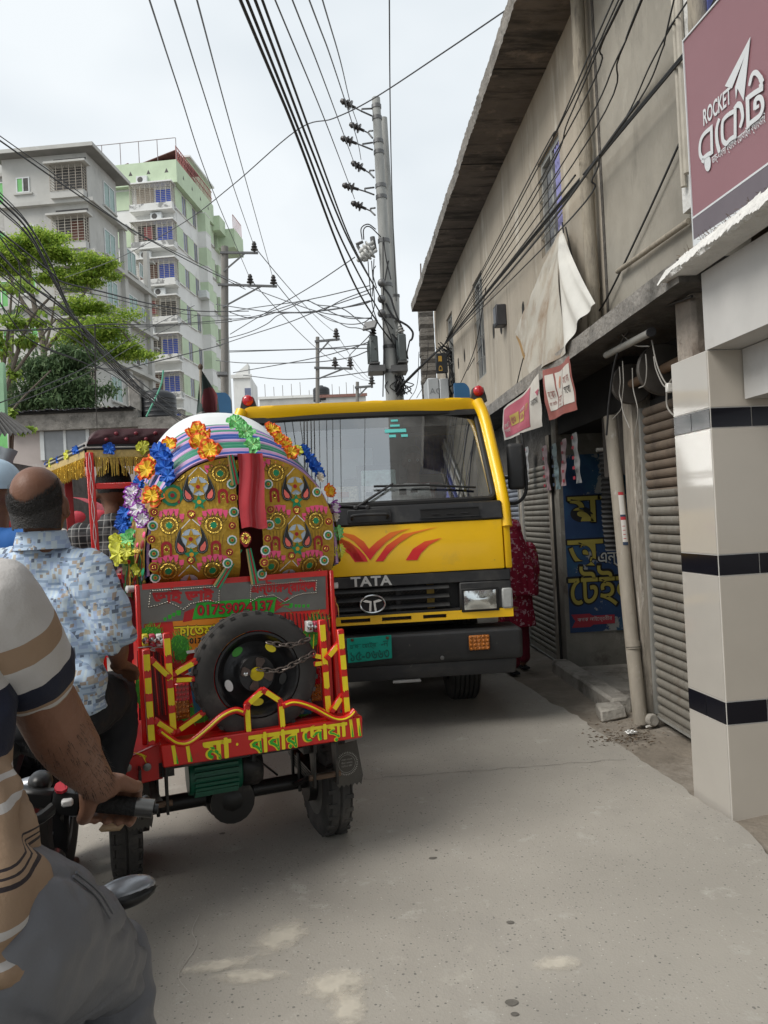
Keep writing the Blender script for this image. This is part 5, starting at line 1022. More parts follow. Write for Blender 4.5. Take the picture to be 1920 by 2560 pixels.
# ================================================================ YELLOW TRUCK
YEL = mat('dusty_yellow_enamel', (.88, .52, .005), .34, var=.05, vs=3, coat=.25, dirt=[((.66, .42, .05), 2.2, .56, .74, (1, 1, 1)), ((.30, .22, .10), 9, .68, .76, (1, 1, 1))])
YELR = mat('sun_bleached_yellow', (.78, .46, .04), .55, var=.12, vs=5, dirt=[((.62, .50, .30), 4, .52, .68, (1, 1, 1))])
BPL = mat('dusty_black_plastic', (.022, .023, .025), .55, var=.2, vs=4, dirt=[((.07, .068, .062), 2.5, .5, .72, (1, 1, 1))])
BUMP = mat('scuffed_black_bumper', (.026, .027, .029), .5, var=.2, vs=3, bump=.12, bs=12, dirt=[((.065, .06, .055), 2, .5, .7, (.6, 1, 1.5)), ((.15, .14, .12), 22, .68, .74, (1, 1, 1))])
RUB = mat('black_rubber_seal', (.012, .012, .012), .6); CHR = mat('chrome_trim', (.62, .62, .62), .18, metal=1, var=.04); SILV = mat('silver_letter_paint', (.52, .52, .50), .35, metal=.6, var=.1)
AMB = mat('amber_lens', (.42, .13, .01), .25, var=.25, vs=60, bump=.8, bs=90, coat=.4); REDL = mat('red_lens', (.40, .006, .012), .15, var=.1, coat=.6); TEAL = mat('teal_plate_enamel', (.0, .33, .25), .45, var=.1, vs=5, bump=.2, bs=8); BLUE = mat('blue_body_paint', (.02, .10, .23), .5, var=.12)
TYR = mat('dusty_tyre_rubber', (.040, .038, .036), .85, var=.25, vs=6, dirt=[((.11, .10, .088), 4, .5, .72, (1, 1, 1))])
def glass_mat(name, tint, fac, rough=.02, dust=0):
    m = bpy.data.materials.new(name); m.use_nodes = True; n = m.node_tree.nodes; l = m.node_tree.links.new; n.clear()
    o = n.new('ShaderNodeOutputMaterial'); t = n.new('ShaderNodeBsdfTransparent'); t.inputs[0].default_value = (*tint, 1)
    g = n.new('ShaderNodeBsdfGlossy'); g.inputs['Roughness'].default_value = rough; g.inputs[0].default_value = (.95, .98, 1, 1)
    f = n.new('ShaderNodeFresnel'); f.inputs[0].default_value = 1.5; a = n.new('ShaderNodeMath'); a.operation = 'MULTIPLY_ADD'; a.inputs[1].default_value = fac[0]; a.inputs[2].default_value = fac[1]; a.use_clamp = True; l(f.outputs[0], a.inputs[0])
    mx_ = n.new('ShaderNodeMixShader'); l(a.outputs[0], mx_.inputs[0]); l(t.outputs[0], mx_.inputs[1]); l(g.outputs[0], mx_.inputs[2]); out = mx_.outputs[0]
    if dust:
        d = n.new('ShaderNodeBsdfDiffuse'); d.inputs[0].default_value = (.5, .5, .48, 1); tc_ = n.new('ShaderNodeTexCoord'); nz_ = n.new('ShaderNodeTexNoise'); nz_.inputs['Scale'].default_value = 2.2; nz_.inputs['Detail'].default_value = 6; l(tc_.outputs['Object'], nz_.inputs['Vector'])
        mr = n.new('ShaderNodeMapRange'); mr.inputs[1].default_value = .42; mr.inputs[2].default_value = .75; mr.inputs[4].default_value = dust; l(nz_.outputs[0], mr.inputs[0]); m2 = n.new('ShaderNodeMixShader'); l(mr.outputs[0], m2.inputs[0]); l(out, m2.inputs[1]); l(d.outputs[0], m2.inputs[2]); out = m2.outputs[0]
    l(out, o.inputs[0]); MATS[name] = m; return m
GLW = glass_mat('windscreen_glass', (.93, .96, .95), (2.6, .24), dust=.10); GLT = glass_mat('teal_sun_strip', (.06, .30, .28), (2.2, .16), dust=.25); GLC = glass_mat('clear_lens', (.93, .95, .95), (1.2, .03))
TX, TYO = .19, 5.15
tr = thing('truck', 'yellow truck with black bumper, red swoosh decal and teal number plate facing the camera', 'truck', (TX, TYO, 0))
HWd = .965
b = MB()   # cab body: nose panel, corner panels, rear
b.hexa([(-HWd+.035, .065, 1.115), (-HWd+.035, .085, 1.455), (-HWd+.035, .4, 1.115), (-HWd+.035, .4, 1.455), (HWd-.045, .065, 1.115), (HWd-.045, .085, 1.455), (HWd-.045, .4, 1.115), (HWd-.045, .4, 1.455)], YEL, bev=.014, seg=2)
b.build('front_panel', tr)
for s in (-1, 1):
    b = MB(); x0, x1 = s*(HWd-.038), s*(HWd+.012)
    b.hexa([(min(x0, x1), .07, 1.115), (min(x0, x1), .095, 1.46), (min(x0, x1), 1.65, 1.115), (min(x0, x1), 1.65, 1.46), (max(x0, x1), .085, 1.115), (max(x0, x1), .11, 1.46), (max(x0, x1), 1.65, 1.115), (max(x0, x1), 1.65, 1.46)], YEL, bev=.012, seg=2)
    b.build('corner_panel', tr)
    b = MB()
    P = bez([(s*.955, .115, 1.40), (s*.950, .17, 1.62), (s*.925, .36, 2.0), (s*.905, .47, 2.22), (s*.87, .52, 2.335)], 6)
    b.tube(P, .043, YEL, 12, flat=((1, 0, 0), 1.0)); b.build('windscreen_pillar', tr)
    b = MB(); b.hexa([(s*.955-.02, .3, 1.45), (s*.905-.02, .58, 2.3), (s*.955-.02, 1.65, 1.45), (s*.905-.02, 1.65, 2.3), (s*.955+.02, .3, 1.45), (s*.905+.02, .58, 2.3), (s*.955+.02, 1.65, 1.45), (s*.905+.02, 1.65, 2.3)], glass_mat('door_glass', (.25, .27, .26), (1.5, .1)) if s < 0 else MATS['door_glass'])
    dr = b.build('door', tr); b = MB(); b.box2((s*.96-.03, .35, .85), (s*.96+.02, 1.65, 1.10), YEL, bev=.01); b.box2((s*.93-.03, 1.5, 1.45), (s*.93+.02, 1.66, 2.3), YEL); b.build('door_skin', dr)
b = MB()   # roof with crown and wrinkled leading edge
def roof(u, v_):
    x = (u-.5)*1.86; k = abs(u-.5)*2; cr = 1-max(0, (k-.86)/.14)**2
    if v_ < .25: q = v_/.25; y = .50-.045*sin(q*pi/2)+.02*q; z = 2.275+.085*q+.02*q*cr
    else: q = (v_-.25)/.75; y = .475+1.2*q; z = 2.36+.05*sin(min(1, q*2.4)*pi/2)*cr+.012*cr*max(0, 1-q*3)*noise.noise(V((x*5, q*3, 0)))
    return (x, y+.05*k**3, z - .10*max(0, (k-.86)/.14)**2)
b.grid(roof, 60, 24, YELR, mfn=lambda u, v_: YEL if v_ < .3 else YELR); b.box2((-.90, .52, 2.24), (.90, 1.65, 2.28), BPL); b.build('roof', tr, angle=60)
b = MB()   # black cowl below windscreen with vents and handle
b.hexa([(-.93, .075, 1.458), (-.925, .10, 1.585), (-.93, .3, 1.458), (-.925, .3, 1.585), (.93, .075, 1.458), (.925, .10, 1.585), (.93, .3, 1.458), (.925, .3, 1.585)], BPL, bev=.01)
cw = b.build('cowl', tr)
for x0, x1 in ((-.66, -.24), (.36, .76), (-.14+.0, -.14)):
    if x0 == x1: continue
    b = MB(); b.box2((x0, .072, 1.492), (x1, .082, 1.545), RUB); b.box2((x0-.012, .066, 1.484), (x1+.012, .075, 1.491), BPL); b.box2((x0-.012, .066, 1.546), (x1+.012, .075, 1.553), BPL)
    for q in range(3): xx = x0+(x1-x0)*(.25+.25*q); b.box2((xx-.025, .066, 1.508), (xx+.025, .0715, 1.514), BPL)
    b.build('vent', cw)
b = MB(); b.box2((-.14, .070, 1.475), (.16, .080, 1.565), BPL, bev=.004); b.tube(bez([(-.11, .07, 1.50), (-.105, .045, 1.525), (0, .04, 1.53), (.125, .045, 1.525), (.13, .07, 1.50)], 6), .010, BPL, 8); b.build('grab_handle', cw)
# windscreen: curved pane in a rubber seal
def ws(u, v_, off=0):
    hw = .90-.035*v_; x = (u-.5)*2*hw; k = (u-.5)*2
    return V((x, .128+.37*v_+.078*abs(k)**2.2*1 - off*.89, 1.598+.665*v_+off*.45))
def rc(u, v_):  # rounded corners
    return u, v_
b = MB(); n = 14
loop = []
for (cx, cz, a0) in ((.97, .94, 0), (.03, .94, 90), (.03, .06, 180), (.97, .06, 270)):
    for i in range(7): a = R(a0+15*i); loop.append((cx+.03*cos(a), cz+.06*sin(a)))
pts = []
L2 = loop+[loop[0]]
for (u0, v0), (u1, v1) in zip(L2[:-1], L2[1:]):
    for q in range(8 if abs(u1-u0)+abs(v1-v0) > .3 else 1): pts.append(ws(u0+(u1-u0)*q/8 if abs(u1-u0)+abs(v1-v0) > .3 else u0, v0+(v1-v0)*q/8 if abs(u1-u0)+abs(v1-v0) > .3 else v0))
b.tube(pts+[pts[0], pts[1]], .024, RUB, 8); wsn = b.build('windscreen_seal', tr)
b = MB(); b.grid(lambda u, v_: ws(.015+.97*u, .015+.83*v_), 24, 14, GLW); b.build('windscreen', wsn, angle=180)
b = MB(); b.grid(lambda u, v_: ws(.015+.97*u, .845+.145*v_), 24, 3, GLT); b.build('sun_strip', wsn, angle=180)
b = MB(); STKR = mat('pale_teal_sticker', (.10, .45, .42), .5, emit=None)
for u, v_, w_, h in ((.64, .86, .04, .025), (.64, .80, .09, .04), (.625, .74, .028, .03), (.675, .74, .028, .03), (.64, .92, .03, .025)): b.grid(lambda p, q: ws(u-w_/2+w_*p, v_-h/2+h*q, .004), 4, 2, STKR)
b.build('sticker', wsn)
# wipers
for (x0, x1, xt) in ((.0, -.62, -.95), (-.05, .38, .82)):
    b = MB(); p0 = V((-.0 if x1 < 0 else -.08, .085, 1.58)); el = ws(.5+x1/1.8*.5, .19, .03) if x1 > 0 else ws(.5+x1/1.8, .06, .03)
    b.tube([p0, el], [.011, .008], BPL, 6); b.box((p0.x, p0.y, p0.z), (.03, .03, .03), BPL, bev=.006)
    tip0, tip1 = (ws(.53, .17, .028), ws(.93, .11, .028)) if x1 > 0 else (ws(.05, .05, .028), ws(.30, .07, .028))
    b.tube([tip0, tip0.lerp(tip1, .5)+V((0, -.01, .012)), tip1], .008, RUB, 6); b.build('wiper', tr)
# interior
INT = mat('dark_cab_interior', (.06, .062, .062), .8, var=.2); SEATM = mat('black_vinyl_seat', (.025, .025, .026), .5); PALEI = mat('grey_cab_back_wall', (.07, .072, .072), .8)
b = MB(); b.box2((-.88, .30, 1.44), (.88, .62, 1.60), INT, bev=.03); b.box2((-.9, 1.58, 1.1), (.9, 1.6, 2.25), PALEI); b.box2((-.9, .3, 1.0), (.9, 1.6, 1.1), INT); b.build('dashboard', tr)
b = MB(); b.box2((-.80, 1.57, 1.72), (-.35, 1.578, 2.12), mat('rear_window_bright', (.75, .78, .78), .3)); b.box2((-.25, 1.57, 1.72), (.12, 1.578, 2.12), MATS['rear_window_bright']); b.build('rear_window', tr)
for x in (-.55, .05, .52):
    b = MB(); b.box2((x-.2, 1.2, 1.1), (x+.2, 1.4, 1.85), SEATM, bev=.05, seg=2); b.build('seat', tr)
b = MB(); b.grid(lambda u, v_: (.86-.05*v_*0, .62+.5*u+.02*sin(u*40), 1.62+.6*v_), 30, 3, mat('blue_cab_curtain', (.03, .05, .28), .85, var=.2)); b.grid(lambda u, v_: (.50+.34*u, 1.54+.02*sin(u*40), 1.55+.65*v_), 30, 3, MATS['blue_cab_curtain']); b.build('curtain', tr)
b = MB(); b.tube([( -.52+.19*cos(a), .72+.07*sin(a), 1.66+.17*sin(a)) for a in [2*pi*i/24 for i in range(25)]], .014, INT, 8); b.build('steering_wheel', tr)
# grille and lamp panel
b = MB()
b.box2((-HWd+.01, .066, 1.035), (HWd-.01, .35, 1.112), BPL, bev=.006); b.box2((-HWd+.01, .14, .85), (HWd-.01, .35, 1.034), RUB)
b.box2((-HWd+.01, .062, .85), (-.60, .139, 1.034), BPL, bev=.006); b.box2((.60, .062, .85), (HWd-.01, .139, 1.034), BPL, bev=.006); b.box2((-.598, .07, .845), (.598, .13, .862), BPL)
gr = b.build('grille', tr)
for z in (.885, .945, 1.005):
    b = MB(); b.hexa([(-.598, .055, z-.004), (-.598, .085, z+.024), (-.598, .12, z-.010), (-.598, .12, z+.018), (.53, .055, z-.004), (.53, .085, z+.024), (.53, .12, z-.010), (.53, .12, z+.018)], BPL, bev=.004); b.build('grille_bar', gr)
b = MB(); MESHM = mat('grille_mesh_wire', (.055, .05, .042), .5, metal=.5)
for i in range(-24, 34):
    x = i*.028
    for sx in (-1, 1): 
        a_, c_ = V((x, .128, .865)), V((x+sx*.165, .128, 1.03))
        lo, hi = sorted((a_, c_), key=lambda p: p.x)
        if lo.x < -.59 or hi.x > .52: continue
        b.beam(a_, c_, .0035, .0035, MESHM)
b.build('grille_mesh', gr)
b = MB()
for x in (-.33, .18): b.box2((x-.015, .10, .86), (x+.015, .126, 1.03), BPL)
b.box2((.38, .115, .865), (.43, .125, 1.03), mat('yellow_showing_through', (.35, .24, .05), .7, var=.4, vs=14)); b.build('grille_divider', gr)
b = MB(); b.text('TATA', .068, SILV, frame((1, 0, 0), (0, 0, 1), (0, -1, 0), (-.14, .058, 1.045)), .03, .28)
q = MB(); q.text('TATA', .068, mat('letter_shadow_metal', (.25, .25, .24), .4, metal=.5), frame((1, 0, 0), (0, 0, 1), (0, -1, 0), (-.14, .0655, 1.045)), .03, .28)
b.add(q.v, q.f, q.mats[0])
b.build('lettering', tr)
b = MB(); b.tube([(.083*cos(a), .045, .925+.058*sin(a)) for a in [2*pi*i/36 for i in range(37)]], .0075, CHR, 8)
FMt = frame((1, 0, 0), (0, 0, 1), (0, -1, 0), (0, .05, .925))
b.prism([(.078*cos(a), .053*sin(a)) for a in [2*pi*i/30 for i in range(30)]], .004, RUB, FMt @ Matrix.Translation((0, 0, -.006)))
b.prism([(-.066, .022), (-.045, .030), (-.006, .020), (-.012, -.050), (-.026, -.048), (-.020, .008), (-.05, .014)], .008, CHR, FMt); b.prism([(.066, .022), (.045, .030), (.006, .020), (.012, -.050), (.026, -.048), (.020, .008), (.05, .014)], .008, CHR, FMt); b.build('emblem', tr)
REFL = mat('lamp_reflector', (.75, .75, .74), .12, metal=1, var=.05, bump=.08, bs=40)
for s in (-1, 1):
    b = MB(); x0, x1 = sorted((s*.625, s*.845)); cx = (x0+x1)/2
    b.box2((x0-.02, .052, .832), (x1+.02, .0615, .992), RUB, bev=.004)
    hl = b.build('headlight', tr)
    b = MB(); b.grid(lambda u, v_: (x0+(x1-x0)*u, .050-.018*sin(u*pi)*sin(v_*pi), .848+.128*v_), 40, 10, REFL); b.build('reflector', hl)
    b = MB(); b.grid(lambda u, v_: (x0+.003+(x1-x0-.006)*u, .040-.022*sin(u*pi)**.5*sin(v_*pi)**.5, .851+.122*v_), 16, 10, GLC); b.build('lens', hl)
    b = MB(); y0, y1 = sorted((s*.885, s*.958)); b.box2((y0, .048, .845), (y1, .062, .985), mat('dusty_clear_lens', (.36, .37, .36), .3, var=.15, vs=30), bev=.01); b.build('corner_lamp', tr)
# yellow valance strip with slots
b = MB(); sl_ = [(-.78, -.58), (-.50, -.30), (-.22, -.02), (.06, .26), (.34, .50)]
b.box2((-HWd+.004, .058, .829), (HWd-.004, .12, .845), YEL); b.box2((-HWd+.004, .058, .786), (HWd-.004, .12, .803), YEL)
xs = [-HWd+.004]+[v_ for s in sl_ for v_ in s]+[HWd-.004]
for i in range(0, len(xs), 2): b.box2((xs[i], .0585, .803), (xs[i+1], .119, .829), YEL)
b.box2((-.9, .10, .80), (.6, .118, .832), RUB); b.build('valance_strip', tr)
b = MB(); b.hexa([(-1.01, .03, .50), (-1.01, .0, .715), (-1.01, .35, .50), (-1.01, .35, .715), (1.01, .03, .50), (1.01, .0, .715), (1.01, .35, .50), (1.01, .35, .715)], BUMP, bev=.035, seg=3)
b.hexa([(-.96, .06, .40), (-.97, .05, .505), (-.96, .35, .40), (-.97, .35, .505), (.96, .06, .40), (.97, .05, .505), (.96, .35, .40), (.97, .35, .505)], BUMP, bev=.02, seg=2); bm_ = b.build('bumper', tr)
for x, z in ((.44, .70), (.45, .55)):
    b = MB(); b.lathe([(0, .0), (.014, 0), (.014, .012), (0, .014)], STEEL, look_frame((x, .02, z-.01), (0, -1, 0)), 10); b.build('bolt', bm_)
for s in (-1, 1):
    b = MB(); x0, x1 = sorted((s*.635, s*.775)); b.box2((x0-.012, .006, .572), (x1+.012, .03, .688), RUB); ib = b.build('indicator', bm_)
    b = MB(); b.box2((x0, -.006, .580), (x1, .02, .680), AMB, bev=.006)
    for i in range(5):
        for j in range(4): b.ball((x0+(i+.5)*(x1-x0)/5, -.006, .59+j*.026), (.011, .006, .010), AMB, seg=8, ring=5)
    b.build('lens', ib)
b = MB(); b.hexa([(-.185, -.004, .545), (-.185, -.016, .712), (-.185, .004, .545), (-.185, -.008, .712), (.112, -.004, .560), (.112, -.016, .718), (.112, .004, .560), (.112, -.008, .718)], TEAL, bev=.003)
pl_ = b.build('number_plate', tr)
PLF = frame((1, 0, .035), (0, -.07, 1), (0, -1, -.07), (-.185, -.0115, .545)); LTR = mat('plate_letter_enamel', (.003, .11, .085), .4)
b = MB(); b.text('ঢাকা েমেট্রা', .048, LTR, PLF @ Matrix.Translation((.018, .085, .004)), .012, .185); b.text('-ন', .04, LTR, PLF @ Matrix.Translation((.225, .09, .004)), .012, .05); b.text('১৫-০৬৬৩', .062, LTR, PLF @ Matrix.Translation((.018, .013, .004)), .016, .26); b.build('lettering', pl_)
for x in (-.15, .085): b = MB(); b.ball((x, -.018, .70), (.011, .006, .011), mat('rusty_bolt', (.10, .055, .03), .8, var=.3), seg=8, ring=6); b.build('plate_bolt', pl_)
b = MB(); b.box2((.11, .02, .385), (.30, .05, .402), mat('grey_lamp_strip', (.3, .3, .29), .4), bev=.004); b.build('lamp_strip', tr)
# decal: red to orange swooshes printed on the panel
SWM = bpy.data.materials.new('red_orange_decal'); SWM.use_nodes = True; n_, l_, b_ = nodes_of(SWM); b_.inputs['Roughness'].default_value = .35
tcn = n_.new('ShaderNodeTexCoord'); sx_ = n_.new('ShaderNodeSeparateXYZ'); l_(tcn.outputs['Object'], sx_.inputs[0]); mr_ = n_.new('ShaderNodeMapRange'); mr_.inputs[1].default_value = 1.27; mr_.inputs[2].default_value = 1.45; l_(sx_.outputs['Z'], mr_.inputs[0]); cr_ = n_.new('ShaderNodeValToRGB'); cr_.color_ramp.elements[0].color = (.66, .006, .010, 1); cr_.color_ramp.elements[1].color = (.90, .26, .004, 1); l_(mr_.outputs[0], cr_.inputs[0]); l_(cr_.outputs[0], b_.inputs['Base Color'])
def dec(pts):
    o = []
    for x, y in pts:
        p = atY((680+x/2.44)/K, (950+y/2.44)/K, TYO+.068); o.append((p.x-TX, p.z))
    return o
b = MB(); FMd = frame((1, 0, 0), (0, 0, 1), (0, -1, 0), (0, .0665, 0))
sw = [[(400, 925), (500, 945), (560, 985), (592, 1030), (640, 985), (720, 930), (850, 903), (770, 935), (700, 985), (640, 1045), (598, 1100), (560, 1050), (500, 985)], [(630, 1108), (700, 1010), (800, 940), (1020, 893), (860, 940), (770, 1000), (710, 1060), (680, 1104)], [(815, 1100), (860, 1030), (930, 985), (1040, 962), (960, 1005), (910, 1055), (885, 1098)], [(400, 965), (470, 985), (530, 1030), (570, 1075), (585, 1108), (505, 1110), (470, 1060), (400, 1020)]]
mir = [[(2*596-x, y) for x, y in s] for s in sw[1:3]]
def lean(p): return V((p[0], p[1]))
for s in sw+mir:
    pp_ = dec(s); ii = geometry.tessellate_polygon([[V((p[0], p[1], 0)) for p in pp_]])
    b.add([(p[0], .0645+(p[1]-1.115)*.059-.0032, p[1]) for p in pp_], [tuple(t) for t in ii], SWM)
b.build('swoosh_decal', tr)
# mirror, beacons, wheels, load body
b = MB(); b.hexa([(1.055, .40, 1.66), (1.055, .40, 2.0), (1.055, .47, 1.66), (1.055, .47, 2.0), (1.175, .39, 1.66), (1.175, .39, 2.0), (1.175, .45, 1.66), (1.175, .45, 2.0)], BPL, bev=.028, seg=3); mr__ = b.build('wing_mirror', tr)
b = MB(); b.tube(bez([(.95, .38, 1.60), (1.10, .46, 1.56), (1.19, .47, 1.64), (1.195, .47, 1.85), (1.18, .47, 2.08)], 6), .013, BPL, 8); b.tube([(.95, .40, 1.76), (1.19, .47, 1.74)], .011, BPL, 8); b.ball((1.17, .47, 1.83), (.035, .03, .035), BPL); b.build('mirror_arm', mr__)
b = MB(); b.hexa([(-1.175, .39, 1.66), (-1.175, .39, 2.0), (-1.175, .45, 1.66), (-1.175, .45, 2.0), (-1.055, .40, 1.66), (-1.055, .40, 2.0), (-1.055, .47, 1.66), (-1.055, .47, 2.0)], BPL, bev=.028, seg=3); b.tube([(-.95, .38, 1.60), (-1.19, .47, 1.7)], .013, BPL, 8); b.build('wing_mirror', tr)
for s in (-1, 1):
    b = MB(); x = s*.88+.04; M_ = frame((1, 0, 0), (0, 1, 0), (0, 0, 1), (x, .72, 2.395))
    b.prism([(-.065, 0), (.065, 0), (.058, .04), (.04, .105), (.0, .125), (-.04, .105), (-.058, .04)], .08, BPL, frame((1, 0, 0), (0, 0, 1), (0, -1, 0), (x, .78, 2.36))); bc = b.build('beacon', tr)
    b = MB(); b.ball((x, .695, 2.44), (.042, .03, .042), REDL); b.build('beacon_lens', bc)
def wheel_tyre(r, w_, name, parent, M, ribs=0, lug=0, inn=.60):
    b = MB(); hw = w_/2; prof = [(r*inn, -hw*.9), (r*.80, -hw), (r*.94, -hw*.92), (r*.985, -hw*.78)]
    if ribs:
        for k in range(ribs): z0 = -hw*.74+2*hw*.74*k/ribs; z1 = -hw*.74+2*hw*.74*(k+1)/ribs; g = (z1-z0)*.16; prof += [(r*.965, z0), (r, z0+g), (r, z1-g), (r*.965, z1)]
    else: prof += [(r, -hw*.5), (r, hw*.5)]
    prof += [(r*.985, hw*.78), (r*.94, hw*.92), (r*.80, hw), (r*inn, hw*.9)]
    b.lathe(prof, TYR, M, 44, closed=True)
    if lug:
        for k in range(lug):
            for s in (-1, 1):
                a = 2*pi*(k+.25*s)/lug; R_ = Matrix.Rotation(a, 4, 'Z'); b.box((r*.988, 0, s*hw*.62), (r*.045, r*.07, hw*.55), TYR, M @ R_)
    return b.build(name, parent)
for s in (-1, 1):
    M_ = look_frame((s*.725, 1.10, .42), (s, 0, 0)); w_ = wheel_tyre(.42, .24, 'tyre', tr, M_, ribs=5); b = MB(); b.lathe([(.0, .05), (.12, .06), (.14, .02), (.24, .0), (.26, .08), (.27, .1)], STEEL, M_, 28); b.build('rim', w_)
b = MB(); b.box2((-.5, .4, .5), (-.35, 6, .7), RUB); b.box2((.35, .4, .5), (.5, 6, .7), RUB); b.tube([(-.8, 1.1, .42), (.8, 1.1, .42)], .06, RUB); b.box2((-.6, .5, .7), (.6, 1.6, 1.05), RUB); b.box2((-.45, .36, .36), (.45, 1.8, .55), RUB); b.box2((-.97, 1.7, .55), (.97, 6.1, .62), RUB); b.box2((-.95, 5.9, .1), (.95, 6.0, .6), RUB); b.box2((-.95, 2.2, .3), (-.6, 3.6, .6), RUB); b.box2((.6, 2.2, .3), (.95, 3.6, .6), RUB); b.build('chassis', tr)  # underbody boxes and floor slab added to block light beneath the truck
for s in (-1, 1):
    M_ = look_frame((s*.72, 4.6, .42), (s, 0, 0)); wheel_tyre(.42, .4, 'tyre', tr, M_, ribs=6)
xr = atY(996, 840, TYO+1.9).x-TX; xl = atY(483, 850, TYO+1.9).x-TX; zr = atY(996, 829, TYO+1.9).z; 
for x, w_ in ((xr, .07), (xl, .07)):
    b = MB(); pr = [(-w_, 0), (w_, 0), (w_, zr-.9-.09)]+[(w_*cos(a), zr-.9-.09+.09*sin(a)) for a in [pi*i/8*.5 for i in range(1, 8)]]+[(-w_, zr-.9)]
    b.prism(pr, .06, BLUE, frame((1, 0, 0), (0, 0, 1), (0, -1, 0), (x, 1.9, .9))); b.build('headboard_post', tr)
b = MB(); b.box2((-.98, 1.95, .95), (.98, 6.2, 1.05), BLUE); b.box2((-.98, 1.95, 1.05), (-.93, 6.2, 1.9), BLUE); b.box2((.93, 1.95, 1.05), (.98, 6.2, 1.9), BLUE); b.box2((-.92, 1.96, 1.05), (.92, 2.0, 2.2), BLUE); b.build('load_body', tr)
# things lying on the dashboard
def clip(u, v_, d): p = ws(u, v_, 0); return V((p.x+TX, p.y+TYO+d, p.z))
PAPR = mat('newsprint', (.85, .83, .80), .9, var=.25, vs=30, bump=.3, bs=10); CHK = mat('woven_beige_print', (.70, .62, .45), .85, var=.5, vs=60); LBL = mat('bottle_label', (.05, .06, .16), .5)
b = MB(); b.hexa([(.19-.41, TYO+.30, 1.605), (.19-.41, TYO+.33, 1.74), (.19-.41, TYO+.5, 1.605), (.19-.41, TYO+.52, 1.72), (.19-.05, TYO+.30, 1.605), (.19-.05, TYO+.33, 1.74), (.19-.05, TYO+.5, 1.605), (.19-.05, TYO+.52, 1.72)], CHK, bev=.01); b.box2((.19-.2, TYO+.305, 1.66), (.19-.12, TYO+.309, 1.70), mat('red_yellow_tag', (.55, .16, .04), .6)); tag(b.build('printed_box'), 'beige woven-print box with a red tag behind the windscreen', 'box')
b = MB(); b.grid(lambda u, v_: (.19-.03+.50*u, TYO+.31+.10*v_+.02*noise.noise(V((u*6, v_*5, 0))), 1.61+.13*v_+.02*noise.noise(V((u*5, v_*4, 3)))), 24, 10, PAPR)
for k in range(5): b.box2((.19+.08*k, TYO+.30, 1.66+.012*(k % 3)), (.19+.08*k+.05, TYO+.303, 1.69+.012*(k % 2)), SGK)
tag(b.build('newspaper'), 'folded newspaper lying on the dashboard between the printed box and bottle', 'newspaper')
bo = thing('water_bottle', 'clear plastic water bottle with blue label lying on the truck dashboard', 'bottle', (.68, TYO+.36, 1.66)); b = MB(); prof = [(0, -.16), (.045, -.155), (.05, -.14)]
for k in range(6): prof += [(.050, -.12+k*.035), (.046, -.105+k*.035)]
prof += [(.05, .1), (.03, .14), (.015, .15), (.015, .17), (0, .172)]; b.lathe(prof, GLC, frame((0, 1, 0), (0, 0, 1), (1, 0, 0)), 18); b.build('body', bo); b = MB(); b.lathe([(.051, .02), (.051, .085)], LBL, frame((0, 1, 0), (0, 0, 1), (1, 0, 0)), 18, cap=False); b.build('label', bo)
b = MB(); b.box2((.19-.02, TYO+.55, 1.61), (.19+.24, TYO+.60, 1.86), mat('teal_printed_card', (.55, .75, .72), .5, var=.5, vs=14), bev=.01); b.box2((.19-.05, TYO+.62, 1.61), (.19+.27, TYO+.64, 1.9), SGK); tag(b.build('framed_picture'), 'teal picture card standing on the dashboard behind the newspaper', 'picture')
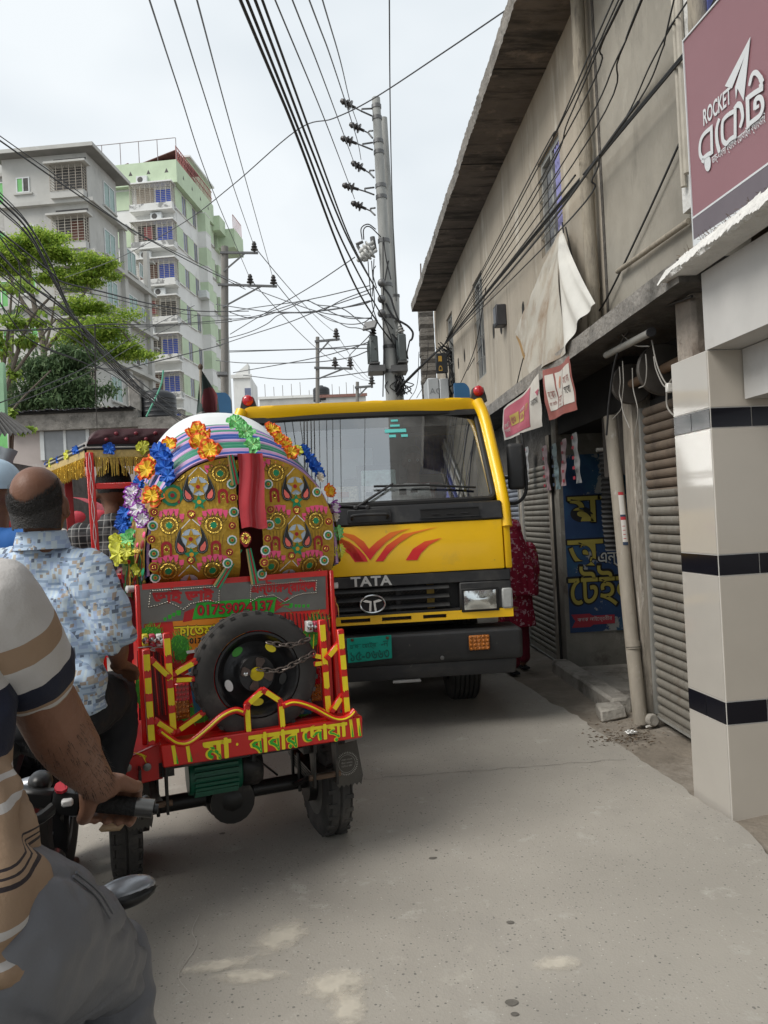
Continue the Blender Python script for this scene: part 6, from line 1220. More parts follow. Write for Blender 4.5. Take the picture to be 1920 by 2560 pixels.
# flag on the hood frame is added with the rickshaw
# ================================================================ DECORATED RICKSHAW
RYAW = R(17.84); RO = V((-.575, 3.6, 0))
rk_ = thing('rickshaw', 'brightly decorated three-wheeled rickshaw with flowered hood and spare wheel, seen from behind', 'rickshaw', RO, RYAW)
RM = ROOTM[rk_]; RI = RM.inverted(); RN = V((sin(RYAW), -cos(RYAW), 0))
def rk(x, y, back):      # photo survey point -> rickshaw-local point in the cross plane 'back' metres behind the axle
    return RI @ at_plane(x, y, RO+RN*back, RN)
k1 = lambda x, y, back: rk((250+x/2.37)/K, (1000+y/2.37)/K, back)
k2 = lambda x, y, back: rk((250+x/2.37)/K, (1450+y/2.37)/K, back)
RED = mat('glossy_red_enamel', (.60, .014, .010), .3, var=.08, vs=4, coat=.3, dirt=[((.30, .03, .02), 3, .58, .75, (1, 1, 1))]); YP = mat('hand_brushed_yellow', (.88, .72, .02), .4, var=.06, vs=20); GP_ = mat('hand_brushed_green', (.03, .42, .03), .45, var=.1); OR_ = mat('orange_enamel', (.78, .26, .02), .4, var=.12, vs=5); GRNG = mat('grass_green_enamel', (.05, .30, .03), .45, var=.25, vs=30); WHE = mat('white_enamel', (.7, .7, .68), .4); BLK = mat('black_enamel', (.015, .015, .015), .35); GREASE = mat('greasy_black_steel', (.022, .021, .02), .4, metal=.3, var=.3, dirt=[((.09, .08, .07), 6, .55, .72, (1, 1, 1))]); FLAPM = mat('dusty_rubber_flap', (.07, .064, .055), .8, var=.25, vs=8, dirt=[((.19, .165, .12), 5, .58, .74, (1, 1, 1))]); STL = mat('brushed_sheet_steel', (.17, .165, .155), .32, metal=.8, var=.3, vs=3); GOLD = mat('gold_foil', (.50, .30, .035), .38, metal=.45, var=.16, vs=22, bump=.25, bs=60); GOLDB = mat('bright_gold_tinsel', (.75, .52, .10), .2, metal=.8, var=.35, vs=70, bump=.8, bs=120); PINK = mat('hot_pink_plastic', (.85, .10, .24), .4); CORAL = mat('coral_plastic', (.80, .16, .13), .4); EMER = mat('emerald_plastic', (.01, .25, .11), .4); CRIM = mat('crimson_plastic', (.33, .012, .02), .4); NAVY = mat('royal_blue_vinyl', (.012, .06, .30), .35); LILAC = mat('lilac_piping', (.50, .30, .52), .4); HWH = mat('white_hood_vinyl', (.74, .77, .77), .35, var=.05); SEAG = mat('sea_green_vinyl', (.03, .23, .14), .35, var=.1); MARO = mat('maroon_vinyl_seat', (.13, .012, .016), .4, var=.2)
# --- running gear
for s in (-1, 1):
    M_ = look_frame((s*.46, 0, .265), (s, 0, 0)); t = wheel_tyre(.265, .13, 'wheel', rk_, M_, ribs=2, lug=26); Mi = look_frame((s*.46, 0, .265), (-1, 0, 0))
    b = MB(); b.lathe([(.0, -.01), (.07, -.01), (.09, .0), (.12, .02), (.135, .03), (.155, .055), (.16, .06)], mat('dusty_grey_rim', (.12, .115, .105), .6, metal=.3, var=.25, vs=8), Mi, 28)
    for k in range(5): a = 2*pi*k/5+.4; b.lathe([(0, 0), (.016, 0)], mat('daylight_slot', (.4, .4, .38), .6) if s > 0 else GREASE, Mi @ Matrix.Translation((.105*cos(a), .105*sin(a), .024)), 12)
    b.build('rim', t)
    b = MB(); b.lathe([(0, -.02), (.095, -.02), (.095, .06), (.03, .07), (0, .07)], GREASE, look_frame((s*.38, 0, .265), (s, 0, 0)), 24); b.build('brake_drum', t)
b = MB(); b.tube([(-.40, 0, .268), (-.12, 0, .268), (-.05, 0, .265), (.05, 0, .265), (.12, 0, .268), (.40, 0, .268)], [.036, .036, .06, .06, .036, .036], GREASE, 14); b.ball((.0, -.01, .262), (.115, .10, .105), GREASE, seg=20, ring=14); b.lathe([(.085, -.01), (.10, -.01), (.10, .01), (.085, .01)], GREASE, look_frame((0, -.09, .262), (0, -1, 0)), 20); b.build('axle', rk_)
MOT = mat('green_motor_casing', (.006, .10, .055), .4, var=.2, vs=5)
b = MB(); Mm = look_frame((-.07, -.06, .40), (1, 0, 0)); b.lathe([(0, -.12), (.085, -.12), (.09, -.115), (.09, .11), (.085, .115), (0, .115)], MOT, Mm, 24)
for k in range(24): a = 2*pi*k/24; b.box((.094*cos(a), .094*sin(a), 0), (.012, .012, .19), MOT, Mm @ Matrix.Translation((0, 0, 0)))
mo = b.build('motor', rk_); b = MB(); b.lathe([(0, .116), (.082, .116), (.088, .125), (.088, .19), (.075, .21), (0, .21)], GREASE, Mm, 24); b.build('end_cover', mo)
for s in (-1, 1):
    u = s*.355; b = MB()
    for k in range(5): L_ = .42-.06*k; b.grid(lambda p, q: (u-.03+.06*q, -.02-L_+2*L_*p, .385-.013*k-.05*((p-.5)*2)**2*(-1)*(1-.1*k)), 14, 1, GREASE); b.box((u, -.02, .383-.013*k), (.06, 1.2*L_, .009), GREASE)
    for y in (-.06, .06): b.tube([(u-.035, y, .24), (u-.035, y, .42), (u+.035, y, .42), (u+.035, y, .24)], .008, GREASE, 6)
    b.build('leaf_spring', rk_)
    b = MB()
    for q in (-.05, .05): b.hexa([(u+q-.005, -.40, .36), (u+q-.005, -.42, .56), (u+q-.005, -.36, .36), (u+q-.005, -.34, .56), (u+q+.005, -.40, .36), (u+q+.005, -.42, .56), (u+q+.005, -.36, .36), (u+q+.005, -.34, .56)], GREASE)
    b.tube([(u-.07, -.38, .40), (u+.07, -.38, .40)], .013, mat('rust_steel', (.14, .09, .06), .7, metal=.3, var=.3), 8); b.build('spring_shackle', rk_)
b = MB(); b.tube([(.30, -.05, .27), (.44, -.30, .42)], .012, GREASE, 6); b.tube([k2(910, 1020, .3), k2(910, 1070, .3)], .012, BLK, 6); b.tube([k2(915, 1050, .3), k2(1050, 1155, .1)], .005, BLK, 5); b.build('stay_rod', rk_)
b = MB()
for u in (-.30, .30): b.box2((u-.03, -.36, .50), (u+.03, 2.1, .56), GREASE)
for y in (-.3, .2, .8, 1.5): b.box2((-.4, y, .51), (.4, y+.04, .555), GREASE)
b.build('chassis', rk_)
# --- bed, board, panels
b = MB(); b.box2((-.44, -.34, .561), (.49, 1.0, .60), mat('red_bed_plate', (.40, .02, .02), .4, var=.15, vs=5), bev=.008); b.box2((-.30, .9, .561), (.36, 2.1, .60), RED, bev=.008); b.build('floor', rk_)
bL, bR = rk(345, 1608, .42), rk(781, 1545, .42); bLb, bRb = rk(352, 1658, .42), rk(782, 1592, .42)
b = MB(); b.hexa([(bLb.x, -.432, bLb.z), (bL.x, -.432, bL.z), (bLb.x, -.40, bLb.z), (bL.x, -.40, bL.z), (bRb.x, -.432, bRb.z), (bR.x, -.432, bR.z), (bRb.x, -.40, bRb.z), (bR.x, -.40, bR.z)], RED, bev=.005); b.box2((bL.x+.005, -.40, bL.z-.012), (bR.x-.005, -.33, bL.z-.002), RED); brd = b.build('rear_board', rk_)
b = MB(); FB2 = frame(((bRb-bLb).normalized()), (0, 0, 1), (0, -1, 0), (bLb.x, -.4335, bLb.z)); W_ = (bRb-bLb).length; Hh = bL.z-bLb.z
for u in (.05, .115): b.poly([(u*W_, .01), (u*W_+.016, .01), (u*W_+.006, Hh-.008), (u*W_-.008, Hh-.008)], YP, FB2 @ Matrix.Translation((0, 0, .001))); b.poly([(u*W_+.010, .01), (u*W_+.018, .01), (u*W_+.010, Hh*.6)], GP_, FB2 @ Matrix.Translation((0, 0, .002)))
for u in (.935, .975): b.poly([(u*W_, .01), (u*W_+.014, .01), (u*W_+.008, Hh-.006), (u*W_-.006, Hh-.006)], YP, FB2 @ Matrix.Translation((0, 0, .001))); b.poly([(u*W_+.004, .01), (u*W_+.012, .01), (u*W_+.005, Hh*.7)], GP_, FB2 @ Matrix.Translation((0, 0, .002)))
for s_, u, wd in (('মা', .19, .13), ('.', .345, .012), ('বাবার', .41, .25), ('েদায়া', .675, .24)):
    hh = Hh*.86 if s_ != '.' else .012
    b.text(s_, hh, YP, FB2 @ Matrix.Translation((u*W_, .004 if s_ != '.' else Hh*.5, .0015)), .05, wd*W_)
    vs, fs = text_geo(s_, .018); x0 = min(v.x for v in vs); x1 = max(v.x for v in vs); y0 = min(v.y for v in vs); y1 = max(v.y for v in vs); cut = y0+(y1-y0)*.66
    fs2 = [f for f in fs if max(vs[i].y for i in f) < cut]
    if s_ != '.': b.add([((v.x-x0)/(x1-x0)*wd*W_*.97+u*W_+.006, (v.y-y0)/(y1-y0)*hh+.004, .003) for v in vs], fs2, GP_, False, FB2)
b.build('lettering', brd)
fl0, fl1 = rk(270, 1642, .35), rk(356, 1690, .35)
b = MB(); b.hexa([(fl0.x, -.36, fl1.z+.008), (fl0.x, -.36, fl0.z+.005), (fl0.x, -.33, fl1.z+.008), (fl0.x, -.33, fl0.z+.005), (bL.x+.012, -.36, fl1.z+.018), (bL.x+.012, -.36, bL.z-.01), (bL.x+.012, -.33, fl1.z+.018), (bL.x+.012, -.33, bL.z-.01)], RED, bev=.004); b.build('side_fascia', rk_)
b = MB()
for k in range(4): p0 = k2(190+22*k, 1020+12*k, .363); p1 = k2(275-4*k, 1085-6*k, .363); b.tube([p0, p0.lerp(p1, .5)+V((.01, 0, .012)), p1], [.002, .006, .002], YP, 5, flat=((0, 1, 0), .4))
b.build('brush_marks', rk_)
for lo, hi, sgn in (((262, 1668), (332, 1786), -1), ((716, 1612), (784, 1692), 1)):
    p, q = rk(*lo, .31), rk(*hi, .31); n = 13; b = MB(); pts = [(p.x, p.z), (p.x+.006, q.z+.03)]+[(p.x+.006+(q.x-p.x-.006)*i/n, q.z+.012*(i % 2)+(.03 if i in (0, n) else 0)) for i in range(n+1)]+[(q.x, q.z+.04), (q.x-.018, p.z-.0)]
    if sgn > 0: pts[-1] = (q.x-.022, p.z+.01)
    b.prism([(x, z) for x, z in pts][::-1], .008, FLAPM, frame((1, 0, 0), (0, 0, 1), (0, -1, 0), (0, -.31, 0))); f = b.build('mud_flap', rk_)
    b = MB(); cx, cz = ((p.x+q.x)/2-.004, p.z-.085 if sgn > 0 else (p.z+q.z)/2-.02); rr0 = .047; FLW = mat('worn_white_print', (.33, .32, .29), .7)
    for k in range(40): a = 2*pi*k/40; b.add([(cx+rr0*cos(a), -.3192, cz+rr0*sin(a)), (cx+(rr0+.007)*cos(a+.07), -.3192, cz+(rr0+.007)*sin(a+.07)), (cx+(rr0-.003)*cos(a+.1), -.3192, cz+(rr0-.003)*sin(a+.1))], [(0, 1, 2)], FLW)
    b.tube([(cx+.039*cos(a), -.3188, cz+.039*sin(a)) for a in [2*pi*i/30 for i in range(31)]], .0009, FLW, 4)
    if sgn > 0:
        for k, s_ in enumerate(('নিরাপদ সড়ক চাই', 'ধীরে চালান', '০১৭১২-৩৪৫')): b.text(s_, .0085, FLW, frame((1, 0, 0), (0, 0, 1), (0, -1, 0), (cx, -.3192, cz+.014-.014*k)), 0, .052, align='C')
    b.build('printed_emblem', f)
b = MB()
for x, y in ((187, 1106), (303, 1102)): p = k2(x-25, y, .355); b.lathe([(0, 0), (.016, 0), (.016, .006), (.007, .008), (0, .008)], STL, look_frame(p+V((0, -.012, 0)), (0, -1, 0)), 12)
b.box2((k2(140, 1100, .35).x, -.352, k2(140, 1130, .35).z), (k2(330, 1100, .35).x, -.345, k2(140, 1085, .35).z), mat('dull_red_plate', (.30, .03, .03), .5)); b.build('flap_hanger', rk_)
# rear body panel, hand painted
yb = -.20; PL = rk(296, 1262, .2).x; PR_ = rk(716, 1250, .2).x
zt_, zm = 1.262, 1.10
b = MB(); b.box2((PL+.02, yb, .60), (PR_-.02, yb+.02, zt_), RED); 
b.box2((PL-.010, yb-.008, .60), (PL+.010, yb+.03, zt_+.01), RED, bev=.004); b.box2((PR_-.010, yb-.008, .60), (PR_+.010, yb+.03, zt_+.01), RED, bev=.004); b.box2((PL+.02, yb-.006, zt_-.012), (PR_-.02, yb-.001, zt_+.012), RED)
body = b.build('rear_panel', rk_)
FP = frame((1, 0, 0), (0, 0, 1), (0, -1, 0), (0, yb-.001, 0))
def pp2(x, y, back=.2): p = k2(x, y, back); return (p.x, p.z)
def art(b, pts, m, d): b.prism([pp2(*p) for p in pts][::-1], .0008, m, FP @ Matrix.Translation((0, 0, d)))
b = MB(); art(b, [(232, 30), (1335, -22), (1338, 172), (740, 215), (236, 262)], STL, .001); b.build('steel_strip', body)
b = MB()
art(b, [(430, 245), (860, 215), (860, 420), (520, 420), (440, 330)], OR_, .002)
art(b, [(220, 420), (350, 430), (520, 600), (520, 830), (230, 830)], mat('dark_red_enamel', (.13, .010, .010), .4, var=.3), .0018); art(b, [(1100, 310), (1345, 305), (1345, 830), (1100, 830)], MATS['dark_red_enamel'], .0018)
for k in range(9): x = 1110+k*26; p, q = pp2(x, 320), pp2(x-18, 700); b.tube([(p[0], yb-.003, p[1]), (q[0], yb-.003, q[1])], .003, RED if k % 3 else YP, 4)
for (cx, cy, rx, ry, n) in ((300, 310, 80, 42, 60), (470, 400, 75, 95, 110), (1255, 330, 60, 80, 70), (1290, 235, 60, 26, 40), (560, 800, 120, 60, 70), (240, 640, 40, 130, 60), (1180, 760, 100, 60, 60)):
    art(b, [(cx+rx*.8*cos(t), cy+ry*.8*sin(t)) for t in [2*pi*i/16 for i in range(16)]], GRNG, .0025)
    for k in range(n):
        t = rnd.uniform(0, 2*pi); r_ = sqrt(rnd.random()); x, y = cx+rx*r_*cos(t), cy+ry*r_*sin(t); a = -pi/2+rnd.uniform(-1, 1)*1.1; L_ = rnd.uniform(26, 52)
        p = pp2(x, y); q = pp2(x+L_*cos(a), y+L_*sin(a)); o = pp2(x+5*sin(a), y-5*cos(a)); 
        b.add([(p[0], yb-.0045-.0005*(k % 3), p[1]), (q[0], yb-.0045, q[1]), (o[0], yb-.0045, o[1])], [(0, 1, 2)], GRNG if k % 3 else mat('lime_brush', (.16, .62, .03), .5))
art(b, [(1080, 195), (1345, 175), (1345, 300), (1210, 305)], RED, .002)
for k in range(24):
    x = 1085+k*11; p, q = pp2(x, 195+.2*(k)), pp2(x+6+k*.6, 300); b.tube([(p[0], yb-.003, p[1]), (q[0], yb-.003, q[1])], .0030, BLK if k % 2 else RED, 4)
for k in range(10):
    x = 255+k*20; p, q = pp2(x, 420), pp2(x+35, 800); b.tube([(p[0], yb-.003, p[1]), (q[0], yb-.003, q[1])], .003, RED if k % 2 else BLK, 4)
art(b, [(520, 520), (640, 500), (640, 780), (560, 790)], mat('painted_water_blue', (.03, .16, .30), .4), .003); art(b, [(500, 560), (560, 530), (570, 560)], WHE, .004); art(b, [(510, 420), (580, 408), (590, 425), (515, 436)], WHE, .004); art(b, [(1100, 720), (1250, 700), (1250, 790), (1120, 800)], mat('painted_water_blue', (.03, .16, .30), .4), .003)
b.build('painted_scene', body)
b = MB()
def ptext(body_, x, y, h, m, fitpx, d, bold=.02, back=.2, slope=None):
    p = k2(x, y, back); q = k2(x+fitpx, y+(slope or 0), back); hh = (k2(x, y-h, back).z-p.z); b.text(body_, hh, m, FP @ Matrix.Translation((p.x, p.z, d)) @ Matrix.Rotation(atan2(q.z-p.z, q.x-p.x), 4, 'Z'), bold, (q-p).length)
ptext('ফােতমা', 438, 335, 66, BLK, 250, .004, .07, slope=-12); ptext('ফােতমা', 438, 333, 62, YP, 250, .0055, .035, slope=-12); ptext('0171', 530, 378, 34, BLK, 85, .005, .03, slope=-6)
b.build('lettering', body)
b = MB(); DRD = mat('dark_red_lettering', (.48, .014, .018), .4)
ptext('ভাই ভাই', 312, 146, 96, DRD, 360, .003, .05, slope=-14); ptext('এন্টারপ্রাইজ', 893, 98, 92, DRD, 388, .003, .045, slope=-18)
art(b, [(570, 135), (1050, 100), (1030, 195), (560, 232)], GP_, .0022); art(b, [(520, 225), (575, 150), (560, 235)], GP_, .002); art(b, [(1040, 110), (1090, 150), (1030, 190)], DRD, .0022); art(b, [(500, 190), (560, 165), (545, 240), (490, 250)], DRD, .0021)
ptext('01759024137', 575, 215, 68, BLK, 455, .0036, .055, slope=-34); ptext('01759024137', 577, 213, 64, DRD, 450, .0046, .02, slope=-34)
for x, y, r in ((385, 232, 9), (413, 218, 11), (437, 205, 10), (465, 195, 14), (1130, 150, 11), (1160, 153, 8), (1180, 154, 8), (1205, 154, 8), (1232, 153, 8)): art(b, [(x-r, y-r), (x+r, y-r*1.2), (x+r*.8, y+r), (x-r*.8, y+r)], GP_, .003)
for a in range(6): art(b, [(1050+a*4, 150), (1110+a*6, 100+a*20), (1118+a*6, 108+a*20)], GP_ if a % 2 else DRD, .003)
b.build('steel_strip_lettering', body)
b = MB(); BEAD = mat('steel_bead', (.45, .42, .36), .25, metal=.9)
def beads(pts, sp=.0098):
    P = [V((*pp2(*p), 0)) for p in pts]
    for a, c in zip(P[:-1], P[1:]):
        n = max(1, int((c-a).length/sp))
        for i in range(n): q = a.lerp(c, i/n); b.ball((q.x, yb-.006, q.y), .0042, BEAD, seg=8, ring=6)
beads([(300, 65), (500, 52), (708, 38), (703, 150)]); beads([(300, 65), (290, 160), (340, 150), (400, 130), (450, 150), (495, 175), (540, 140), (640, 120), (703, 135)]); beads([(892, 35), (1280, 2), (1278, 75), (1200, 80), (1150, 95), (1095, 130), (1030, 90), (940, 100), (892, 128), (892, 35)]); b.build('bead_trim', body)
# --- lamps
def lampblock(x0, y0, x1, y1, cols, name, back=.26, vert=False):
    b = MB(); n = len(cols)
    for k, m in enumerate(cols):
        if vert: a0, a1 = k2(x0, y0+(y1-y0)*k/n, back), k2(x1, y0+(y1-y0)*(k+1)/n, back)
        else: a0, a1 = k2(x0+(x1-x0)*k/n, y0, back), k2(x0+(x1-x0)*(k+1)/n, y1, back)
        b.box2((a0.x+.001, -back-.012, a1.z+.001), (a1.x-.001, -back+.03, a0.z-.001), m, bev=.003)
        if not vert: c = (a0+a1)/2; b.lathe([(.014, 0), (.014, .006), (.0, .010)], CHR, look_frame((c.x, -back-.012, c.z), (0, -1, 0)), 14)
        else:
            for i in range(4):
                for j in range(4): b.ball((a0.x+(a1.x-a0.x)*(i+.5)/4, -back-.012, a1.z+(a0.z-a1.z)*(j+.5)/4), (.006, .004, .006), m, seg=6, ring=4)
    return b.build(name, rk_)
lampblock(440, 612, 535, 815, [REDL, AMB], 'tail_lamp', .27, True); lampblock(1243, 520, 1312, 712, [REDL, AMB], 'tail_lamp', .27, True)
lampblock(247, 322, 372, 390, [mat('yellow_lamp_plate', (.6, .5, .04), .4), mat('pink_lamp_plate', (.5, .05, .10), .4), WHE], 'marker_lamp', .24); lampblock(1220, 245, 1302, 307, [WHE, mat('pink_lamp_plate', (.5, .05, .10), .4)], 'marker_lamp', .24)
b = MB(); b.tube(bez([k2(225, 402, .25), k2(300, 395, .25), k2(325, 420, .25), k2(300, 412, .25), k2(340, 398, .25), k2(375, 400, .25)], 5), .003, WGY, 5); b.build('lamp_wire', rk_)
# --- spare wheel
SC = k2(912, 545, .30); SC.y = -.315; r_sp = .262
Ms = look_frame(SC, (0.02, -1, .05)); sw_ = wheel_tyre(r_sp, .135, 'spare_wheel', rk_, Ms, ribs=3, lug=30, inn=.70)
RIMB = mat('chipped_black_rim', (.016, .016, .017), .32, metal=.2, var=.3, vs=8, bump=.15, bs=40, dirt=[((.07, .055, .045), 5, .55, .68, (1, 1, 1)), ((.16, .10, .06), 11, .68, .74, (1, 1, 1))])
b = MB(); b.lathe([(.055, .045), (.075, .047), (.085, .035), (.10, .02), (.135, .008), (.150, .02), (.160, .045), (.168, .062), (.178, .062), (.180, .05)], RIMB, Ms, 40, cap=False)
b.lathe([(.024, .042), (.060, .046)], RIMB, Ms, 30, cap=False); b.build('rim', sw_)
for k in range(5): b = MB(); a = 2*pi*k/5+.95; b.prism([(.026*cos(t), .016*sin(t)) for t in [2*pi*i/14 for i in range(14)]], .003, (YP, GRNG, WHE, YP, BLK)[k], Ms @ Matrix.Rotation(a, 4, 'Z') @ Matrix.Translation((.122, 0, .017)) @ Matrix.Rotation(pi/2, 4, 'Z')); b.build('rim_slot', sw_)
b = MB()
for k in range(4): a = pi/4+pi*k/2+.5; b.prism([(.030, -.010), (.058, -.020), (.068, -.014), (.068, .014), (.058, .020), (.030, .010)], .010, mat('rusty_hub_plate', (.09, .065, .055), .6, metal=.4, var=.3), Ms @ Matrix.Rotation(a, 4, 'Z') @ Matrix.Translation((0, 0, .046)))
b.lathe([(.0, .048), (.030, .048)], YP, Ms, 16); b.lathe([(0, .05), (.009, .05), (.009, .062), (0, .064)], CHR, Ms @ Matrix.Translation((-.052, .008, .006)), 8); b.build('hub_plate', sw_)
def chain(pts, name='chain'):
    b = MB(); P = bez(pts, 12); cum = [0]
    for a, c in zip(P[:-1], P[1:]): cum.append(cum[-1]+(c-a).length)
    n = max(2, int(cum[-1]/.026)); CH = mat('rusty_chain_steel', (.14, .115, .10), .45, metal=.7, var=.25, vs=20)
    def pos(s):
        for i in range(len(cum)-1):
            if cum[i+1] >= s: return P[i].lerp(P[i+1], (s-cum[i])/max(1e-6, cum[i+1]-cum[i]))
        return P[-1]
    for k in range(n):
        c = pos(cum[-1]*(k+.5)/n); d = (pos(min(cum[-1], cum[-1]*(k+.9)/n))-pos(cum[-1]*(k+.1)/n)).normalized(); up = V((0, -1, 0)) if k % 2 else V((0, -.35, .94)); s_ = d.cross(up).normalized()
        ring = [c+d*(.019*cos(t))*(1)+s_*(.0095*sin(t)) for t in [2*pi*i/14 for i in range(15)]]; b.tube(ring, .0036, CH, 6, cap=False)
    return b.build(name, sw_)
chain([k2(990, 370, .40), k2(1080, 385, .41), k2(1160, 380, .41), k2(1240, 345, .38)]); chain([k2(935, 530, .395), k2(1060, 535, .41), k2(1180, 480, .41), k2(1270, 430, .38)])
# --- striped guard bars
def bar(pts, back, r=.0125, n=3, ph=0, parent=rk_, name='guard_bar'):
    """red square bar with brushed yellow dashes"""
    P = [k2(x, y, back) if len(p_) == 2 else k2(x, y, p_[2]) for p_ in pts for x, y in [p_[:2]]]; b = MB()
    for a, c in zip(P[:-1], P[1:]):
        d = c-a; L_ = d.length; a_, c_ = a-d.normalized()*.004, c+d.normalized()*.004
        b.beam(a_, c_, r*2, r*2, RED, up=(0, -1, 0), bev=.003)
        m = max(1, int(L_/.085)); 
        for k in range(m):
            t0 = (k+.18)/m; t1 = (k+.82)/m; q0, q1 = a+d*t0, a+d*t1; o = V((0, -r-.0016, 0)); s_ = d.cross(V((0, -1, 0))).normalized()*r*.82
            if s_.length < 1e-5: continue
            n_ = 8; vs = []
            for i in range(n_+1):
                t = i/n_; e = .012*noise.noise(V((i*.9, t0*9+a.x*50, 2)))
                vs.append(q0+o+s_*(1-2*t)-d.normalized()*(.006*abs(noise.noise(V((i*1.7, a.z*40+k, 0))))))
            for i in range(n_, -1, -1):
                t = i/n_; vs.append(q1+o+s_*(1-2*t)+d.normalized()*(.018*abs(noise.noise(V((i*1.3, a.z*40+k+7, 0))))))
            b.poly(vs, YP)
    return b.build(name, parent)
bar([(272, 415), (306, 968)], .40, .015); bar([(393, 318), (434, 905)], .36, .015); bar([(300, 470), (412, 575)], .38); bar([(425, 562), (570, 478)], .36); bar([(432, 592), (556, 585)], .36, .011); bar([(325, 830), (440, 905)], .385); bar([(440, 905), (625, 775)], .36, .012)
bar([(1310, 240), (1350, 798)], .36, .015); bar([(1420, 297), (1461, 795)], .40, .015); bar([(1340, 465), (1432, 355)], .38); bar([(1262, 445), (1322, 458)], .36, .011); bar([(1262, 497), (1322, 490)], .36, .011); bar([(1372, 778), (1434, 682)], .385); bar([(1225, 733), (1350, 790)], .36, .012)
def rail(pts, back):
    P = bez([k2(x, y, back) for x, y in pts], 8); b = MB(); b.tube(P, .014, RED, 10); Q = [p+V((0, -.0125, .003)) for p in P[2:-2]]
    b.tube(Q, .0042, YP, 5); return b.build('wavy_rail', rk_)
rail([(350, 890), (400, 930), (460, 966), (530, 962), (620, 895), (720, 808), (800, 772), (858, 788)], .425); rail([(1078, 745), (1150, 725), (1250, 752), (1370, 815), (1430, 826), (1480, 805), (1510, 770)], .425)
bar([(880, 925), (868, 738), (965, 650), (1067, 716), (1082, 890)], .415, .0125)
# --- hood
UC = .105
def arch(k, th):   # k 0 rear .. 1 front ; th 0 right base .. pi left base
    hw = .425+.035*min(1, k*1.5); zb = 1.30-.10*k; zt = 1.815+.21*sin(min(1, k)*pi/2); y = -.15+.62*k
    c, s = cos(th), sin(th); return V((UC+hw*(abs(c)**.82)*(1 if c > 0 else -1), y, zb+(zt-zb)*abs(s)**.78))
NS = 13
stripe_m = [NAVY, LILAC, SEAG, SEAG, LILAC, NAVY, NAVY, LILAC, SEAG, LILAC, NAVY, LILAC, SEAG]
b = MB()
def hoodp(u, v_):
    p = arch(.72*u, pi*v_); c = arch(.72*u, pi/2); k = (u*NS) % 1; bump = .011*sin(pi*k) if True else 0
    d = (p-V((UC, p.y, 1.35))).normalized(); return p+d*bump
b.grid(hoodp, NS*5, 60, NAVY, mfn=lambda u, v_: stripe_m[min(NS-1, int(u*NS))]); b.build('ribbed_hood', rk_, angle=80)
WZ = rk(520, 904, -.5).z; b = MB(); b.grid(lambda u, v_: arch(.72+.5*u, pi*(.03+.94*v_))+V((0, 0, (WZ-2.0)*sin(min(1, u*1.8)*pi/2)*sin(pi*(.03+.94*v_)))), 10, 48, HWH); b.build('white_hood_front', rk_, angle=80)
b = MB(); b.grid(lambda u, v_: arch(.05+1.1*u, pi*v_)-V((0, 0, .02))-(arch(.05+1.1*u, pi*v_)-V((UC, 0, 1.4))).normalized()*.02*V((1, 0, 1)).length*.5, 6, 40, mat('dark_hood_lining', (.05, .012, .015), .8)); b.box2((-.27, .42, .95), (.48, .50, 1.55), MARO, bev=.03); b.box2((-.30, .0, .80), (.50, .5, .98), MARO, bev=.03); b.build('seat', rk_)
b = MB()
for k in (0, .24, .48, .72): b.tube([arch(k, pi*i/40)+V((0, 0, .002)) for i in range(41)], .007, LILAC, 6)
b.build('hood_bows', rk_)
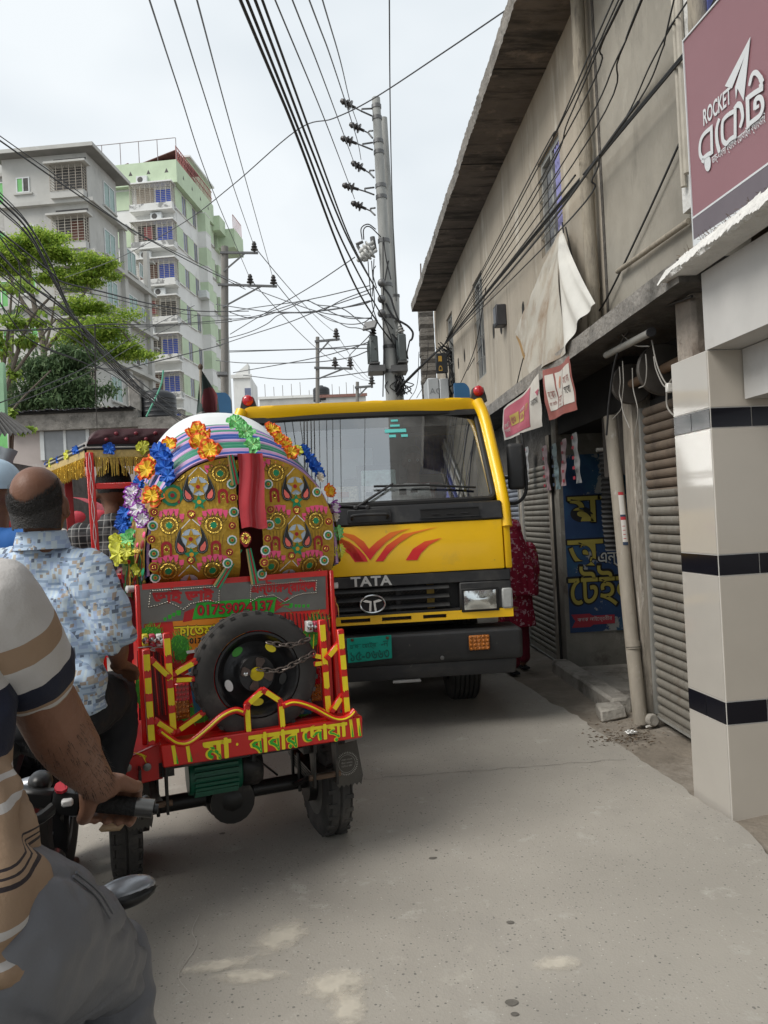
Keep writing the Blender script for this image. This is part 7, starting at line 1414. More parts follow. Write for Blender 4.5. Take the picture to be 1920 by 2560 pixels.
# curtain flaps with appliqued foil motifs
def flapS(u, z, d=0):
    k = max(-1, min(1, (u-UC)/.46)); y = -.165-.06*(1-k*k)-.018*sin((z-1.25)*9)
    if z < 1.33: y += .9*(1.33-z)**1.25*1.6
    return V((u, y-d, z))
def ztop(u): c = max(0, min(1, abs((u-UC)/.425)))**(1/.82); return 1.30+(1.815-1.30)*max(0, 1-c*c)**.39
def flap(u0, u1, zb_):
    b = MB(); b.grid(lambda p, q: flapS(u0+(u1-u0)*p, zb_+(max(zb_+.02, ztop(u0+(u1-u0)*p)-.012)-zb_)*q), 26, 30, GOLD)
    o = b.build('hood_flap', rk_, angle=80); return o
fL = flap(-.305, .062, 1.225); fR = flap(.165, .505, 1.24)
PX = 1/6.636/1922*3.36     # metres per unit of the motif drawing
def motif(par, cx, cz, part=(0, 1), sc=1.0, um=None, uM=None):
    b = MB(); q = PX*sc
    def add(pts, m, d):
        P = []
        for x, y in pts:
            u = cx+(x-870)*q; z = cz-(y-1290)*q; P.append((u, z))
        if min(p[1] for p in P) < 1.20: return
        if um is not None and (min(p[0] for p in P) < um or max(p[0] for p in P) > uM): return
        if max(p[1]-ztop(p[0]) for p in P) > -.012: return
        tr_ = geometry.tessellate_polygon([[V((p[0], p[1], 0)) for p in P]]); b.add([flapS(p[0], p[1], d) for p in P], [tuple(t) for t in tr_], m)
    def disc(x, y, r, m, d, n=24): add([(x+r*cos(2*pi*i/n), y+r*sin(2*pi*i/n)) for i in range(n)], m, d)
    def ringline(x, y, r, w_, m, d, n=36, a0=0, a1=2*pi):
        for i in range(n): t0, t1 = a0+(a1-a0)*i/n, a0+(a1-a0)*(i+1)/n; add([(x+r*cos(t0), y+r*sin(t0)), (x+(r+w_)*cos(t0), y+(r+w_)*sin(t0)), (x+(r+w_)*cos(t1), y+(r+w_)*sin(t1)), (x+r*cos(t1), y+r*sin(t1))], m, d)
    def line(p0, p1, w_, m, d): dx, dy = p1[0]-p0[0], p1[1]-p0[1]; L_ = sqrt(dx*dx+dy*dy) or 1; nx, ny = -dy/L_*w_/2, dx/L_*w_/2; add([(p0[0]+nx, p0[1]+ny), (p1[0]+nx, p1[1]+ny), (p1[0]-nx, p1[1]-ny), (p0[0]-nx, p0[1]-ny)], m, d)
    def star(x, y, r, m, d, n=5, ri=.42, rot=-pi/2): add([(x+(r if i % 2 == 0 else r*ri)*cos(rot+pi*i/n), y+(r if i % 2 == 0 else r*ri)*sin(rot+pi*i/n)) for i in range(2*n)], m, d)
    DG = mat('dark_gold_line', (.10, .055, .012), .5)
    for (sx, sy, s_) in ((530, 1060, -1), (1225, 1090, 1)):
        for i in range(6):   # pink scallop wedges
            x0, x1 = sx-250+i*83, sx-250+(i+1)*83; e0 = 130-70*(1-((i-3)/3)**2)+(60 if s_*(i-2.5) < -1.6 else 0)
            add([(x0, sy-330+e0), (x1, sy-330+e0), (x1-8, sy-265+e0), ((x0+x1)/2, sy-190+e0), (x0+8, sy-265+e0)], PINK, .0035)
        for i in range(7):
            a = -pi/2+(i-3)*.40; add([(sx+250*cos(a), sy+250*sin(a)), (sx+165*cos(a+.17), sy+165*sin(a+.17)), (sx+135*cos(a), sy+135*sin(a)), (sx+165*cos(a-.17), sy+165*sin(a-.17))], DG, .004)
            add([(sx+222*cos(a), sy+222*sin(a)), (sx+172*cos(a+.12), sy+172*sin(a+.12)), (sx+150*cos(a), sy+150*sin(a)), (sx+172*cos(a-.12), sy+172*sin(a-.12))], GOLD, .005)
            if i in (1, 3, 5): add([(sx+205*cos(a), sy+205*sin(a)), (sx+182*cos(a+.07), sy+182*sin(a+.07)), (sx+168*cos(a), sy+168*sin(a)), (sx+182*cos(a-.07), sy+182*sin(a-.07))], CORAL, .006)
        ringline(sx, sy, 112, 26, GOLDB, .006); ringline(sx, sy, 90, 8, DG, .005); ringline(sx, sy, 142, 7, DG, .005)
        disc(sx, sy, 52, EMER, .007); ringline(sx, sy, 52, 14, GOLDB, .006)
        for i in range(6): line((sx-150+i*60, sy+165), (sx-120+i*48, sy+330), 7, DG, .0035)
    for (ax, ay) in ((470, 1440), (1245, 1470)):
        add([(ax-85, ay+120)]+[(ax-85*cos(t), ay-40-85*sin(t)) for t in [pi*i/12 for i in range(13)]]+[(ax+85, ay+120), (ax+48, ay+120)]+[(ax+48*cos(t), ay-20-55*sin(t)) for t in [pi*i/10 for i in range(11)]]+[(ax-48, ay+120)], CRIM, .0045)
        disc(ax, ay+10, 24, CRIM, .005); ringline(ax, ay+5, 36, 6, GOLDB, .0055, 20)
    disc(862, 1290, 156, mat('pale_blue_foil', (.42, .50, .58), .3, metal=.2), .0045, 30); star(862, 1290, 160, GOLD, .0065); ringline(862, 1290, 156, 8, GOLDB, .006); disc(850, 1300, 34, CRIM, .0085)
    star(852, 1560, 140, EMER, .0055, rot=-pi/2+.0); disc(855, 1552, 34, mat('orange_yellow_plastic', (.72, .34, .02), .4), .0075)
    for s_ in (-1, 1):
        X = lambda x: 862+s_*(x-862)
        tear = [(1010, 1090), (1065, 1190), (1115, 1330), (1128, 1430), (1105, 1510), (1050, 1550), (985, 1540), (945, 1490), (950, 1420), (1000, 1340), (1030, 1240), (1015, 1150)]
        add([(X(x), y) for x, y in tear], BLK, .006)
        add([(X(1025+(x-1025)*.86), 1330+(y-1330)*.92) for x, y in tear], mat('silver_thread', (.35, .35, .33), .4, metal=.5), .0068); add([(X(1025+(x-1025)*.80), 1330+(y-1330)*.89) for x, y in tear], BLK, .0074)
        add([(X(1075), 1345), (X(1088), 1420), (X(1065), 1490), (X(1010), 1508), (X(985), 1480), (X(1000), 1430)], CORAL, .0082)
    line((862, 980), (690, 1150), 12, HWH, .005); line((895, 980), (1010, 1095), 14, HWH, .005)
    disc(885, 895, 66, CRIM, .006); disc(885, 895, 42, GOLDB, .0075)
    return b.build('applique', par)
for par, lst, um, uM in ((fL, ((430, 1050), (413, 1163), (412, 1262)), -.30, .06), (fR, ((640, 1049), (640, 1152), (628, 1250)), .168, .50)):
    for (x, y) in lst: p = rk(x, y, .21); motif(par, p.x, p.z, um=um-.03, uM=uM+.03)
# rosette discs along flap edges
def rosette(p, r, m0, m1, m2, parent, nrm=(0, -1, 0)):
    b = MB(); M_ = look_frame(p, nrm); n = 22
    for rr_, m, d in ((r, m0, 0), (r*.74, m1, .002), (r*.40, m2, .004), (r*.2, CRIM, .0055)): b.add([(0, 0, d)]+[(rr_*(1+.07*(i % 2)*(m is m0))*cos(2*pi*i/n), rr_*(1+.07*(i % 2)*(m is m0))*sin(2*pi*i/n), d) for i in range(n)], [(0, i+1, (i+1) % n+1) for i in range(n)], m, False, M_)
    return b.build('rosette', parent)
for k, (x, y) in enumerate(((775, 500), (780, 580), (783, 665), (772, 745), (770, 830), (755, 900), (745, 965), (320, 665), (312, 745), (305, 825), (318, 910), (318, 990), (330, 1055), (360, 560))):
    p = k1(x, y, .2); q = flapS(p.x, p.z, .012); rosette(q, .021, *((HWH, EMER, GOLD) if k % 2 == 0 else (GOLD, CRIM, GOLDB)), fL)
for k, (x, y) in enumerate(((990, 500), (998, 650), (990, 740), (978, 820), (965, 890), (960, 960), (958, 1030), (1350, 720), (1345, 800), (1332, 880), (1325, 950), (1310, 1020), (1285, 545))):
    p = k1(x, y, .2); q = flapS(p.x, p.z, .012); rosette(q, .021, *((HWH, EMER, GOLD) if k % 2 == 0 else (GOLD, CRIM, GOLDB)), fR)
p = k1(428, 565, .2); rosette(flapS(p.x, p.z, .012), .045, EMER, GOLD, EMER, fL)
# red satin strip, ribbons, tinsel heart
SATIN = mat('red_satin', (.40, .012, .020), .28, var=.12, vs=6, spec=.7, bump=.2, bs=12)
sA, sB = k1(812, 318, .25), k1(983, 755, .25)
b = MB(); b.grid(lambda u, v_: (sA.x+(sB.x-sA.x-.0)*u+.004*sin(v_*7), -.255+.008*sin(u*9+v_*2)-.012*v_, sA.z+(sB.z-sA.z)*v_+.006*sin(u*6)*(v_ > .95)), 14, 24, SATIN); b.build('satin_strip', rk_)
b = MB()
for (p0, p1, off) in (((770, 325), (805, 500), 0), ((830, 880), (690, 1110), 0), ((880, 880), (920, 1090), 0)):
    a, c = k1(*p0, .235), k1(*p1, .235); d = (c-a); s_ = V((-d.z, 0, d.x)).normalized()
    b = MB()
    for i, m in enumerate((mat('tan_ribbon', (.45, .30, .12), .5), EMER, CRIM, EMER)): b.add([a+s_*(.006*(i-2)), a+s_*(.006*(i-1)), c+s_*(.009*(i-1)), c+s_*(.009*(i-2))], [(0, 1, 2, 3)], m)
    b.build('ribbon', rk_)

b = MB(); p = k1(862, 820, .255); b.poly([(.026*cos(t)*(1-.1*sin(t)), .030*sin(t)-.008*(abs(cos(t)) < .3)*(sin(t) < 0)) for t in [2*pi*i/24 for i in range(24)]], CRIM, look_frame(p, (0, -1, 0))); b.poly([(.021*cos(t), .024*sin(t)) for t in [2*pi*i/20 for i in range(20)]], GOLDB, look_frame(p+V((0, -.004, 0)), (0, -1, 0))); b.poly([(0, .012), (.010, 0), (0, -.012), (-.010, 0)], CRIM, look_frame(p+V((0, -.006, 0.003)), (0, -1, 0))); b.build('tinsel_heart', rk_)
# gold embroidered side of the hood, tassels
b = MB(); b.grid(lambda u, v_: arch(-.02+.74*u, pi*(.80+.21*v_))+V((-.016, 0, 0)), 12, 14, GOLD); b.build('side_trim', rk_); b = MB(); b.grid(lambda u, v_: arch(-.02+.74*u, pi*(-.01+.16*v_))+V((.016, 0, 0)), 12, 14, GOLD)
rr = random.Random(5)
for k in range(46):
    sd_ = rr.random() < .7; th = pi*(rr.uniform(.80, 1.0) if sd_ else rr.uniform(0, .15)); p = arch(rr.uniform(0, .7), th)+V((-.022 if sd_ else .022, 0, 0)); r_ = rr.uniform(.008, .022)
    b.lathe([(r_, 0), (r_*.6, .004), (r_*.55, .004), (0, .007)], rr.choice([CRIM, EMER, PINK, GOLDB, HWH]), look_frame(p, (-1 if sd_ else 1, -.25, .2)), 10)
b.build('side_trim', rk_)
sideL = rk(318, 1270, .1); 
b = MB(); MRN = mat('striped_dark_side_curtain', (.05, .025, .03), .6, var=.3); b.grid(lambda u, v_: (-.335+.012*sin(v_*20), -.10+.45*u, .95+.5*v_), 8, 20, MRN); b.box2((-.36, -.17, .62), (-.335, .6, .96), RED); b.box2((.50, -.17, .62), (.525, .6, .96), RED); b.build('side_panel', rk_)
TASG = mat('gold_thread', (.58, .40, .08), .45, metal=.3, var=.4, vs=60); TASR = mat('red_thread', (.45, .02, .03), .7, var=.3)
def tassel(p, L_, n, mats, spread=.02, name='tassel'):
    b = MB(); rr = random.Random(int(p.x*999)); p = V(p)
    for k in range(n):
        a = rr.uniform(0, 2*pi); d = V((cos(a)*spread, sin(a)*spread, -L_*rr.uniform(.7, 1.05))); b.tube([p, p+d*.5+V((cos(a)*spread*.4, sin(a)*spread*.4, 0)), p+d], .0016, rr.choice(mats), 3, cap=False)
    b.ball(p, (.008, .008, .010), mats[0], seg=8, ring=6); return b.build(name, rk_)
for x, y, L_, ms in ((262, 1080, .07, [TASG]), (250, 1150, .10, [TASG]), (240, 1190, .09, [TASG]), (235, 900, .12, [TASG, TASR, EMER]), (170, 960, .16, [TASR, EMER, TASG]), (215, 1000, .14, [TASR, EMER, GOLD]), (1370, 1110, .11, [TASG, TASR]), (1385, 1180, .09, [TASG, TASR]), (1345, 1010, .10, [TASR, EMER])):
    tassel(k1(x, y, .14 if x > 800 else .10), L_, 26, ms)
b = MB(); p = k1(180, 1120, .12); b.lathe([(0, -.02), (.014, -.02), (.016, .015), (.008, .02), (0, .02)], WHE, look_frame(p, (-1, -.3, 0)), 12); b.tube([p, p+V((.06, .05, 0))], .007, WHE, 8); b.build('white_bulb_holder', rk_); b = MB(); p2 = k1(1385, 1100, .12); b.lathe([(0, -.03), (.014, -.03), (.014, .02), (0, .02)], WHE, look_frame(p2, (1, -.2, 0)), 12); b.tube([p2, p2-V((.07, 0, 0))], .007, WHE, 8); b.build('white_bulb_holder', rk_)
b = MB(); rr = random.Random(8)
for k in range(9):   # strip stickers and bent cards fluttering along the left side rail
    p = k1(130+rr.uniform(0, 110), 900+k*26, .05-.02*k); b.grid(lambda u, v_: p+V((.05*u-.01, .10*u+.02*sin(v_*3), -.06*v_-.02*u)), 3, 4, [EMER, RED, HWH, GOLD, PINK][k % 5])
b.build('side_ornament', rk_)
# artificial flowers
FC = {'orange': ((.80, .12, .015), (.80, .52, .03)), 'green': ((.16, .58, .18), (.30, .68, .28)), 'blue': ((.01, .08, .42), (.02, .14, .55)), 'yellow': ((.66, .66, .06), (.74, .74, .12)), 'purple': ((.28, .05, .36), (.66, .62, .68)), 'white': ((.66, .64, .60), (.70, .62, .5))}
FMs = {k: (mat('petal_%s_edge' % k, a, .6, var=.12, vs=30), mat('petal_%s_heart' % k, c, .6, var=.12, vs=30)) for k, (a, c) in FC.items()}
def flower(p, r, col, nrm, seed=0, parent=None):
    b = MB(); M_ = look_frame(p, nrm); nn = 30; lob = 6+seed % 3
    for lay in range(2):
        def fp(u, v_):
            a = 2*pi*u; rr_ = r*(1-.25*lay)*v_*(.80+.16*abs(sin(2.5*a+lay+seed))+.35*noise.noise(V((cos(a)*1.6, sin(a)*1.6, seed+lay)))); return (rr_*cos(a), rr_*sin(a), r*(.12+.18*lay)+.34*r*v_*v_*(1-.3*lay)*0+.45*r*v_*noise.noise(V((cos(a)*3.2, sin(a)*3.2, seed*1.7+lay)))+.15*r*v_)
        b.grid(fp, nn*2, 5, None or FMs[col][0], M=M_, mfn=lambda u, v_: FMs[col][1] if v_ < .78 else FMs[col][0])
    b.ball((0, 0, r*.2), (r*.14, r*.14, r*.12), FMs['yellow'][1] if col != 'blue' else FMs['blue'][0], M_, seg=8, ring=6)
    return b.build('fabric_flower', parent or rk_, angle=180)
fls = [(580, 195, 'orange', 24, -.05), (592, 250, 'orange', 22, .06), (650, 305, 'orange', 24, .16), (610, 215, 'orange', 18, 0), (800, 140, 'green', 21, -.05), (862, 195, 'green', 20, .04), (905, 272, 'green', 19, .15), (835, 165, 'green', 16, 0), (1018, 185, 'orange', 20, -.02), (1060, 235, 'orange', 18, .04), (1095, 270, 'orange', 16, .1), (1128, 312, 'orange', 18, .16), (1168, 300, 'yellow', 13, .05), (1105, 250, 'yellow', 13, .02), (1205, 305, 'blue', 17, .02), (1240, 355, 'blue', 17, .06), (1268, 395, 'blue', 17, .1), (1295, 430, 'blue', 15, .12), (355, 310, 'blue', 21, .0), (385, 345, 'blue', 20, .05), (392, 405, 'blue', 22, .1), (405, 455, 'blue', 17, .14), (232, 495, 'blue', 16, -.2), (155, 670, 'blue', 18, -.25), (140, 735, 'blue', 19, -.25), (160, 790, 'blue', 16, -.2), (285, 420, 'orange', 26, -.12), (325, 345, 'orange', 16, -.15), (415, 268, 'orange', 20, -.15), (205, 545, 'purple', 19, 0), (195, 600, 'purple', 19, 0), (232, 650, 'purple', 21, .05), (262, 705, 'purple', 19, .08), (318, 570, 'orange', 22, .12), (120, 845, 'yellow', 22, 0), (125, 905, 'yellow', 24, .04), (178, 830, 'green', 20, .08), (165, 890, 'yellow', 18, .08), (215, 1010, 'yellow', 14, .05), (1355, 545, 'orange', 17, .08), (1382, 640, 'purple', 17, .08), (1385, 690, 'white', 13, .08), (1398, 785, 'green', 18, .08), (1408, 890, 'yellow', 18, .08), (1300, 460, 'white', 11, .14), (330, 560, 'white', 12, .12)]
for k, (x, y, c, r, bk) in enumerate(fls):
    p = k1(x, y, bk+.05); dx = p.x-UC; flower(p, r*PX*6.636/2.37*3.1, c, (dx*1.4, -.9, max(-.1, (p.z-1.5))*1.2), k)
# --- front canopy
CB, CBr = rk(187, 967, -.9), rk(430, 945, -.9); CBr.x = .50; CBr.z = CB.z
CFl = rk(104, 1004, -2.0); CFr = V((.62, 2.0, CFl.z))
TUFT = mat('tufted_maroon_velvet', (.045, .012, .016), .55, var=.5, vs=9); SIDEF = mat('grey_canopy_side', (.20, .18, .17), .55, var=.1); PIPEW = mat('white_piping', (.5, .48, .44), .5)
Hc = .085
b = MB()
def can(u, v_):
    e = CB.lerp(CBr, u).lerp(CFl.lerp(CFr, u), v_); k = (1-abs(2*u-1)**6)*(1-abs(2*v_-1)**8); k2_ = .012*abs(sin(u*pi*9))*abs(sin(v_*pi*6)); return e+V((0, 0, Hc*k**.6+k2_*k+.02*sin(u*pi)))
b.grid(can, 60, 40, SIDEF); cn = b.build('canopy', rk_, angle=80)
b = MB()
def cback(u, v_):
    p = CB.lerp(CBr, u); e = min(1, (u)/.10) ; h = .012+Hc*1.06*(1-(1-e)**2)**.5*v_ if u < .1 else .012+Hc*1.06*v_
    tuf = .010*abs(sin(u*pi*9+(v_ > .5)*1.5))*sin(v_*pi); return p+V((0, -.012-tuf-.010*sin(v_*pi), h))
b.grid(cback, 80, 12, TUFT)
for k in range(9):
    for j in range(2): p = cback(.10+.1*k+.05*j, .32+.36*j); b.ball(p+V((0, -.004, 0)), (.012, .008, .010), mat('velvet_highlight', (.16, .018, .03), .35), seg=8, ring=6)
b.build('tufted_back', cn, angle=80)
def edge_run(a, c, name):
    a, c = V(a), V(c); d = (c-a).normalized(); out = V((d.y, -d.x, 0)); b = MB(); L_ = (c-a).length
    if out.y > .2 or (abs(out.y) < .3 and out.x > 0): out = -out
    for z, r, m in ((.012, .007, BLK), (.000, .005, PIPEW), (-.010, .006, BLK)): b.tube([a+V((0, 0, z))+out*.012, c+V((0, 0, z))+out*.012], r, m, 6)
    b.grid(lambda u, v_: a.lerp(c, u)+out*.012+V((0, 0, -.014-.045*v_)), 20, 2, mat('gold_brocade_trim', (.50, .36, .13), .5, metal=.2, var=.35, vs=45)); n = int(L_/.006)
    rr = random.Random(int(L_*100)); b2 = MB()
    for k in range(n):
        p = a.lerp(c, (k+.5)/n)+out*(.012+.004*rr.random())+V((0, 0, -.055)); q = V((rr.gauss(0, .006), rr.gauss(0, .005), -.10*rr.uniform(.85, 1.1))); b2.tube([p, p+q*.5+out*.004, p+q], .0028, TASG if rr.random() < .75 else GOLDB, 3, cap=False)
    o = b.build(name, cn); b2.build('gold_fringe', o); return o
edge_run(CB, CBr, 'canopy_trim'); edge_run(CFl, CB, 'canopy_trim')
b = MB()
b.grid(lambda u, v_: CB.lerp(CBr, u).lerp(CFl.lerp(CFr, u), v_)+V((0, 0, -.02)), 4, 4, mat('dark_red_canopy_lining', (.07, .008, .010), .8)); b.build('canopy_lining', cn)
def post(p, q, name, w_=.026, m=RED, rope=False):
    b = MB(); b.beam(p, q, w_, w_, m, up=(0, -1, 0), bev=.003); o = b.build(name, rk_)
    if rope:
        b = MB(); p, q = V(p), V(q)
        for ph in (0, pi): b.tube([p.lerp(q, i/60)+V((.007*sin(i*.55+ph), -w_/2-.0015, 0)) for i in range(61)], .0018, WHE, 4)
        b.build('painted_rope', o)
    return o
pb_ = rk(207, 1230, -.9); post((CB.x+.012, .88, CB.z-.03), (CB.x+.035, .88, .60), 'canopy_post', .040, RED, True); post((CBr.x-.02, .88, CB.z-.03), (CBr.x-.04, .88, .6), 'canopy_post', .040)
q0 = rk(155, 1010, -1.9); post((CFl.x+.12, 1.9, CFl.z-.02), (CFl.x+.14, 1.9, .60), 'canopy_post', .05, mat('shaded_red_enamel', (.28, .012, .012), .4)); post((CFr.x-.1, 1.9, CFl.z-.02), (.4, 1.9, .6), 'canopy_post', .04)
c0 = rk(206, 1051, -.9); post((c0.x, .88, c0.z), (.48, .88, c0.z-.0), 'cross_bar', .032); c1 = rk(286, 1062, -.9); c2_ = rk(296, 1240, -.9); post((c1.x, .878, c1.z), (c2_.x, .878, c2_.z), 'yellow_bar', .024, mat('ochre_enamel', (.56, .29, .01), .4)); c3 = rk(250, 1245, -.9); post((c3.x-.08, .87, c3.z), (.45, .87, c3.z), 'cross_bar', .03)
for x, y, c, r in ((755, 280, 'blue', 70), (1115, 258, 'yellow', 70), (400, 290, 'blue', 48), (312, 342, 'yellow', 55), (218, 395, 'blue', 50), (140, 428, 'yellow', 55), (78, 435, 'blue', 30)):
    bk = -.9 if x > 450 else -.9-1.1*(450-x)/350; p = rk((100+x/4.366)/K, (1060+y/4.366)/K, bk); flower(p+V((0, -.02, 0)), r/4.366/1922*(4.5 if x > 450 else 4.9)*1.05, c, (0 if x > 450 else -.7, -1, .1), int(x), rk_)
# driver's seat, floor dash, front wheel
b = MB(); b.box2((-.42, .95, .60), (.42, 1.25, .95), MARO, bev=.03); b.box2((-.42, .90, .95), (.42, .97, 1.30), MARO, bev=.02); b.build('driver_seat', rk_)
b = MB(); b.box2((-.3, 2.05, .6), (.36, 2.12, 1.05), RED, bev=.03); b.tube([(.03, 2.1, .35), (.03, 1.75, 1.15)], .022, BLK, 8); b.tube([(-.27, 1.68, 1.18), (.03, 1.75, 1.16), (.33, 1.68, 1.18)], .014, BLK, 8); b.build('handlebar_column', rk_)
wheel_tyre(.25, .09, 'wheel', rk_, look_frame((.03, 2.2, .25), (1, 0, 0)), ribs=2)
# battery box under the seats and closed sides so the body reads solid from other sides
b = MB(); b.box2((-.36, -.17, .60), (.50, .85, .80), RED, bev=.01); b.build('battery_box', rk_)
# --- flag standing behind the hood
fg = thing('flag', 'drooping dark green flag with faded red disc on a stick behind the decorated hood', 'flag', RM @ V((.12, .95, 2.03)))
fp0 = rk(437, 930, -.95); fp1 = rk(433, 793, -.95)
b = MB(); b.tube([RM @ fp0-V((0, 0, .1)), RM @ fp1], .009, BAM, 8); b.ball(RM @ fp1, (.014, .014, .02), BARM); b.build('stick', fg, True)
b = MB(); FGG = mat('dirty_green_flag_cloth', (.035, .055, .05), .85, var=.25, vs=5); FGR = mat('faded_red_disc_cloth', (.17, .045, .05), .85, var=.2, vs=5); FGP = mat('pale_reverse_cloth', (.20, .20, .19), .85)
T_, BL_, BR2, MR = RM @ rk(434, 797, -.95), RM @ rk(420, 905, -.95), RM @ rk(478, 905, -.95), RM @ rk(480, 868, -.95)
def fgp(u, v_):
    p = T_.lerp(BL_, v_).lerp(T_.lerp(MR if v_ < .8 else MR.lerp(BR2, (v_-.8)/.2), v_), u); return p+V((0, .04*sin(u*9+v_*2)*v_, -.02*sin(u*pi)*v_))
b.grid(fgp, 24, 24, FGG, mfn=lambda u, v_: FGR if ((u-.66)/.36)**2+((v_-.70)/.26)**2 < 1 else (FGP if v_ > .86 and u < .55 else FGG)); b.build('cloth', fg, True, angle=180)
# ================================================================ MOTORCYCLES AND PEOPLE
SKIN = mat('brown_skin', (.16, .075, .045), .5, var=.10, vs=9, spec=.4, bump=.12, bs=120, dirt=[((.115, .05, .03), 5, .55, .75, (1, 1, 1))]); SKINH = mat('warm_brown_skin', (.24, .12, .075), .45, var=.12, vs=12, spec=.4, bump=.15, bs=90)
HAIR = mat('greying_black_hair', (.035, .032, .030), .6, var=.5, vs=60, bump=.6, bs=160); HAIRB = mat('black_hair', (.008, .008, .008), .5, var=.4, vs=40, bump=.5, bs=120)
DG = lambda: bpy.context.evaluated_depsgraph_get()
def organic(b, name, m, parent=None, vox=.008, it=6, disp=None, band=None, world=True):
    """fuse overlapping volumes into one continuous skin (voxel remesh + smoothing)"""
    me = bpy.data.meshes.new('t'); me.from_pydata(b.v, [], b.f); o = bpy.data.objects.new('t', me); COL.objects.link(o)
    r = o.modifiers.new('r', 'REMESH'); r.mode = 'VOXEL'; r.voxel_size = vox
    s = o.modifiers.new('s', 'SMOOTH'); s.factor = .5; s.iterations = it
    e = o.evaluated_get(DG()); q = e.to_mesh(); vs = [v.co.copy() for v in q.vertices]; ns = [v.normal.copy() for v in q.vertices]; fs = [tuple(p.vertices) for p in q.polygons]; e.to_mesh_clear()
    bpy.data.objects.remove(o); bpy.data.meshes.remove(me)
    c = MB()
    if disp: vs = [v+n*disp(v, n) for v, n in zip(vs, ns)]
    c.add(vs, fs, m, True)
    if band: c.band = [band(v) for v in vs]
    return c.build(name, parent, world, angle=180)
def limb(b, pts, rs, m=SKIN, k=5, flat=None):
    P = bez(pts, k); n = len(pts)-1; R_ = []
    for i in range(len(P)):
        t = i/(len(P)-1)*n; j = min(n-1, int(t)); R_.append(rs[j]+(rs[j+1]-rs[j])*(t-j))
    b.tube(P, R_, m, 14, flat=flat)
    if flat is None:
        for p, r in ((P[0], R_[0]), (P[-1], R_[-1])): b.ball(p, r*.98, m, seg=12, ring=8)
def head(b, c, f, s=1, up=V((0, 0, 1))):
    """cranium, jaw, nose, brow, lips and ears; f faces forward"""
    M_ = frame(V(f).cross(up).normalized(), V(f).normalized(), up, c); B_ = lambda p, r: b.ball([q*s for q in p], [q*s for q in r], SKIN, M_, 18, 12)
    B_((0, -.012, .03), (.076, .096, .088)); B_((0, .018, -.035), (.060, .072, .075)); B_((0, .045, -.075), (.036, .036, .030)); B_((0, .092, -.012), (.013, .022, .022)); B_((0, .084, .016), (.011, .014, .024)); B_((0, .082, -.048), (.026, .012, .009)); B_((0, .068, .034), (.052, .02, .012))
    for q in (-1, 1): B_((q*.080, -.008, -.008), (.012, .022, .034)); B_((q*.046, .055, -.02), (.024, .026, .022))
    return M_
def hand(b, w, d, n_, s=1, curl=.5, thumb=1, m=SKIN):
    """relaxed hand: palm and five separate bent fingers; w wrist, d direction, n_ back-of-hand normal"""
    d = V(d).normalized(); x = d.cross(V(n_)).normalized(); n_ = x.cross(d).normalized()
    for i, (o, L_) in enumerate(((-.030, .066), (-.010, .076), (.010, .071), (.029, .056))):
        k = w+d*.085*s+x*o*s; b.tube([w+x*o*.45*s, w.lerp(k, .5), k], [.017*s, .017*s, .0125*s], m, 10); p = [k]; a = .25
        for j in range(3): a += curl*(.75 if j else .4); p.append(p[-1]+(d*cos(a)-n_*sin(a))*L_*s*(.45, .32, .26)[j])
        limb(b, p, [.0105*s, .0098*s, .009*s, .0078*s], m, 3)
    t0 = w+d*.025*s-x*.022*s*thumb; limb(b, [t0, t0+d*.03*s-x*.03*s*thumb-n_*.01*s, t0+d*.062*s-x*.034*s*thumb-n_*.022*s, t0+d*.085*s-x*.022*s*thumb-n_*.03*s], [.015*s, .012*s, .0105*s, .008*s], m, 3)
def eyes(M_, parent, s=1):
    for q in (-1, 1):
        b = MB(); b.ball((q*.031*s, .070*s, .012*s), .012*s, WHE, M_, 10, 8); b.ball((q*.031*s, .0795*s, .012*s), .006*s, BLK, M_, 8, 6); b.build('eye', parent, True)
folds = lambda a, f, sx=1, sy=1, sz=1: (lambda v, n: a*noise.fractal(V((v.x*f*sx, v.y*f*sy, v.z*f*sz)), .9, 2.1, 4))
def shirt_nodes(name, base, rough, fn):
    m = mat(name, base, rough, var=.06, vs=6, bump=.15, bs=30); n, l, b = nodes_of(m); fn(m, n, l, b); return m
def mth(n, l, op, a, c=None):
    q = n.new('ShaderNodeMath'); q.operation = op
    for i, v_ in enumerate((a, c)):
        if v_ is None: continue
        if isinstance(v_, (int, float)): q.inputs[i].default_value = v_
        else: l(v_, q.inputs[i])
    return q.outputs[0]
def mixc(n, l, f, a, c):
    q = n.new('ShaderNodeMixRGB')
    for i, v_ in enumerate((f, a, c)):
        if isinstance(v_, tuple): q.inputs[i].default_value = (*v_, 1)
        elif isinstance(v_, (int, float)): q.inputs[i].default_value = v_
        else: l(v_, q.inputs[i])
    return q.outputs[0]
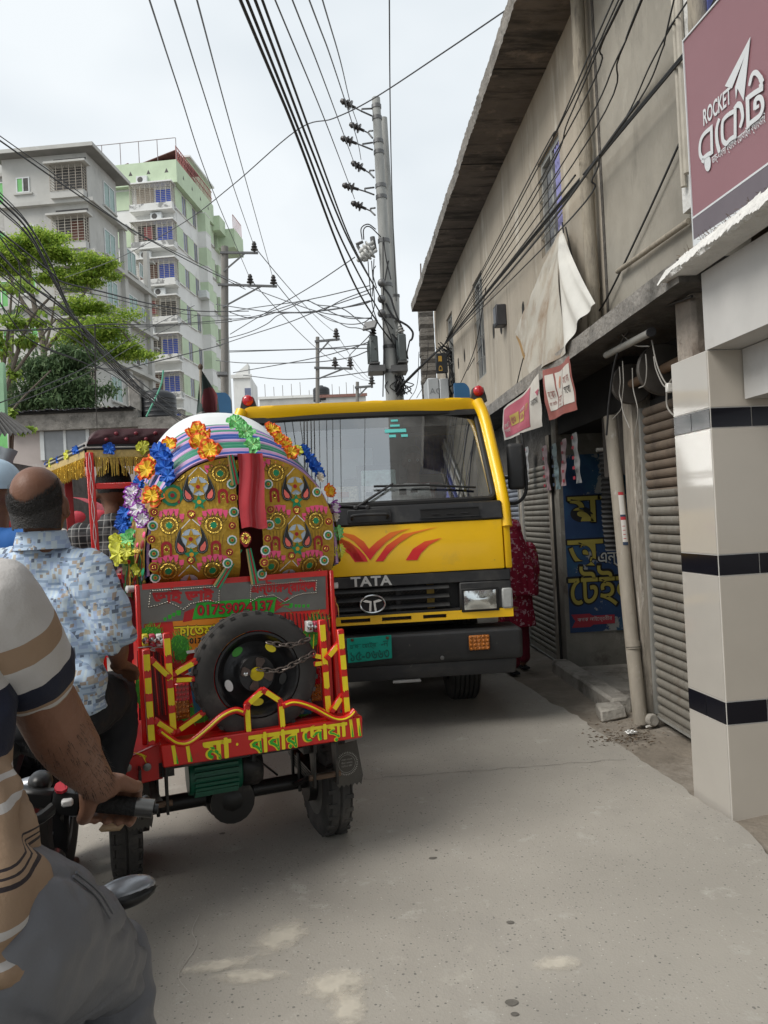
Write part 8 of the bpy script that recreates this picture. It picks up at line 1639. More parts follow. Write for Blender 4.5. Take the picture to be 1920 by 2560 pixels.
def patchwork(m, n, l, b):
    tc_ = n.new('ShaderNodeTexCoord'); src = b.inputs['Base Color'].links[0].from_socket
    nz_ = n.new('ShaderNodeTexNoise'); nz_.inputs['Scale'].default_value = 5; l(tc_.outputs['Object'], nz_.inputs['Vector']); ad = n.new('ShaderNodeVectorMath'); ad.operation = 'MULTIPLY_ADD'; l(nz_.outputs['Color'], ad.inputs[0]); ad.inputs[1].default_value = (.03, .03, .03); l(tc_.outputs['Object'], ad.inputs[2])
    for (sx, sz, thr, col, off) in ((88, 70, .24, (.33, .42, .60), .1), (130, 32, .2, (.54, .62, .66), .4), (105, 84, .10, (.34, .26, .19), .7), (100, 76, .08, (.09, .11, .16), .27), (26, 120, .14, (.24, .32, .44), .55), (86, 56, .06, (.42, .36, .28), .85)):
        mp_ = n.new('ShaderNodeMapping'); mp_.inputs['Scale'].default_value = (sx, 6, sz); mp_.inputs['Location'].default_value = (off, .5, off*3); l(ad.outputs[0], mp_.inputs[0])
        fl = n.new('ShaderNodeVectorMath'); fl.operation = 'FLOOR'; l(mp_.outputs[0], fl.inputs[0]); wn = n.new('ShaderNodeTexWhiteNoise'); wn.noise_dimensions = '3D'; l(fl.outputs[0], wn.inputs[0]); f = mth(n, l, 'LESS_THAN', wn.outputs[0], thr); src = mixc(n, l, mth(n, l, 'MULTIPLY', f, .88), src, col)
    l(src, b.inputs['Base Color'])
def checks(m, n, l, b):
    tc_ = n.new('ShaderNodeTexCoord'); sp = n.new('ShaderNodeSeparateXYZ'); l(tc_.outputs['Object'], sp.inputs[0]); src = b.inputs['Base Color'].links[0].from_socket
    for ax in ('X', 'Z'):
        f = mth(n, l, 'FRACT', mth(n, l, 'MULTIPLY', sp.outputs[ax], 24.)); src = mixc(n, l, mth(n, l, 'MULTIPLY', mth(n, l, 'LESS_THAN', f, .13), .55), src, (.42, .42, .40)); f = mth(n, l, 'FRACT', mth(n, l, 'MULTIPLY_ADD' if False else 'MULTIPLY', sp.outputs[ax], 12.)); src = mixc(n, l, mth(n, l, 'MULTIPLY', mth(n, l, 'LESS_THAN', f, .3), .3), src, (.16, .16, .16))
    l(src, b.inputs['Base Color'])
def batik(m, n, l, b):
    tc_ = n.new('ShaderNodeTexCoord'); src = b.inputs['Base Color'].links[0].from_socket
    for sc_v, lo, col, st in ((30, .60, (.62, .40, .44), (1, 1, 1)), (11, .63, (.50, .16, .24), (1, 1, 3)), (16, .66, (.40, .26, .08), (1, 1, 1.6))):
        mp_ = n.new('ShaderNodeMapping'); mp_.inputs['Scale'].default_value = st; l(tc_.outputs['Object'], mp_.inputs[0]); z = n.new('ShaderNodeTexNoise'); z.inputs['Scale'].default_value = sc_v; z.inputs['Detail'].default_value = 3; l(mp_.outputs[0], z.inputs['Vector']); src = mixc(n, l, mth(n, l, 'MULTIPLY', mth(n, l, 'GREATER_THAN', z.outputs[0], lo), .75), src, col)
    l(src, b.inputs['Base Color'])
PATCH = shirt_nodes('pale_blue_patchwork_cotton', (.44, .55, .68), .8, patchwork); CHECK = shirt_nodes('black_checked_cotton', (.020, .021, .023), .85, checks); BATIK = shirt_nodes('crimson_printed_cotton', (.27, .008, .035), .8, batik)
BLKC = mat('black_trouser_cotton', (.012, .012, .014), .85, var=.2, vs=5); GREYC = mat('grey_trouser_twill', (.165, .17, .185), .55, var=.08, vs=4, spec=.45, bump=.08, bs=160)
at = atY
def D3(x, y, d): return atY(x, y, d)
# ---------------------------------------------------------------- motorcycles
CARB = mat('gloss_black_fairing', (.012, .012, .013), .12, var=.1, coat=.6); SILP = mat('metallic_silver_fairing', (.32, .335, .36), .34, metal=.5, var=.06, coat=.5); SEATB = mat('black_seat_cover', (.018, .018, .018), .6, bump=.3, bs=90); GRIPM = mat('black_grip_rubber', (.014, .014, .014), .65, bump=.5, bs=160); STKY = mat('amber_brown_decal', (.42, .22, .02), .3, var=.5, vs=18, coat=.5)
def motorcycle(name, label, loc, rz, hb, hw, mirror):
    t = thing(name, label, 'motorcycle', loc, rz)
    for y, w_ in ((.66, .10), (-.62, .12)):
        M_ = look_frame((0, y, .30), (1, 0, 0)); w = wheel_tyre(.30, w_, 'wheel', t, M_, ribs=3); b = MB(); b.lathe([(.175, -.03), (.19, -.035), (.19, .035), (.175, .03)], SILP, M_, 30, closed=True)
        for k in range(5): a = 2*pi*k/5; b.tube([M_ @ V((.03*cos(a), .03*sin(a), 0)), M_ @ V((.18*cos(a+.2), .18*sin(a+.2), 0))], .014, SILP, 6)
        b.lathe([(0, -.05), (.035, -.05), (.035, .05), (0, .05)], GREASE, M_, 14); b.build('rim', w)
    b = MB(); b.box((0, -.02, .40), (.24, .42, .28), GREASE, bev=.05); b.tube([(0, .40, .80), (0, .1, .62), (0, -.35, .60), (0, -.5, .72)], .03, BLK, 8)
    for s in (-1, 1): b.tube([(s*.09, .66, .30), (s*.085, .44, .92)], .022, SILP, 10); b.tube([(s*.07, -.62, .30), (s*.07, -.1, .42)], .02, BLK, 8); b.tube([(s*.1, -.62, .32), (s*.1, -.40, .66)], .03, GREASE, 8)
    b.build('frame', t)
    b = MB(); limb(b, [(0, -.62, .86), (0, -.32, .82), (0, -.02, .79), (0, .10, .80)], [.08, .115, .115, .07], SEATB, flat=((1, 0, 0), .5)); organic(b, 'seat', SEATB, t, .014, 5, world=False)
    b = MB(); limb(b, [(0, .06, .82), (0, .20, .88), (0, .36, .87), (0, .44, .84)], [.08, .135, .125, .07], CARB, flat=((1, 0, 0), .75)); organic(b, 'fuel_tank', CARB, t, .012, 5, world=False)
    for s in (-1, 1):
        b = MB()
        b.grid(lambda u, v_: (s*(.165+.075*sin(u*pi)*sin(v_*pi)+.015*v_), .10+.34*u+.05*v_, .86-.26*v_+.05*sin(u*3)), 14, 10, SILP); b.build('tank_shroud', t, angle=180)
        b = MB(); b.grid(lambda u, v_: (s*(.215+.05*sin(v_*pi)), .30+.16*u*(1-.5*v_)+.10*v_*.3, .78-.34*v_), 8, 12, CARB); b.build('side_fairing', t, angle=180)
        b = MB(); b.grid(lambda u, v_: (s*(.255+.020*sin(v_*pi)), .37+.045*u*(1-.4*v_)+.03*v_, .72-.2*v_), 5, 8, STKY); b.build('fairing_decal', t, angle=180)
        b = MB(); b.tube(bez([(s*.22, .47, .84), (s*.275, .45, .70), (s*.26, .42, .55), (s*.2, .36, .42)], 6), .012, CHR, 8); b.build('chrome_trim', t)
    b = MB(); b.lathe([(0, -.02), (.085, 0), (.075, .06), (0, .09)], CARB, look_frame((0, .56, .88), (0, -1, 0)), 20); b.ball((0, .66, .88), (.08, .03, .08), GLC); b.box((0, .47, .98), (.17, .05, .11), BLK, bev=.02); b.lathe([(0, 0), (.034, 0), (.036, -.01)], STL, look_frame((.02, .435, .99), (0, -1, .5)), 16); b.build('headlamp_cluster', t)
    b = MB(); b.tube([(0, .44, .92), (.0, .42, .985), ], .02, BLK); h = V(hb)
    for s in (-1, 1): 
        q = [(0, .42, .985), (s*hw*.42, .41, .99), (s*hw*.62, h.y+.03, h.z+.03), (s*hw, h.y, h.z)]; b.tube(bez(q, 5), .011, BLK, 8)
    hbr = b.build('handlebar', t)
    for s in (-1, 1):
        i_, o_ = V((s*hw*.60, h.y+.03, h.z+.028)), V((s*hw, h.y, h.z)); d = (o_-i_).normalized()
        b = MB(); b.tube([i_+d*.035, o_-d*.018], .0165, GRIPM, 14); b.tube([i_+d*.033, i_+d*.04], .023, GRIPM, 14); g = b.build('grip', hbr); b = MB(); b.tube([o_-d*.020, o_+d*.012], .017, STL, 14); b.tube([o_+d*.012, o_+d*.02], .009, BLK, 10); b.build('bar_end', g)
        b = MB(); b.box((0, 0, 0), (.042, .044, .05), BLK, look_frame(i_, d, (0, 0, 1)), bev=.009, seg=2); b.box((0, 0, 0), (.030, .034, .07), BLK, look_frame(i_-d*.055, d), bev=.007); b.tube([i_-d*.01+V((0, -.012, .024)), i_-d*.01+V((0, -.016, .030))], .012, mat('red_kill_switch', (.55, .03, .05), .4), 8); b.box((0, 0, 0), (.02, .012, .018), WHE, look_frame(i_+V((0, -.026, .005)), (0, -1, 0)), bev=.003); b.ball(i_-d*.05+V((0, .03, .02)), (.022, .03, .02), BLK); b.build('switch_block', hbr)
        b = MB(); lv = [i_+V((0, .035, 0)), i_.lerp(o_, .5)+V((0, .062, .0)), o_+V((0, .058, -.004))]; b.tube(bez(lv, 5), .006, BLK, 8); b.ball(lv[-1], .009, BLK, seg=8, ring=6); b.build('lever', hbr)
        b = MB(); b.tube(bez([i_-d*.03, i_-d*.06+V((0, .05, -.06)), V((s*.1, .45, .85)), V((s*.06, .38, .8))], 6), .006, BLK, 6); b.build('cable', hbr)
    for s, p in mirror:
        p = V(p); b = MB(); b.tube([p-V((s*.13, 0, .02)), p-V((s*.04, 0, .005))], .009, BLK, 8); b.ball((0, 0, 0), (.052, .026, .022), SILP, frame((1, 0, .12), (0, 1, 0), (-.12, 0, 1), p), 18, 12); b.ball((0, -.004, -.008), (.052, .027, .018), BLK, frame((1, 0, .12), (0, 1, 0), (-.12, 0, 1), p), 18, 12); b.build('turn_signal', t)
    b = MB(); b.tube(bez([(.12, .2, .30), (.15, -.1, .28), (.16, -.5, .36), (.16, -.85, .46)], 6), .042, STL, 14); b.build('exhaust', t)
    b = MB(); b.grid(lambda u, v_: ((v_-.5)*.15*(1), .66+.34*cos(pi*(.1+.8*u)), .30+.34*sin(pi*(.1+.8*u))), 14, 4, CARB); b.grid(lambda u, v_: ((v_-.5)*.16, -.62+.35*cos(pi*(.15+.75*u)), .30+.35*sin(pi*(.15+.75*u))), 14, 4, BLK); b.build('mudguard', t); b = MB(); b.box((0, -.92, .72), (.12, .05, .06), REDL, bev=.01); b.build('tail_lamp', t)
    for s in (-1, 1): b = MB(); b.tube([(s*.1, -.0, .32), (s*.26, -.0, .33)], .018, GRIPM, 8); b.tube([(s*.1, -.42, .40), (s*.26, -.42, .42)], .018, GRIPM, 8); b.build('foot_peg', t)
    return t
ge_ = D3(318, 1745, 1.46); B2 = V((-.594, .978, 0)); B2R = R(17); BM = rotz(B2R, B2); gl = BM.inverted() @ ge_; hw2 = gl.x
tsg = D3(268, 1925, 1.34)
motorcycle('motorcycle', 'black and silver motorcycle ridden by the man in striped polo at the left edge', B2, B2R, (0, gl.y, gl.z), hw2, [(1, BM.inverted() @ tsg)])
B1 = V((-1.22, 2.72, 0)); motorcycle('motorcycle', 'dark motorcycle under the bald man in the pale blue shirt', B1, R(6), (0, .36, 1.02), .36, [(1, (.24, -.45, .78))])
# ---------------------------------------------------------------- rider in striped polo
TAN, WHC, NVY = (.33, .225, .145), (.54, .52, .50), (.012, .016, .035); DK = (.03, .022, .025)
POLO = mat('striped_polo_knit', TAN, .72, var=.05, vs=8, bump=.10, bs=220, band=[(0, TAN), (.05, WHC), (.17, TAN), (.205, WHC), (.27, NVY), (.40, TAN), (.43, WHC), (.445, TAN), (.475, WHC), (.49, TAN), (.555, DK), (.561, TAN), (.568, DK), (.574, TAN), (.581, DK), (.587, TAN), (.645, WHC), (.662, TAN), (.70, WHC), (.712, TAN)])
SLV = mat('striped_sleeve_knit', WHC, .72, var=.05, vs=8, bump=.10, bs=220, band=[(0, WHC), (.20, TAN), (.385, WHC), (.60, NVY), (.815, TAN), (.855, WHC), (.90, TAN)])
p2 = thing('person', 'man in tan, white and navy striped polo and grey trousers gripping the near motorcycle', 'person', (-.70, 1.05, 0))
shR, elR, wrR = D3(-2, 1318, 1.17), D3(134, 1592, 1.31), D3(216, 1700, 1.42); hipR, hmR, knR = D3(-10, 2045, 1.0), D3(105, 2040, 1.17), D3(232, 2098, 1.37)
pelv, mid2, chest = D3(-205, 1960, .97), D3(-275, 1770, 1.04), D3(-205, 1450, 1.16); neck = D3(-225, 1225, 1.19); hd2 = neck+V((.0, .06, .15)); cx2 = pelv.x
shL = chest*2-shR; shL.z = shR.z; hipL = V((pelv.x*2-hipR.x, hipR.y, hipR.z)); knL = V((cx2*2-knR.x-.1, knR.y, knR.z)); anR = V((knR.x+.01, knR.y-.12, .34)); anL = V((cx2*2-anR.x-.1, anR.y, .34)); elL = shL+V((-.12, .16, -.20)); wrL = BM @ V((-hw2+.08, gl.y-.06, gl.z+.06))
gi, go = BM @ V((hw2*.60, gl.y+.03, gl.z+.028)), ge_.copy(); gd = (go-gi).normalized()
b = MB(); limb(b, [pelv, mid2, chest, neck], [.12, .11, .12, .05], flat=((1, 0, 0), .72)); limb(b, [neck-V((0, 0, .03)), hd2-V((0, .01, .06))], [.055, .055]); M_h = head(b, hd2, (.05, 1, -.05)); b.tube([shL, chest+V((0, 0, .08)), shR], [.045, .08, .045], SKIN, 12)
limb(b, [shR, elR, wrR], [.050, .050, .029], k=8); limb(b, [elR+(shR-elR)*.3, elR+(wrR-elR)*.3], [.050, .047]); limb(b, [shL, elL, wrL], [.055, .050, .03], k=8)
for s, hp, kn, an in ((1, hipR, knR, anR), (-1, hipL, knL, anL)): limb(b, [hp, kn], [.08, .05]); limb(b, [kn+V((0, .03, 0)), an+V((0, .01, 0))], [.045, .036]); limb(b, [an, an+V((0, .05, -.06)), an+V((0, .16, -.075))], [.038, .04, .03])
def grip_hand(b, w, i_, o_, s=1):
    d = (o_-i_).normalized(); L_ = (o_-i_).length; up = V((0, 0, 1)); fw = V((0, 1, 0)); fw = (fw-d*fw.dot(d)).normalized(); up = d.cross(fw)*(1 if d.cross(fw).z > 0 else -1)
    for i in range(4):
        c = i_+d*(L_*(.30+.185*i)); k = c+up*.036+fw*.000; b.tube([w+d*(.018*(i-1.5))*.6, (w+k)/2+up*.010, k], [.020, .017, .0118], SKIN, 10)
        limb(b, [k, c+up*.026+fw*.030, c-up*.006+fw*.036, c-up*.028+fw*.016, c-up*.030-fw*.006], [.0112, .0104, .0098, .0092, .0078], k=4)
    t0 = w-d*.018-up*.004; limb(b, [t0, i_+d*L_*.20-up*.0+fw*-.030, i_+d*L_*.12-up*.026-fw*.012, i_+d*L_*.10-up*.030+fw*.012], [.019, .015, .0125, .010], k=4)
grip_hand(b, wrR, gi+gd*.02, go-gd*.01); grip_hand(b, wrL, BM @ V((-hw2*.60, gl.y+.03, gl.z+.028)), BM @ V((-hw2, gl.y, gl.z)))
body2 = organic(b, 'body', SKINH, p2, .0046, 4); eyes(M_h, body2)
b = MB(); rr = random.Random(9); fx = (wrR-elR).normalized()
for k in range(650):
    t = rr.uniform(-.25, .92); a = rr.uniform(0, 2*pi); s_ = fx.orthogonal().normalized(); n_ = (s_*cos(a)+fx.cross(s_)*sin(a)); r0 = .0495-.019*max(0, t); p = elR.lerp(wrR, t)+n_*r0; d = (fx*.9+n_*.35+V((0, 0, -.5))*rr.random()).normalized(); e = p+d*rr.uniform(.008, .018); w_ = d.cross(n_).normalized()*.0004; b.add([p-w_, p+w_, e], [(0, 1, 2)], HAIRB)
b.build('arm_hair', body2, True)
b = MB(); b.grid(lambda u, v_: M_h @ V((.084*sin(pi*(.02+.60*v_))*cos(2*pi*u), -.016+.105*sin(pi*(.02+.60*v_))*sin(2*pi*u) - (.02 if sin(2*pi*u) > .3 else 0)*v_, .03+.098*cos(pi*(.02+.60*v_))+(.075*max(0, sin(2*pi*u))*v_))), 28, 12, HAIRB); b.build('hair', p2, True, angle=180)
b = MB(); limb(b, [pelv-V((-.01, .05, .09)), pelv-V((.0, .01, .02)), pelv.lerp(mid2, .5), mid2, chest, neck-V((0, 0, .03))], [.15, .168, .178, .172, .160, .07], flat=((1, 0, 0), .78)); b.tube([shL, chest+V((0, 0, .06)), shR-V((.02, 0, 0))], [.06, .12, .062], POLO, 14)
def pdisp(v, n): f = max(0, 1-(v.z-.80)/.45); return -.016*max(0, 1-5*abs(noise.noise(V((v.x*5+v.z*3, v.y*4, v.z*7-v.x*3)))))+.013*f*sin(v.z*46+v.x*14+7*noise.noise(V((v.x*5, v.y*5, v.z*3))))*(.4+.6*noise.noise(V((v.x*7, v.y*7, v.z*2))))+.010*noise.fractal(V((v.x*9, v.y*9, v.z*6)), 1, 2, 3)
organic(b, 'polo_shirt', POLO, p2, .009, 5, pdisp, lambda v: (1.45-v.z+.02*noise.noise(V((v.x*6, v.y*6, v.z*4))))/.6)
cuff = D3(88, 1500, 1.262); ax = cuff-shR; b = MB(); limb(b, [shR-ax*.08, shR+ax*.40, cuff-ax.normalized()*.045], [.068, .072, .070], k=8); 
sm = organic(b, 'polo_sleeve', SLV, p2, .0075, 4, lambda v, n: .006*noise.fractal(V((v.x*12, v.y*12, v.z*12)), 1, 2, 3), lambda v: max(0, min(1, (v-shR).dot(ax)/ax.length_squared*.88+.06+.12*0)))
b = MB(); b.tube([shL, shL.lerp(elL, .55)], [.08, .09], SLV, 14); organic(b, 'polo_sleeve', SLV, p2, .012, 4, None, lambda v: (v-shL).length/.3)
b = MB(); limb(b, [hipR, hmR, knR], [.122, .104, .074], k=8); limb(b, [hipL, knL], [.13, .09]); limb(b, [knL, anL], [.088, .075]); limb(b, [hipL, pelv-V((0, 0, .10)), hipR], [.12, .14, .12])
def tdisp(v, n):
    d = (v-knR).length; return .010*noise.fractal(V((v.x*8, v.y*5, v.z*8)), .9, 2, 3)-.009*max(0, 1-abs(noise.noise(V((v.x*9+v.z*5, v.y*7, v.z*6-v.x*4)))) *7)+.004*sin(v.x*60+v.z*20)*max(0, 1-abs(v.y-1.02)/.14)-.006*abs(sin((v.z+v.y*.7)*40))*max(0, 1-d/.2)
tro = organic(b, 'trousers', GREYC, p2, .0085, 4, tdisp)
b = MB(); limb(b, [knR+V((.004, .03, .01)), knR.lerp(anR, .25)+V((.010, .03, 0)), knR.lerp(anR, .6)+V((.012, .03, 0)), anR], [.062, .075, .074, .064], k=7); organic(b, 'lower_trouser_leg', GREYC, p2, .0085, 4, lambda v, n: .008*noise.fractal(V((v.x*8, v.y*8, v.z*4)), .9, 2, 3)-.010*abs(sin((v.z*1.1-v.x*.4)*42))*max(0, 1-abs(knR.z-.10-v.z)/.13))
b = MB(); c = D3(58, 2062, .90)
b = MB(); 
for k in range(2): b.tube(bez([hipR.lerp(hmR, .25)+V((.085, .012*k, .085)), hipR.lerp(hmR, .5)+V((.1, .012*k, .06)), hipR.lerp(hmR, .75)+V((.104, .014*k, .03))], 6), .0022, GREYC, 5)
b.build('pocket_seam', tro, True)
for s, an in ((1, anR), (-1, anL)): b = MB(); limb(b, [an+V((0, -.04, -.06)), an+V((0, .06, -.075)), an+V((0, .19, -.085))], [.045, .05, .036]); organic(b, 'shoe', BLKC, p2, .012, 4)
# ---------------------------------------------------------------- bald man in pale blue patchwork shirt
p1 = thing('person', 'balding man seen from behind in pale blue patchwork-print shirt and black trousers', 'person', (-1.2, 2.75, 0))
hd1 = D3(86, 1092, 2.74); nk1 = D3(90, 1158, 2.74); s1R, e1R, w1R = D3(196, 1232, 2.74), D3(247, 1375, 2.72), D3(258, 1432, 2.92); s1L, e1L = D3(-36, 1232, 2.74), D3(-90, 1390, 2.76); w1L = D3(-30, 1440, 3.0)
ch1 = D3(80, 1285, 2.78); pv1 = D3(105, 1525, 2.72); h1R, k1R = D3(160, 1530, 2.78), D3(252, 1502, 3.10); a1R = D3(246, 1715, 3.0); h1L = D3(45, 1530, 2.76); k1L = D3(-20, 1500, 3.12); a1L = D3(0, 1720, 3.0)
b = MB(); limb(b, [pv1, (pv1+ch1)/2, ch1, nk1], [.13, .125, .13, .055], flat=((1, 0, 0), .7)); limb(b, [nk1, hd1-V((0, .01, .05))], [.058, .056]); M_1 = head(b, hd1+V((0, 0, .0)), (.05, 1, -.06), 1.14)
for sh, el, wr in ((s1R, e1R, w1R), (s1L, e1L, w1L)): limb(b, [sh, el, wr], [.055, .045, .029], k=6)
hand(b, w1R, (.15, .9, -.35), (.3, .2, 1), 1, .45, 1); hand(b, w1L, (-.1, .9, -.3), (0, .2, 1), 1, .4, -1)
for hp, kn, an in ((h1R, k1R, a1R), (h1L, k1L, a1L)): limb(b, [hp, kn], [.085, .058]); limb(b, [kn, an], [.055, .036]); limb(b, [an, an+V((0, .03, -.05)), an+V((.0, .12, -.065)), an+V((0, .17, -.068))], [.036, .038, .036, .022])
bd1 = organic(b, 'body', SKIN, p1, .0085, 5); eyes(M_1, bd1, 1.14)
def hr(u, v_):   # fringe of hair from ear to ear round the back
    a = pi*(1.0+1.0*u)+(.0); a = pi*1.04 + pi*.92*u*1.0; top = -.012+.075*abs(2*u-1)**1.4; z = -.075+(top+.075)*v_; k = sqrt(max(.05, 1-((z-.028)/.108)**2)) if z > .02 else 1-.12*max(0, (-z)/.075); r = 1.045-.05*(v_ > .93)
    return M_1 @ (V((.0875*k*r*cos(a), -.014+.110*k*r*sin(a), z*1.14+.004*noise.noise(V((u*30, v_*8, 0))))))
b = MB(); b.grid(hr, 60, 16, HAIR); rr = random.Random(3)
for k in range(3800):
    u, v_ = rr.random(), rr.uniform(.5, 1.12); p = hr(u, v_); q = hr(u, max(0, v_-.25)); n_ = (p-(M_1 @ V((0, -.01, p.z-M_1.translation.z)))).normalized(); w_ = (p-q).normalized(); e = p+w_*rr.uniform(.006, .02)+n_*rr.uniform(.001, .007)
    s_ = n_.cross(w_)*.0006; b.add([p-s_, p+s_, e], [(0, 1, 2)], HAIR)
b.build('hair', p1, True, angle=180)
b = MB(); hemz = D3(150, 1545, 2.74)
limb(b, [pv1+V((0, 0, -.04)), pv1.lerp(ch1, .4), ch1, nk1-V((0, 0, .05))], [.205, .205, .215, .09], flat=((1, 0, 0), .68), k=8); b.tube(bez([s1L, ch1+V((0, -.01, .10)), s1R], 6), [.075]*5+[.10]*3+[.075]*5, PATCH, 14)
hemR = s1R.lerp(e1R, .92); limb(b, [s1R-V((.02, 0, 0)), s1R.lerp(e1R, .5), hemR], [.085, .086, .078]); limb(b, [s1L, s1L.lerp(e1L, .5), s1L.lerp(e1L, .92)], [.085, .086, .08]); hl_ = D3(215, 1500, 2.68); limb(b, [pv1+V((.13, -.04, .10)), hl_+V((-.03, 0, -.02))], [.07, .035])
def sdisp(v, n):
    f = max(0, 1-abs(v.z-(pv1.z+.14))/.25); g = max(0, 1-(v-s1R.lerp(e1R, .4)).length/.25); return .011*noise.fractal(V((v.x*7, v.y*7, v.z*7)), .9, 2, 4)+.010*f*sin(v.z*62+v.x*26+4*noise.noise(V((v.x*6, 0, v.z*6))))+.009*g*sin((v.x+v.z*.9)*75)
sh1 = organic(b, 'shirt', PATCH, p1, .0095, 4, sdisp)
b = MB()
for lay, (r0, z0) in enumerate(((.075, .0), (.068, .028))): pass
b.grid(lambda u, v_: nk1+V((.088*cos(2*pi*u)*(1-.10*v_+.10*(1-v_)), .078*sin(2*pi*u)*(1+.1*(1-v_)), -.045+.062*v_-.012*sin(2*pi*u)*(-1)*0)), 40, 5, PATCH); b.build('shirt_collar', sh1, True, angle=180)
b = MB(); limb(b, [h1R, h1R.lerp(k1R, .5), k1R], [.125, .11, .085]); limb(b, [k1R, k1R.lerp(a1R, .5), a1R+V((0, 0, .10))], [.085, .08, .066]); limb(b, [h1L, k1L], [.12, .085]); limb(b, [k1L, a1L+V((0, 0, .1))], [.085, .066]); limb(b, [h1L, pv1-V((0, 0, .03)), h1R], [.13, .15, .13]); organic(b, 'trousers', BLKC, p1, .011, 4, folds(.014, 9))
SAND = mat('tan_sandal_leather', (.32, .22, .13), .6)
for an in (a1R, a1L): b = MB(); b.hexa([an+V((x, y, z)) for x in (-.042, .042) for y in (-.07, .20) for z in (-.118, -.098)], SAND, bev=.008); b.tube(bez([an+V((-.042, .08, -.1)), an+V((0, .09, -.045)), an+V((.042, .08, -.1))], 5), .009, SAND, 8); b.build('sandal', p1, True)
# ---------------------------------------------------------------- driver in checked shirt under the canopy
p3 = thing('person', 'dark-haired driver in black and white checked shirt sitting under the fringed canopy', 'person', RM @ V((-.28, 1.1, .9)))
hd3 = RM @ rk(246, 1062, -1.12); nk3 = hd3-V((0, .01, .13)); ch3 = nk3-V((0, 0, .22)); pv3 = RM @ V((-.26, 1.10, 1.0)); rx = V((cos(RYAW), sin(RYAW), 0)); fy = V((-sin(RYAW), cos(RYAW), 0))
b = MB(); limb(b, [pv3, ch3, nk3], [.13, .14, .055], flat=(rx, .7)); limb(b, [nk3, hd3-V((0, 0, .04))], [.056, .055]); M_3 = head(b, hd3, fy, 1.22); S3 = []
for s in (-1, 1): a = ch3+rx*s*.19+V((0, 0, .10)); e = a+fy*.16+rx*s*.04-V((0, 0, .26)); w = e+fy*.24+V((0, 0, .04)); limb(b, [a, e, w], [.052, .042, .028]); hand(b, w, fy, (0, 0, 1), 1, .7, s); S3.append((a, e)); hp = pv3+rx*s*.10; kn = hp+fy*.42; an = kn-V((0, 0, .36)); limb(b, [hp, kn, an], [.08, .058, .038])
bd3 = organic(b, 'body', SKIN, p3, .011, 5); eyes(M_3, bd3, 1.22)
b = MB(); b.grid(lambda u, v_: M_3 @ V((.100*sin(pi*(.0+.66*v_))*cos(2*pi*u), -.022+.126*sin(pi*(.66*v_))*sin(2*pi*u)-(.012 if sin(2*pi*u) > .2 else 0)*v_, .045+.114*cos(pi*.66*v_)+.10*max(0, sin(2*pi*u))*v_+.006*noise.noise(V((u*20, v_*9, 1))))), 32, 14, HAIRB); b.build('hair', p3, True, angle=180)
b = MB(); limb(b, [pv3-V((0, 0, .05)), pv3.lerp(ch3, .5), ch3, nk3-V((0, 0, .05))], [.17, .18, .19, .08], flat=(rx, .7)); b.tube([S3[0][0], ch3+V((0, 0, .08)), S3[1][0]], [.075, .10, .075], CHECK, 12)
for a, e in S3: limb(b, [a, a.lerp(e, .5), e], [.08, .08, .065])
b.tube([nk3-V((0, 0, .05)), nk3+V((0, 0, .0))], [.085, .072], CHECK, 14)
organic(b, 'shirt', CHECK, p3, .012, 4, folds(.012, 8)); b = MB()
for s in (-1, 1): hp = pv3+rx*s*.10; kn = hp+fy*.42; limb(b, [hp, kn, kn-V((0, 0, .34))], [.11, .085, .07])
organic(b, 'trousers', BLKC, p3, .014, 4)
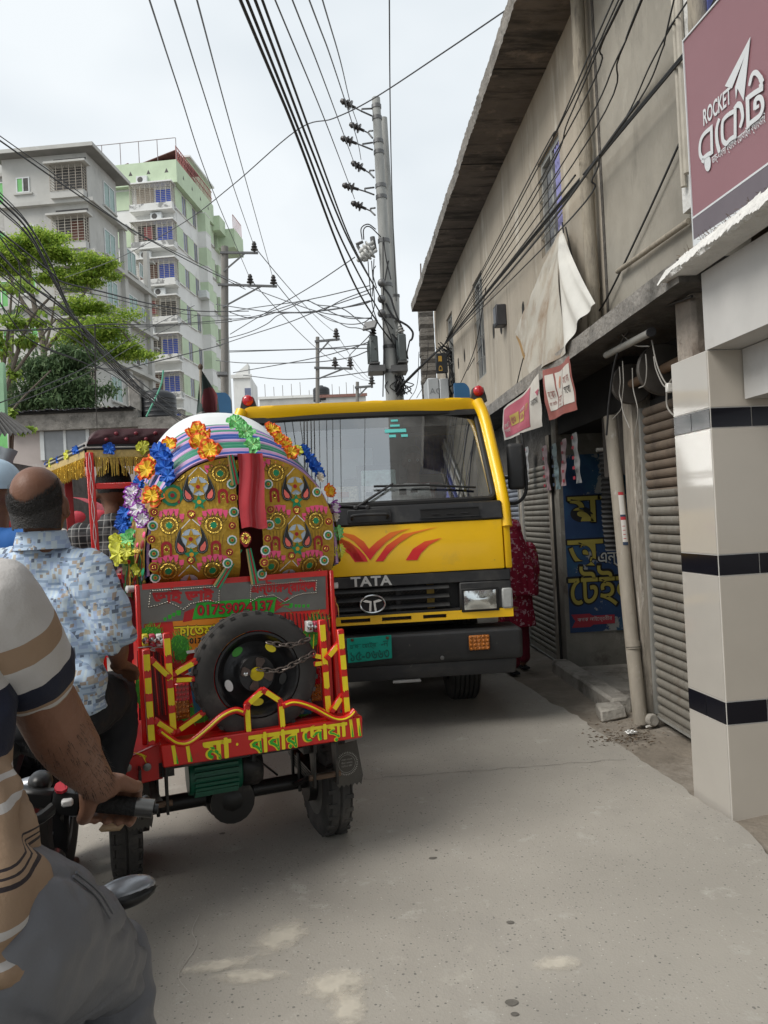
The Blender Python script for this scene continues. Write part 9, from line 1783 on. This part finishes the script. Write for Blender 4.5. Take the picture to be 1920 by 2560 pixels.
# ---------------------------------------------------------------- generic standing figure
def standing(base, h, f, label, shirtm, legm, capm=None, shawl=False, seated=0):
    t = thing('person', label, 'person', base); s = h/1.7; o = V(base); f = V(f).normalized(); r = V((f.y, -f.x, 0)); P = lambda x, y, z: o+r*x*s+f*y*s+V((0, 0, z*s))
    b = MB(); limb(b, [P(0, 0, .92), P(0, 0, 1.12), P(0, 0, 1.32), P(0, .01, 1.44)], [.13*s, .12*s, .14*s, .055*s], flat=(r, .7)); limb(b, [P(0, .01, 1.42), P(0, .02, 1.54)], [.052*s, .05*s]); M_ = head(b, P(0, .03, 1.58), f, s)
    A = []
    for q in (-1, 1):
        a, e, w = P(q*.19, 0, 1.38), P(q*.24, .02, 1.10), P(q*.23, .14, .88); limb(b, [a, e, w], [.05*s, .04*s, .028*s]); hand(b, w, (0, 0, -1), r*q, s, .35, q); A.append((a, e, w))
        kn, an = P(q*.10, .03+.10*q, .48), P(q*.10, -.02+.12*q, .08); limb(b, [P(q*.10, 0, .9), kn, an], [.08*s, .055*s, .036*s]); limb(b, [an, an+f*.06*s-V((0, 0, .04*s)), an+f*.17*s-V((0, 0, .05*s))], [.035*s, .036*s, .022*s])
    bd = organic(b, 'body', SKIN, t, .012, 4); eyes(M_, bd, s); b = MB(); limb(b, [P(0, 0, .80 if not shawl else .50), P(0, 0, 1.12), P(0, 0, 1.32), P(0, 0, 1.42)], [.19*s*(1.15 if shawl else 1), .175*s, .185*s, .08*s], flat=(r, .72)); b.tube([A[0][0], P(0, 0, 1.36), A[1][0]], [.07*s, .09*s, .07*s], shirtm, 12)
    for a, e, w in A: limb(b, [a, e, w] if shawl else [a, a.lerp(e, .5), e], [.075*s, .07*s, .06*s])
    organic(b, 'tunic' if shawl else 'shirt', shirtm, t, .013, 4, folds(.016, 7, 1, 1, .35)); b = MB()
    for q in (-1, 1): limb(b, [P(q*.10, 0, .9), P(q*.10, .03+.10*q, .48), P(q*.10, -.02+.12*q, .13)], [.10*s, .08*s, .075*s])
    organic(b, 'trousers', legm, t, .013, 4, folds(.010, 9)); b = MB()
    if shawl:
        limb(b, [P(0, .01, 1.62), P(0, -.02, 1.54), P(0, -.03, 1.42), P(0, -.04, 1.18), P(0, -.05, .86)], [.085*s, .112*s, .15*s, .235*s, .25*s], flat=(r, .85)); b.ball(P(0, .0, 1.60), (.11*s, .11*s, .115*s), shirtm); organic(b, 'shawl', shirtm, t, .012, 4, folds(.024, 6, 1.4, 1.4, .25))
        for q in (-1, 1): b = MB(); an = P(q*.10, -.02+.12*q, .08); b.hexa([an+r*x*s+f*y*s+V((0, 0, z*s)) for x in (-.042, .042) for y in (-.08, .2) for z in (-.078, -.055)], BLKC, bev=.006); b.build('sandal', t, True)
    elif capm: b.grid(lambda u, v_: M_ @ V((.100*s*sin(pi*.55*v_)*cos(2*pi*u), -.012*s+.118*s*sin(pi*.55*v_)*sin(2*pi*u), .035*s+.110*s*cos(pi*.55*v_))), 28, 10, capm); b.build('cap', t, True, angle=180)
    else: b.grid(lambda u, v_: M_ @ V((.086*s*sin(pi*.6*v_)*cos(2*pi*u), -.018*s+.106*s*sin(pi*.6*v_)*sin(2*pi*u)-.012*s*v_*(sin(2*pi*u) > .2), .035*s+.1*s*cos(pi*.6*v_)+.07*s*v_*max(0, sin(2*pi*u)))), 26, 10, HAIRB); b.build('hair', t, True, angle=180)
    return t
g_ = atZ(1126, 1448, 0.02); top = atY(1118, 1128, g_.y).z
standing((g_.x-.02, g_.y, .02), top+.0, (-.1, 1, 0), 'woman in crimson printed shawl and tunic walking away beside the truck', BATIK, mat('maroon_trouser_cotton', (.13, .006, .02), .85), None, True)
q = atY(-18, 1075, 3.3); standing((q.x, 3.3, .0), q.z+.14, (.3, 1, 0), 'person in blue shirt and pale cap cut off by the left edge of the photo', mat('bright_blue_cotton', (.01, .09, .30), .8, var=.12), BLKC, mat('pale_blue_cap_cloth', (.42, .55, .66), .85, var=.12, vs=8))
# passenger in the truck cab
p5 = thing('person', 'figure in maroon shirt sitting in the truck cab behind the windscreen', 'person', (TX+.42, TYO+1.1, 1.15)); o = V((TX+.42, TYO+1.10, 1.2)); b = MB()
limb(b, [o, o+V((0, 0, .25)), o+V((0, -.02, .48)), o+V((0, -.02, .58))], [.13, .13, .14, .055], flat=((1, 0, 0), .7)); limb(b, [o+V((0, -.02, .56)), o+V((0, -.03, .70))], [.052, .05]); M_5 = head(b, o+V((0, -.04, .74)), (0, -1, 0)); A5 = []
for s in (-1, 1): a, e, w = o+V((s*.19, -.02, .50)), o+V((s*.26, -.16, .28)), o+V((s*.14, -.40, .36)); limb(b, [a, e, w], [.052, .042, .028]); hand(b, w, (0, -1, .1), (0, 0, 1), 1, .8, -s); A5.append((a, e))
for s in (-1, 1): limb(b, [o+V((s*.1, 0, 0)), o+V((s*.12, -.4, .0))], [.085, .06])
bd5 = organic(b, 'body', SKIN, p5, .012, 4); eyes(M_5, bd5); b = MB(); limb(b, [o-V((0, 0, .05)), o+V((0, 0, .25)), o+V((0, -.02, .46)), o+V((0, -.02, .54))], [.17, .17, .18, .08], flat=((1, 0, 0), .7)); b.tube([A5[0][0], o+V((0, -.02, .48)), A5[1][0]], [.07, .1, .07], BATIK, 12)
for a, e in A5: limb(b, [a, a.lerp(e, .5), e], [.075, .075, .062])
organic(b, 'shirt', mat('maroon_shirt_cotton', (.14, .012, .02), .85, var=.15), p5, .013, 4, folds(.012, 8)); b = MB(); b.grid(lambda u, v_: M_5 @ V((.086*sin(pi*.6*v_)*cos(2*pi*u), -.018+.106*sin(pi*.6*v_)*sin(2*pi*u)-.012*v_*(sin(2*pi*u) > .2), .035+.1*cos(pi*.6*v_)+.07*v_*max(0, sin(2*pi*u)))), 26, 10, HAIRB); b.build('hair', p5, True, angle=180)
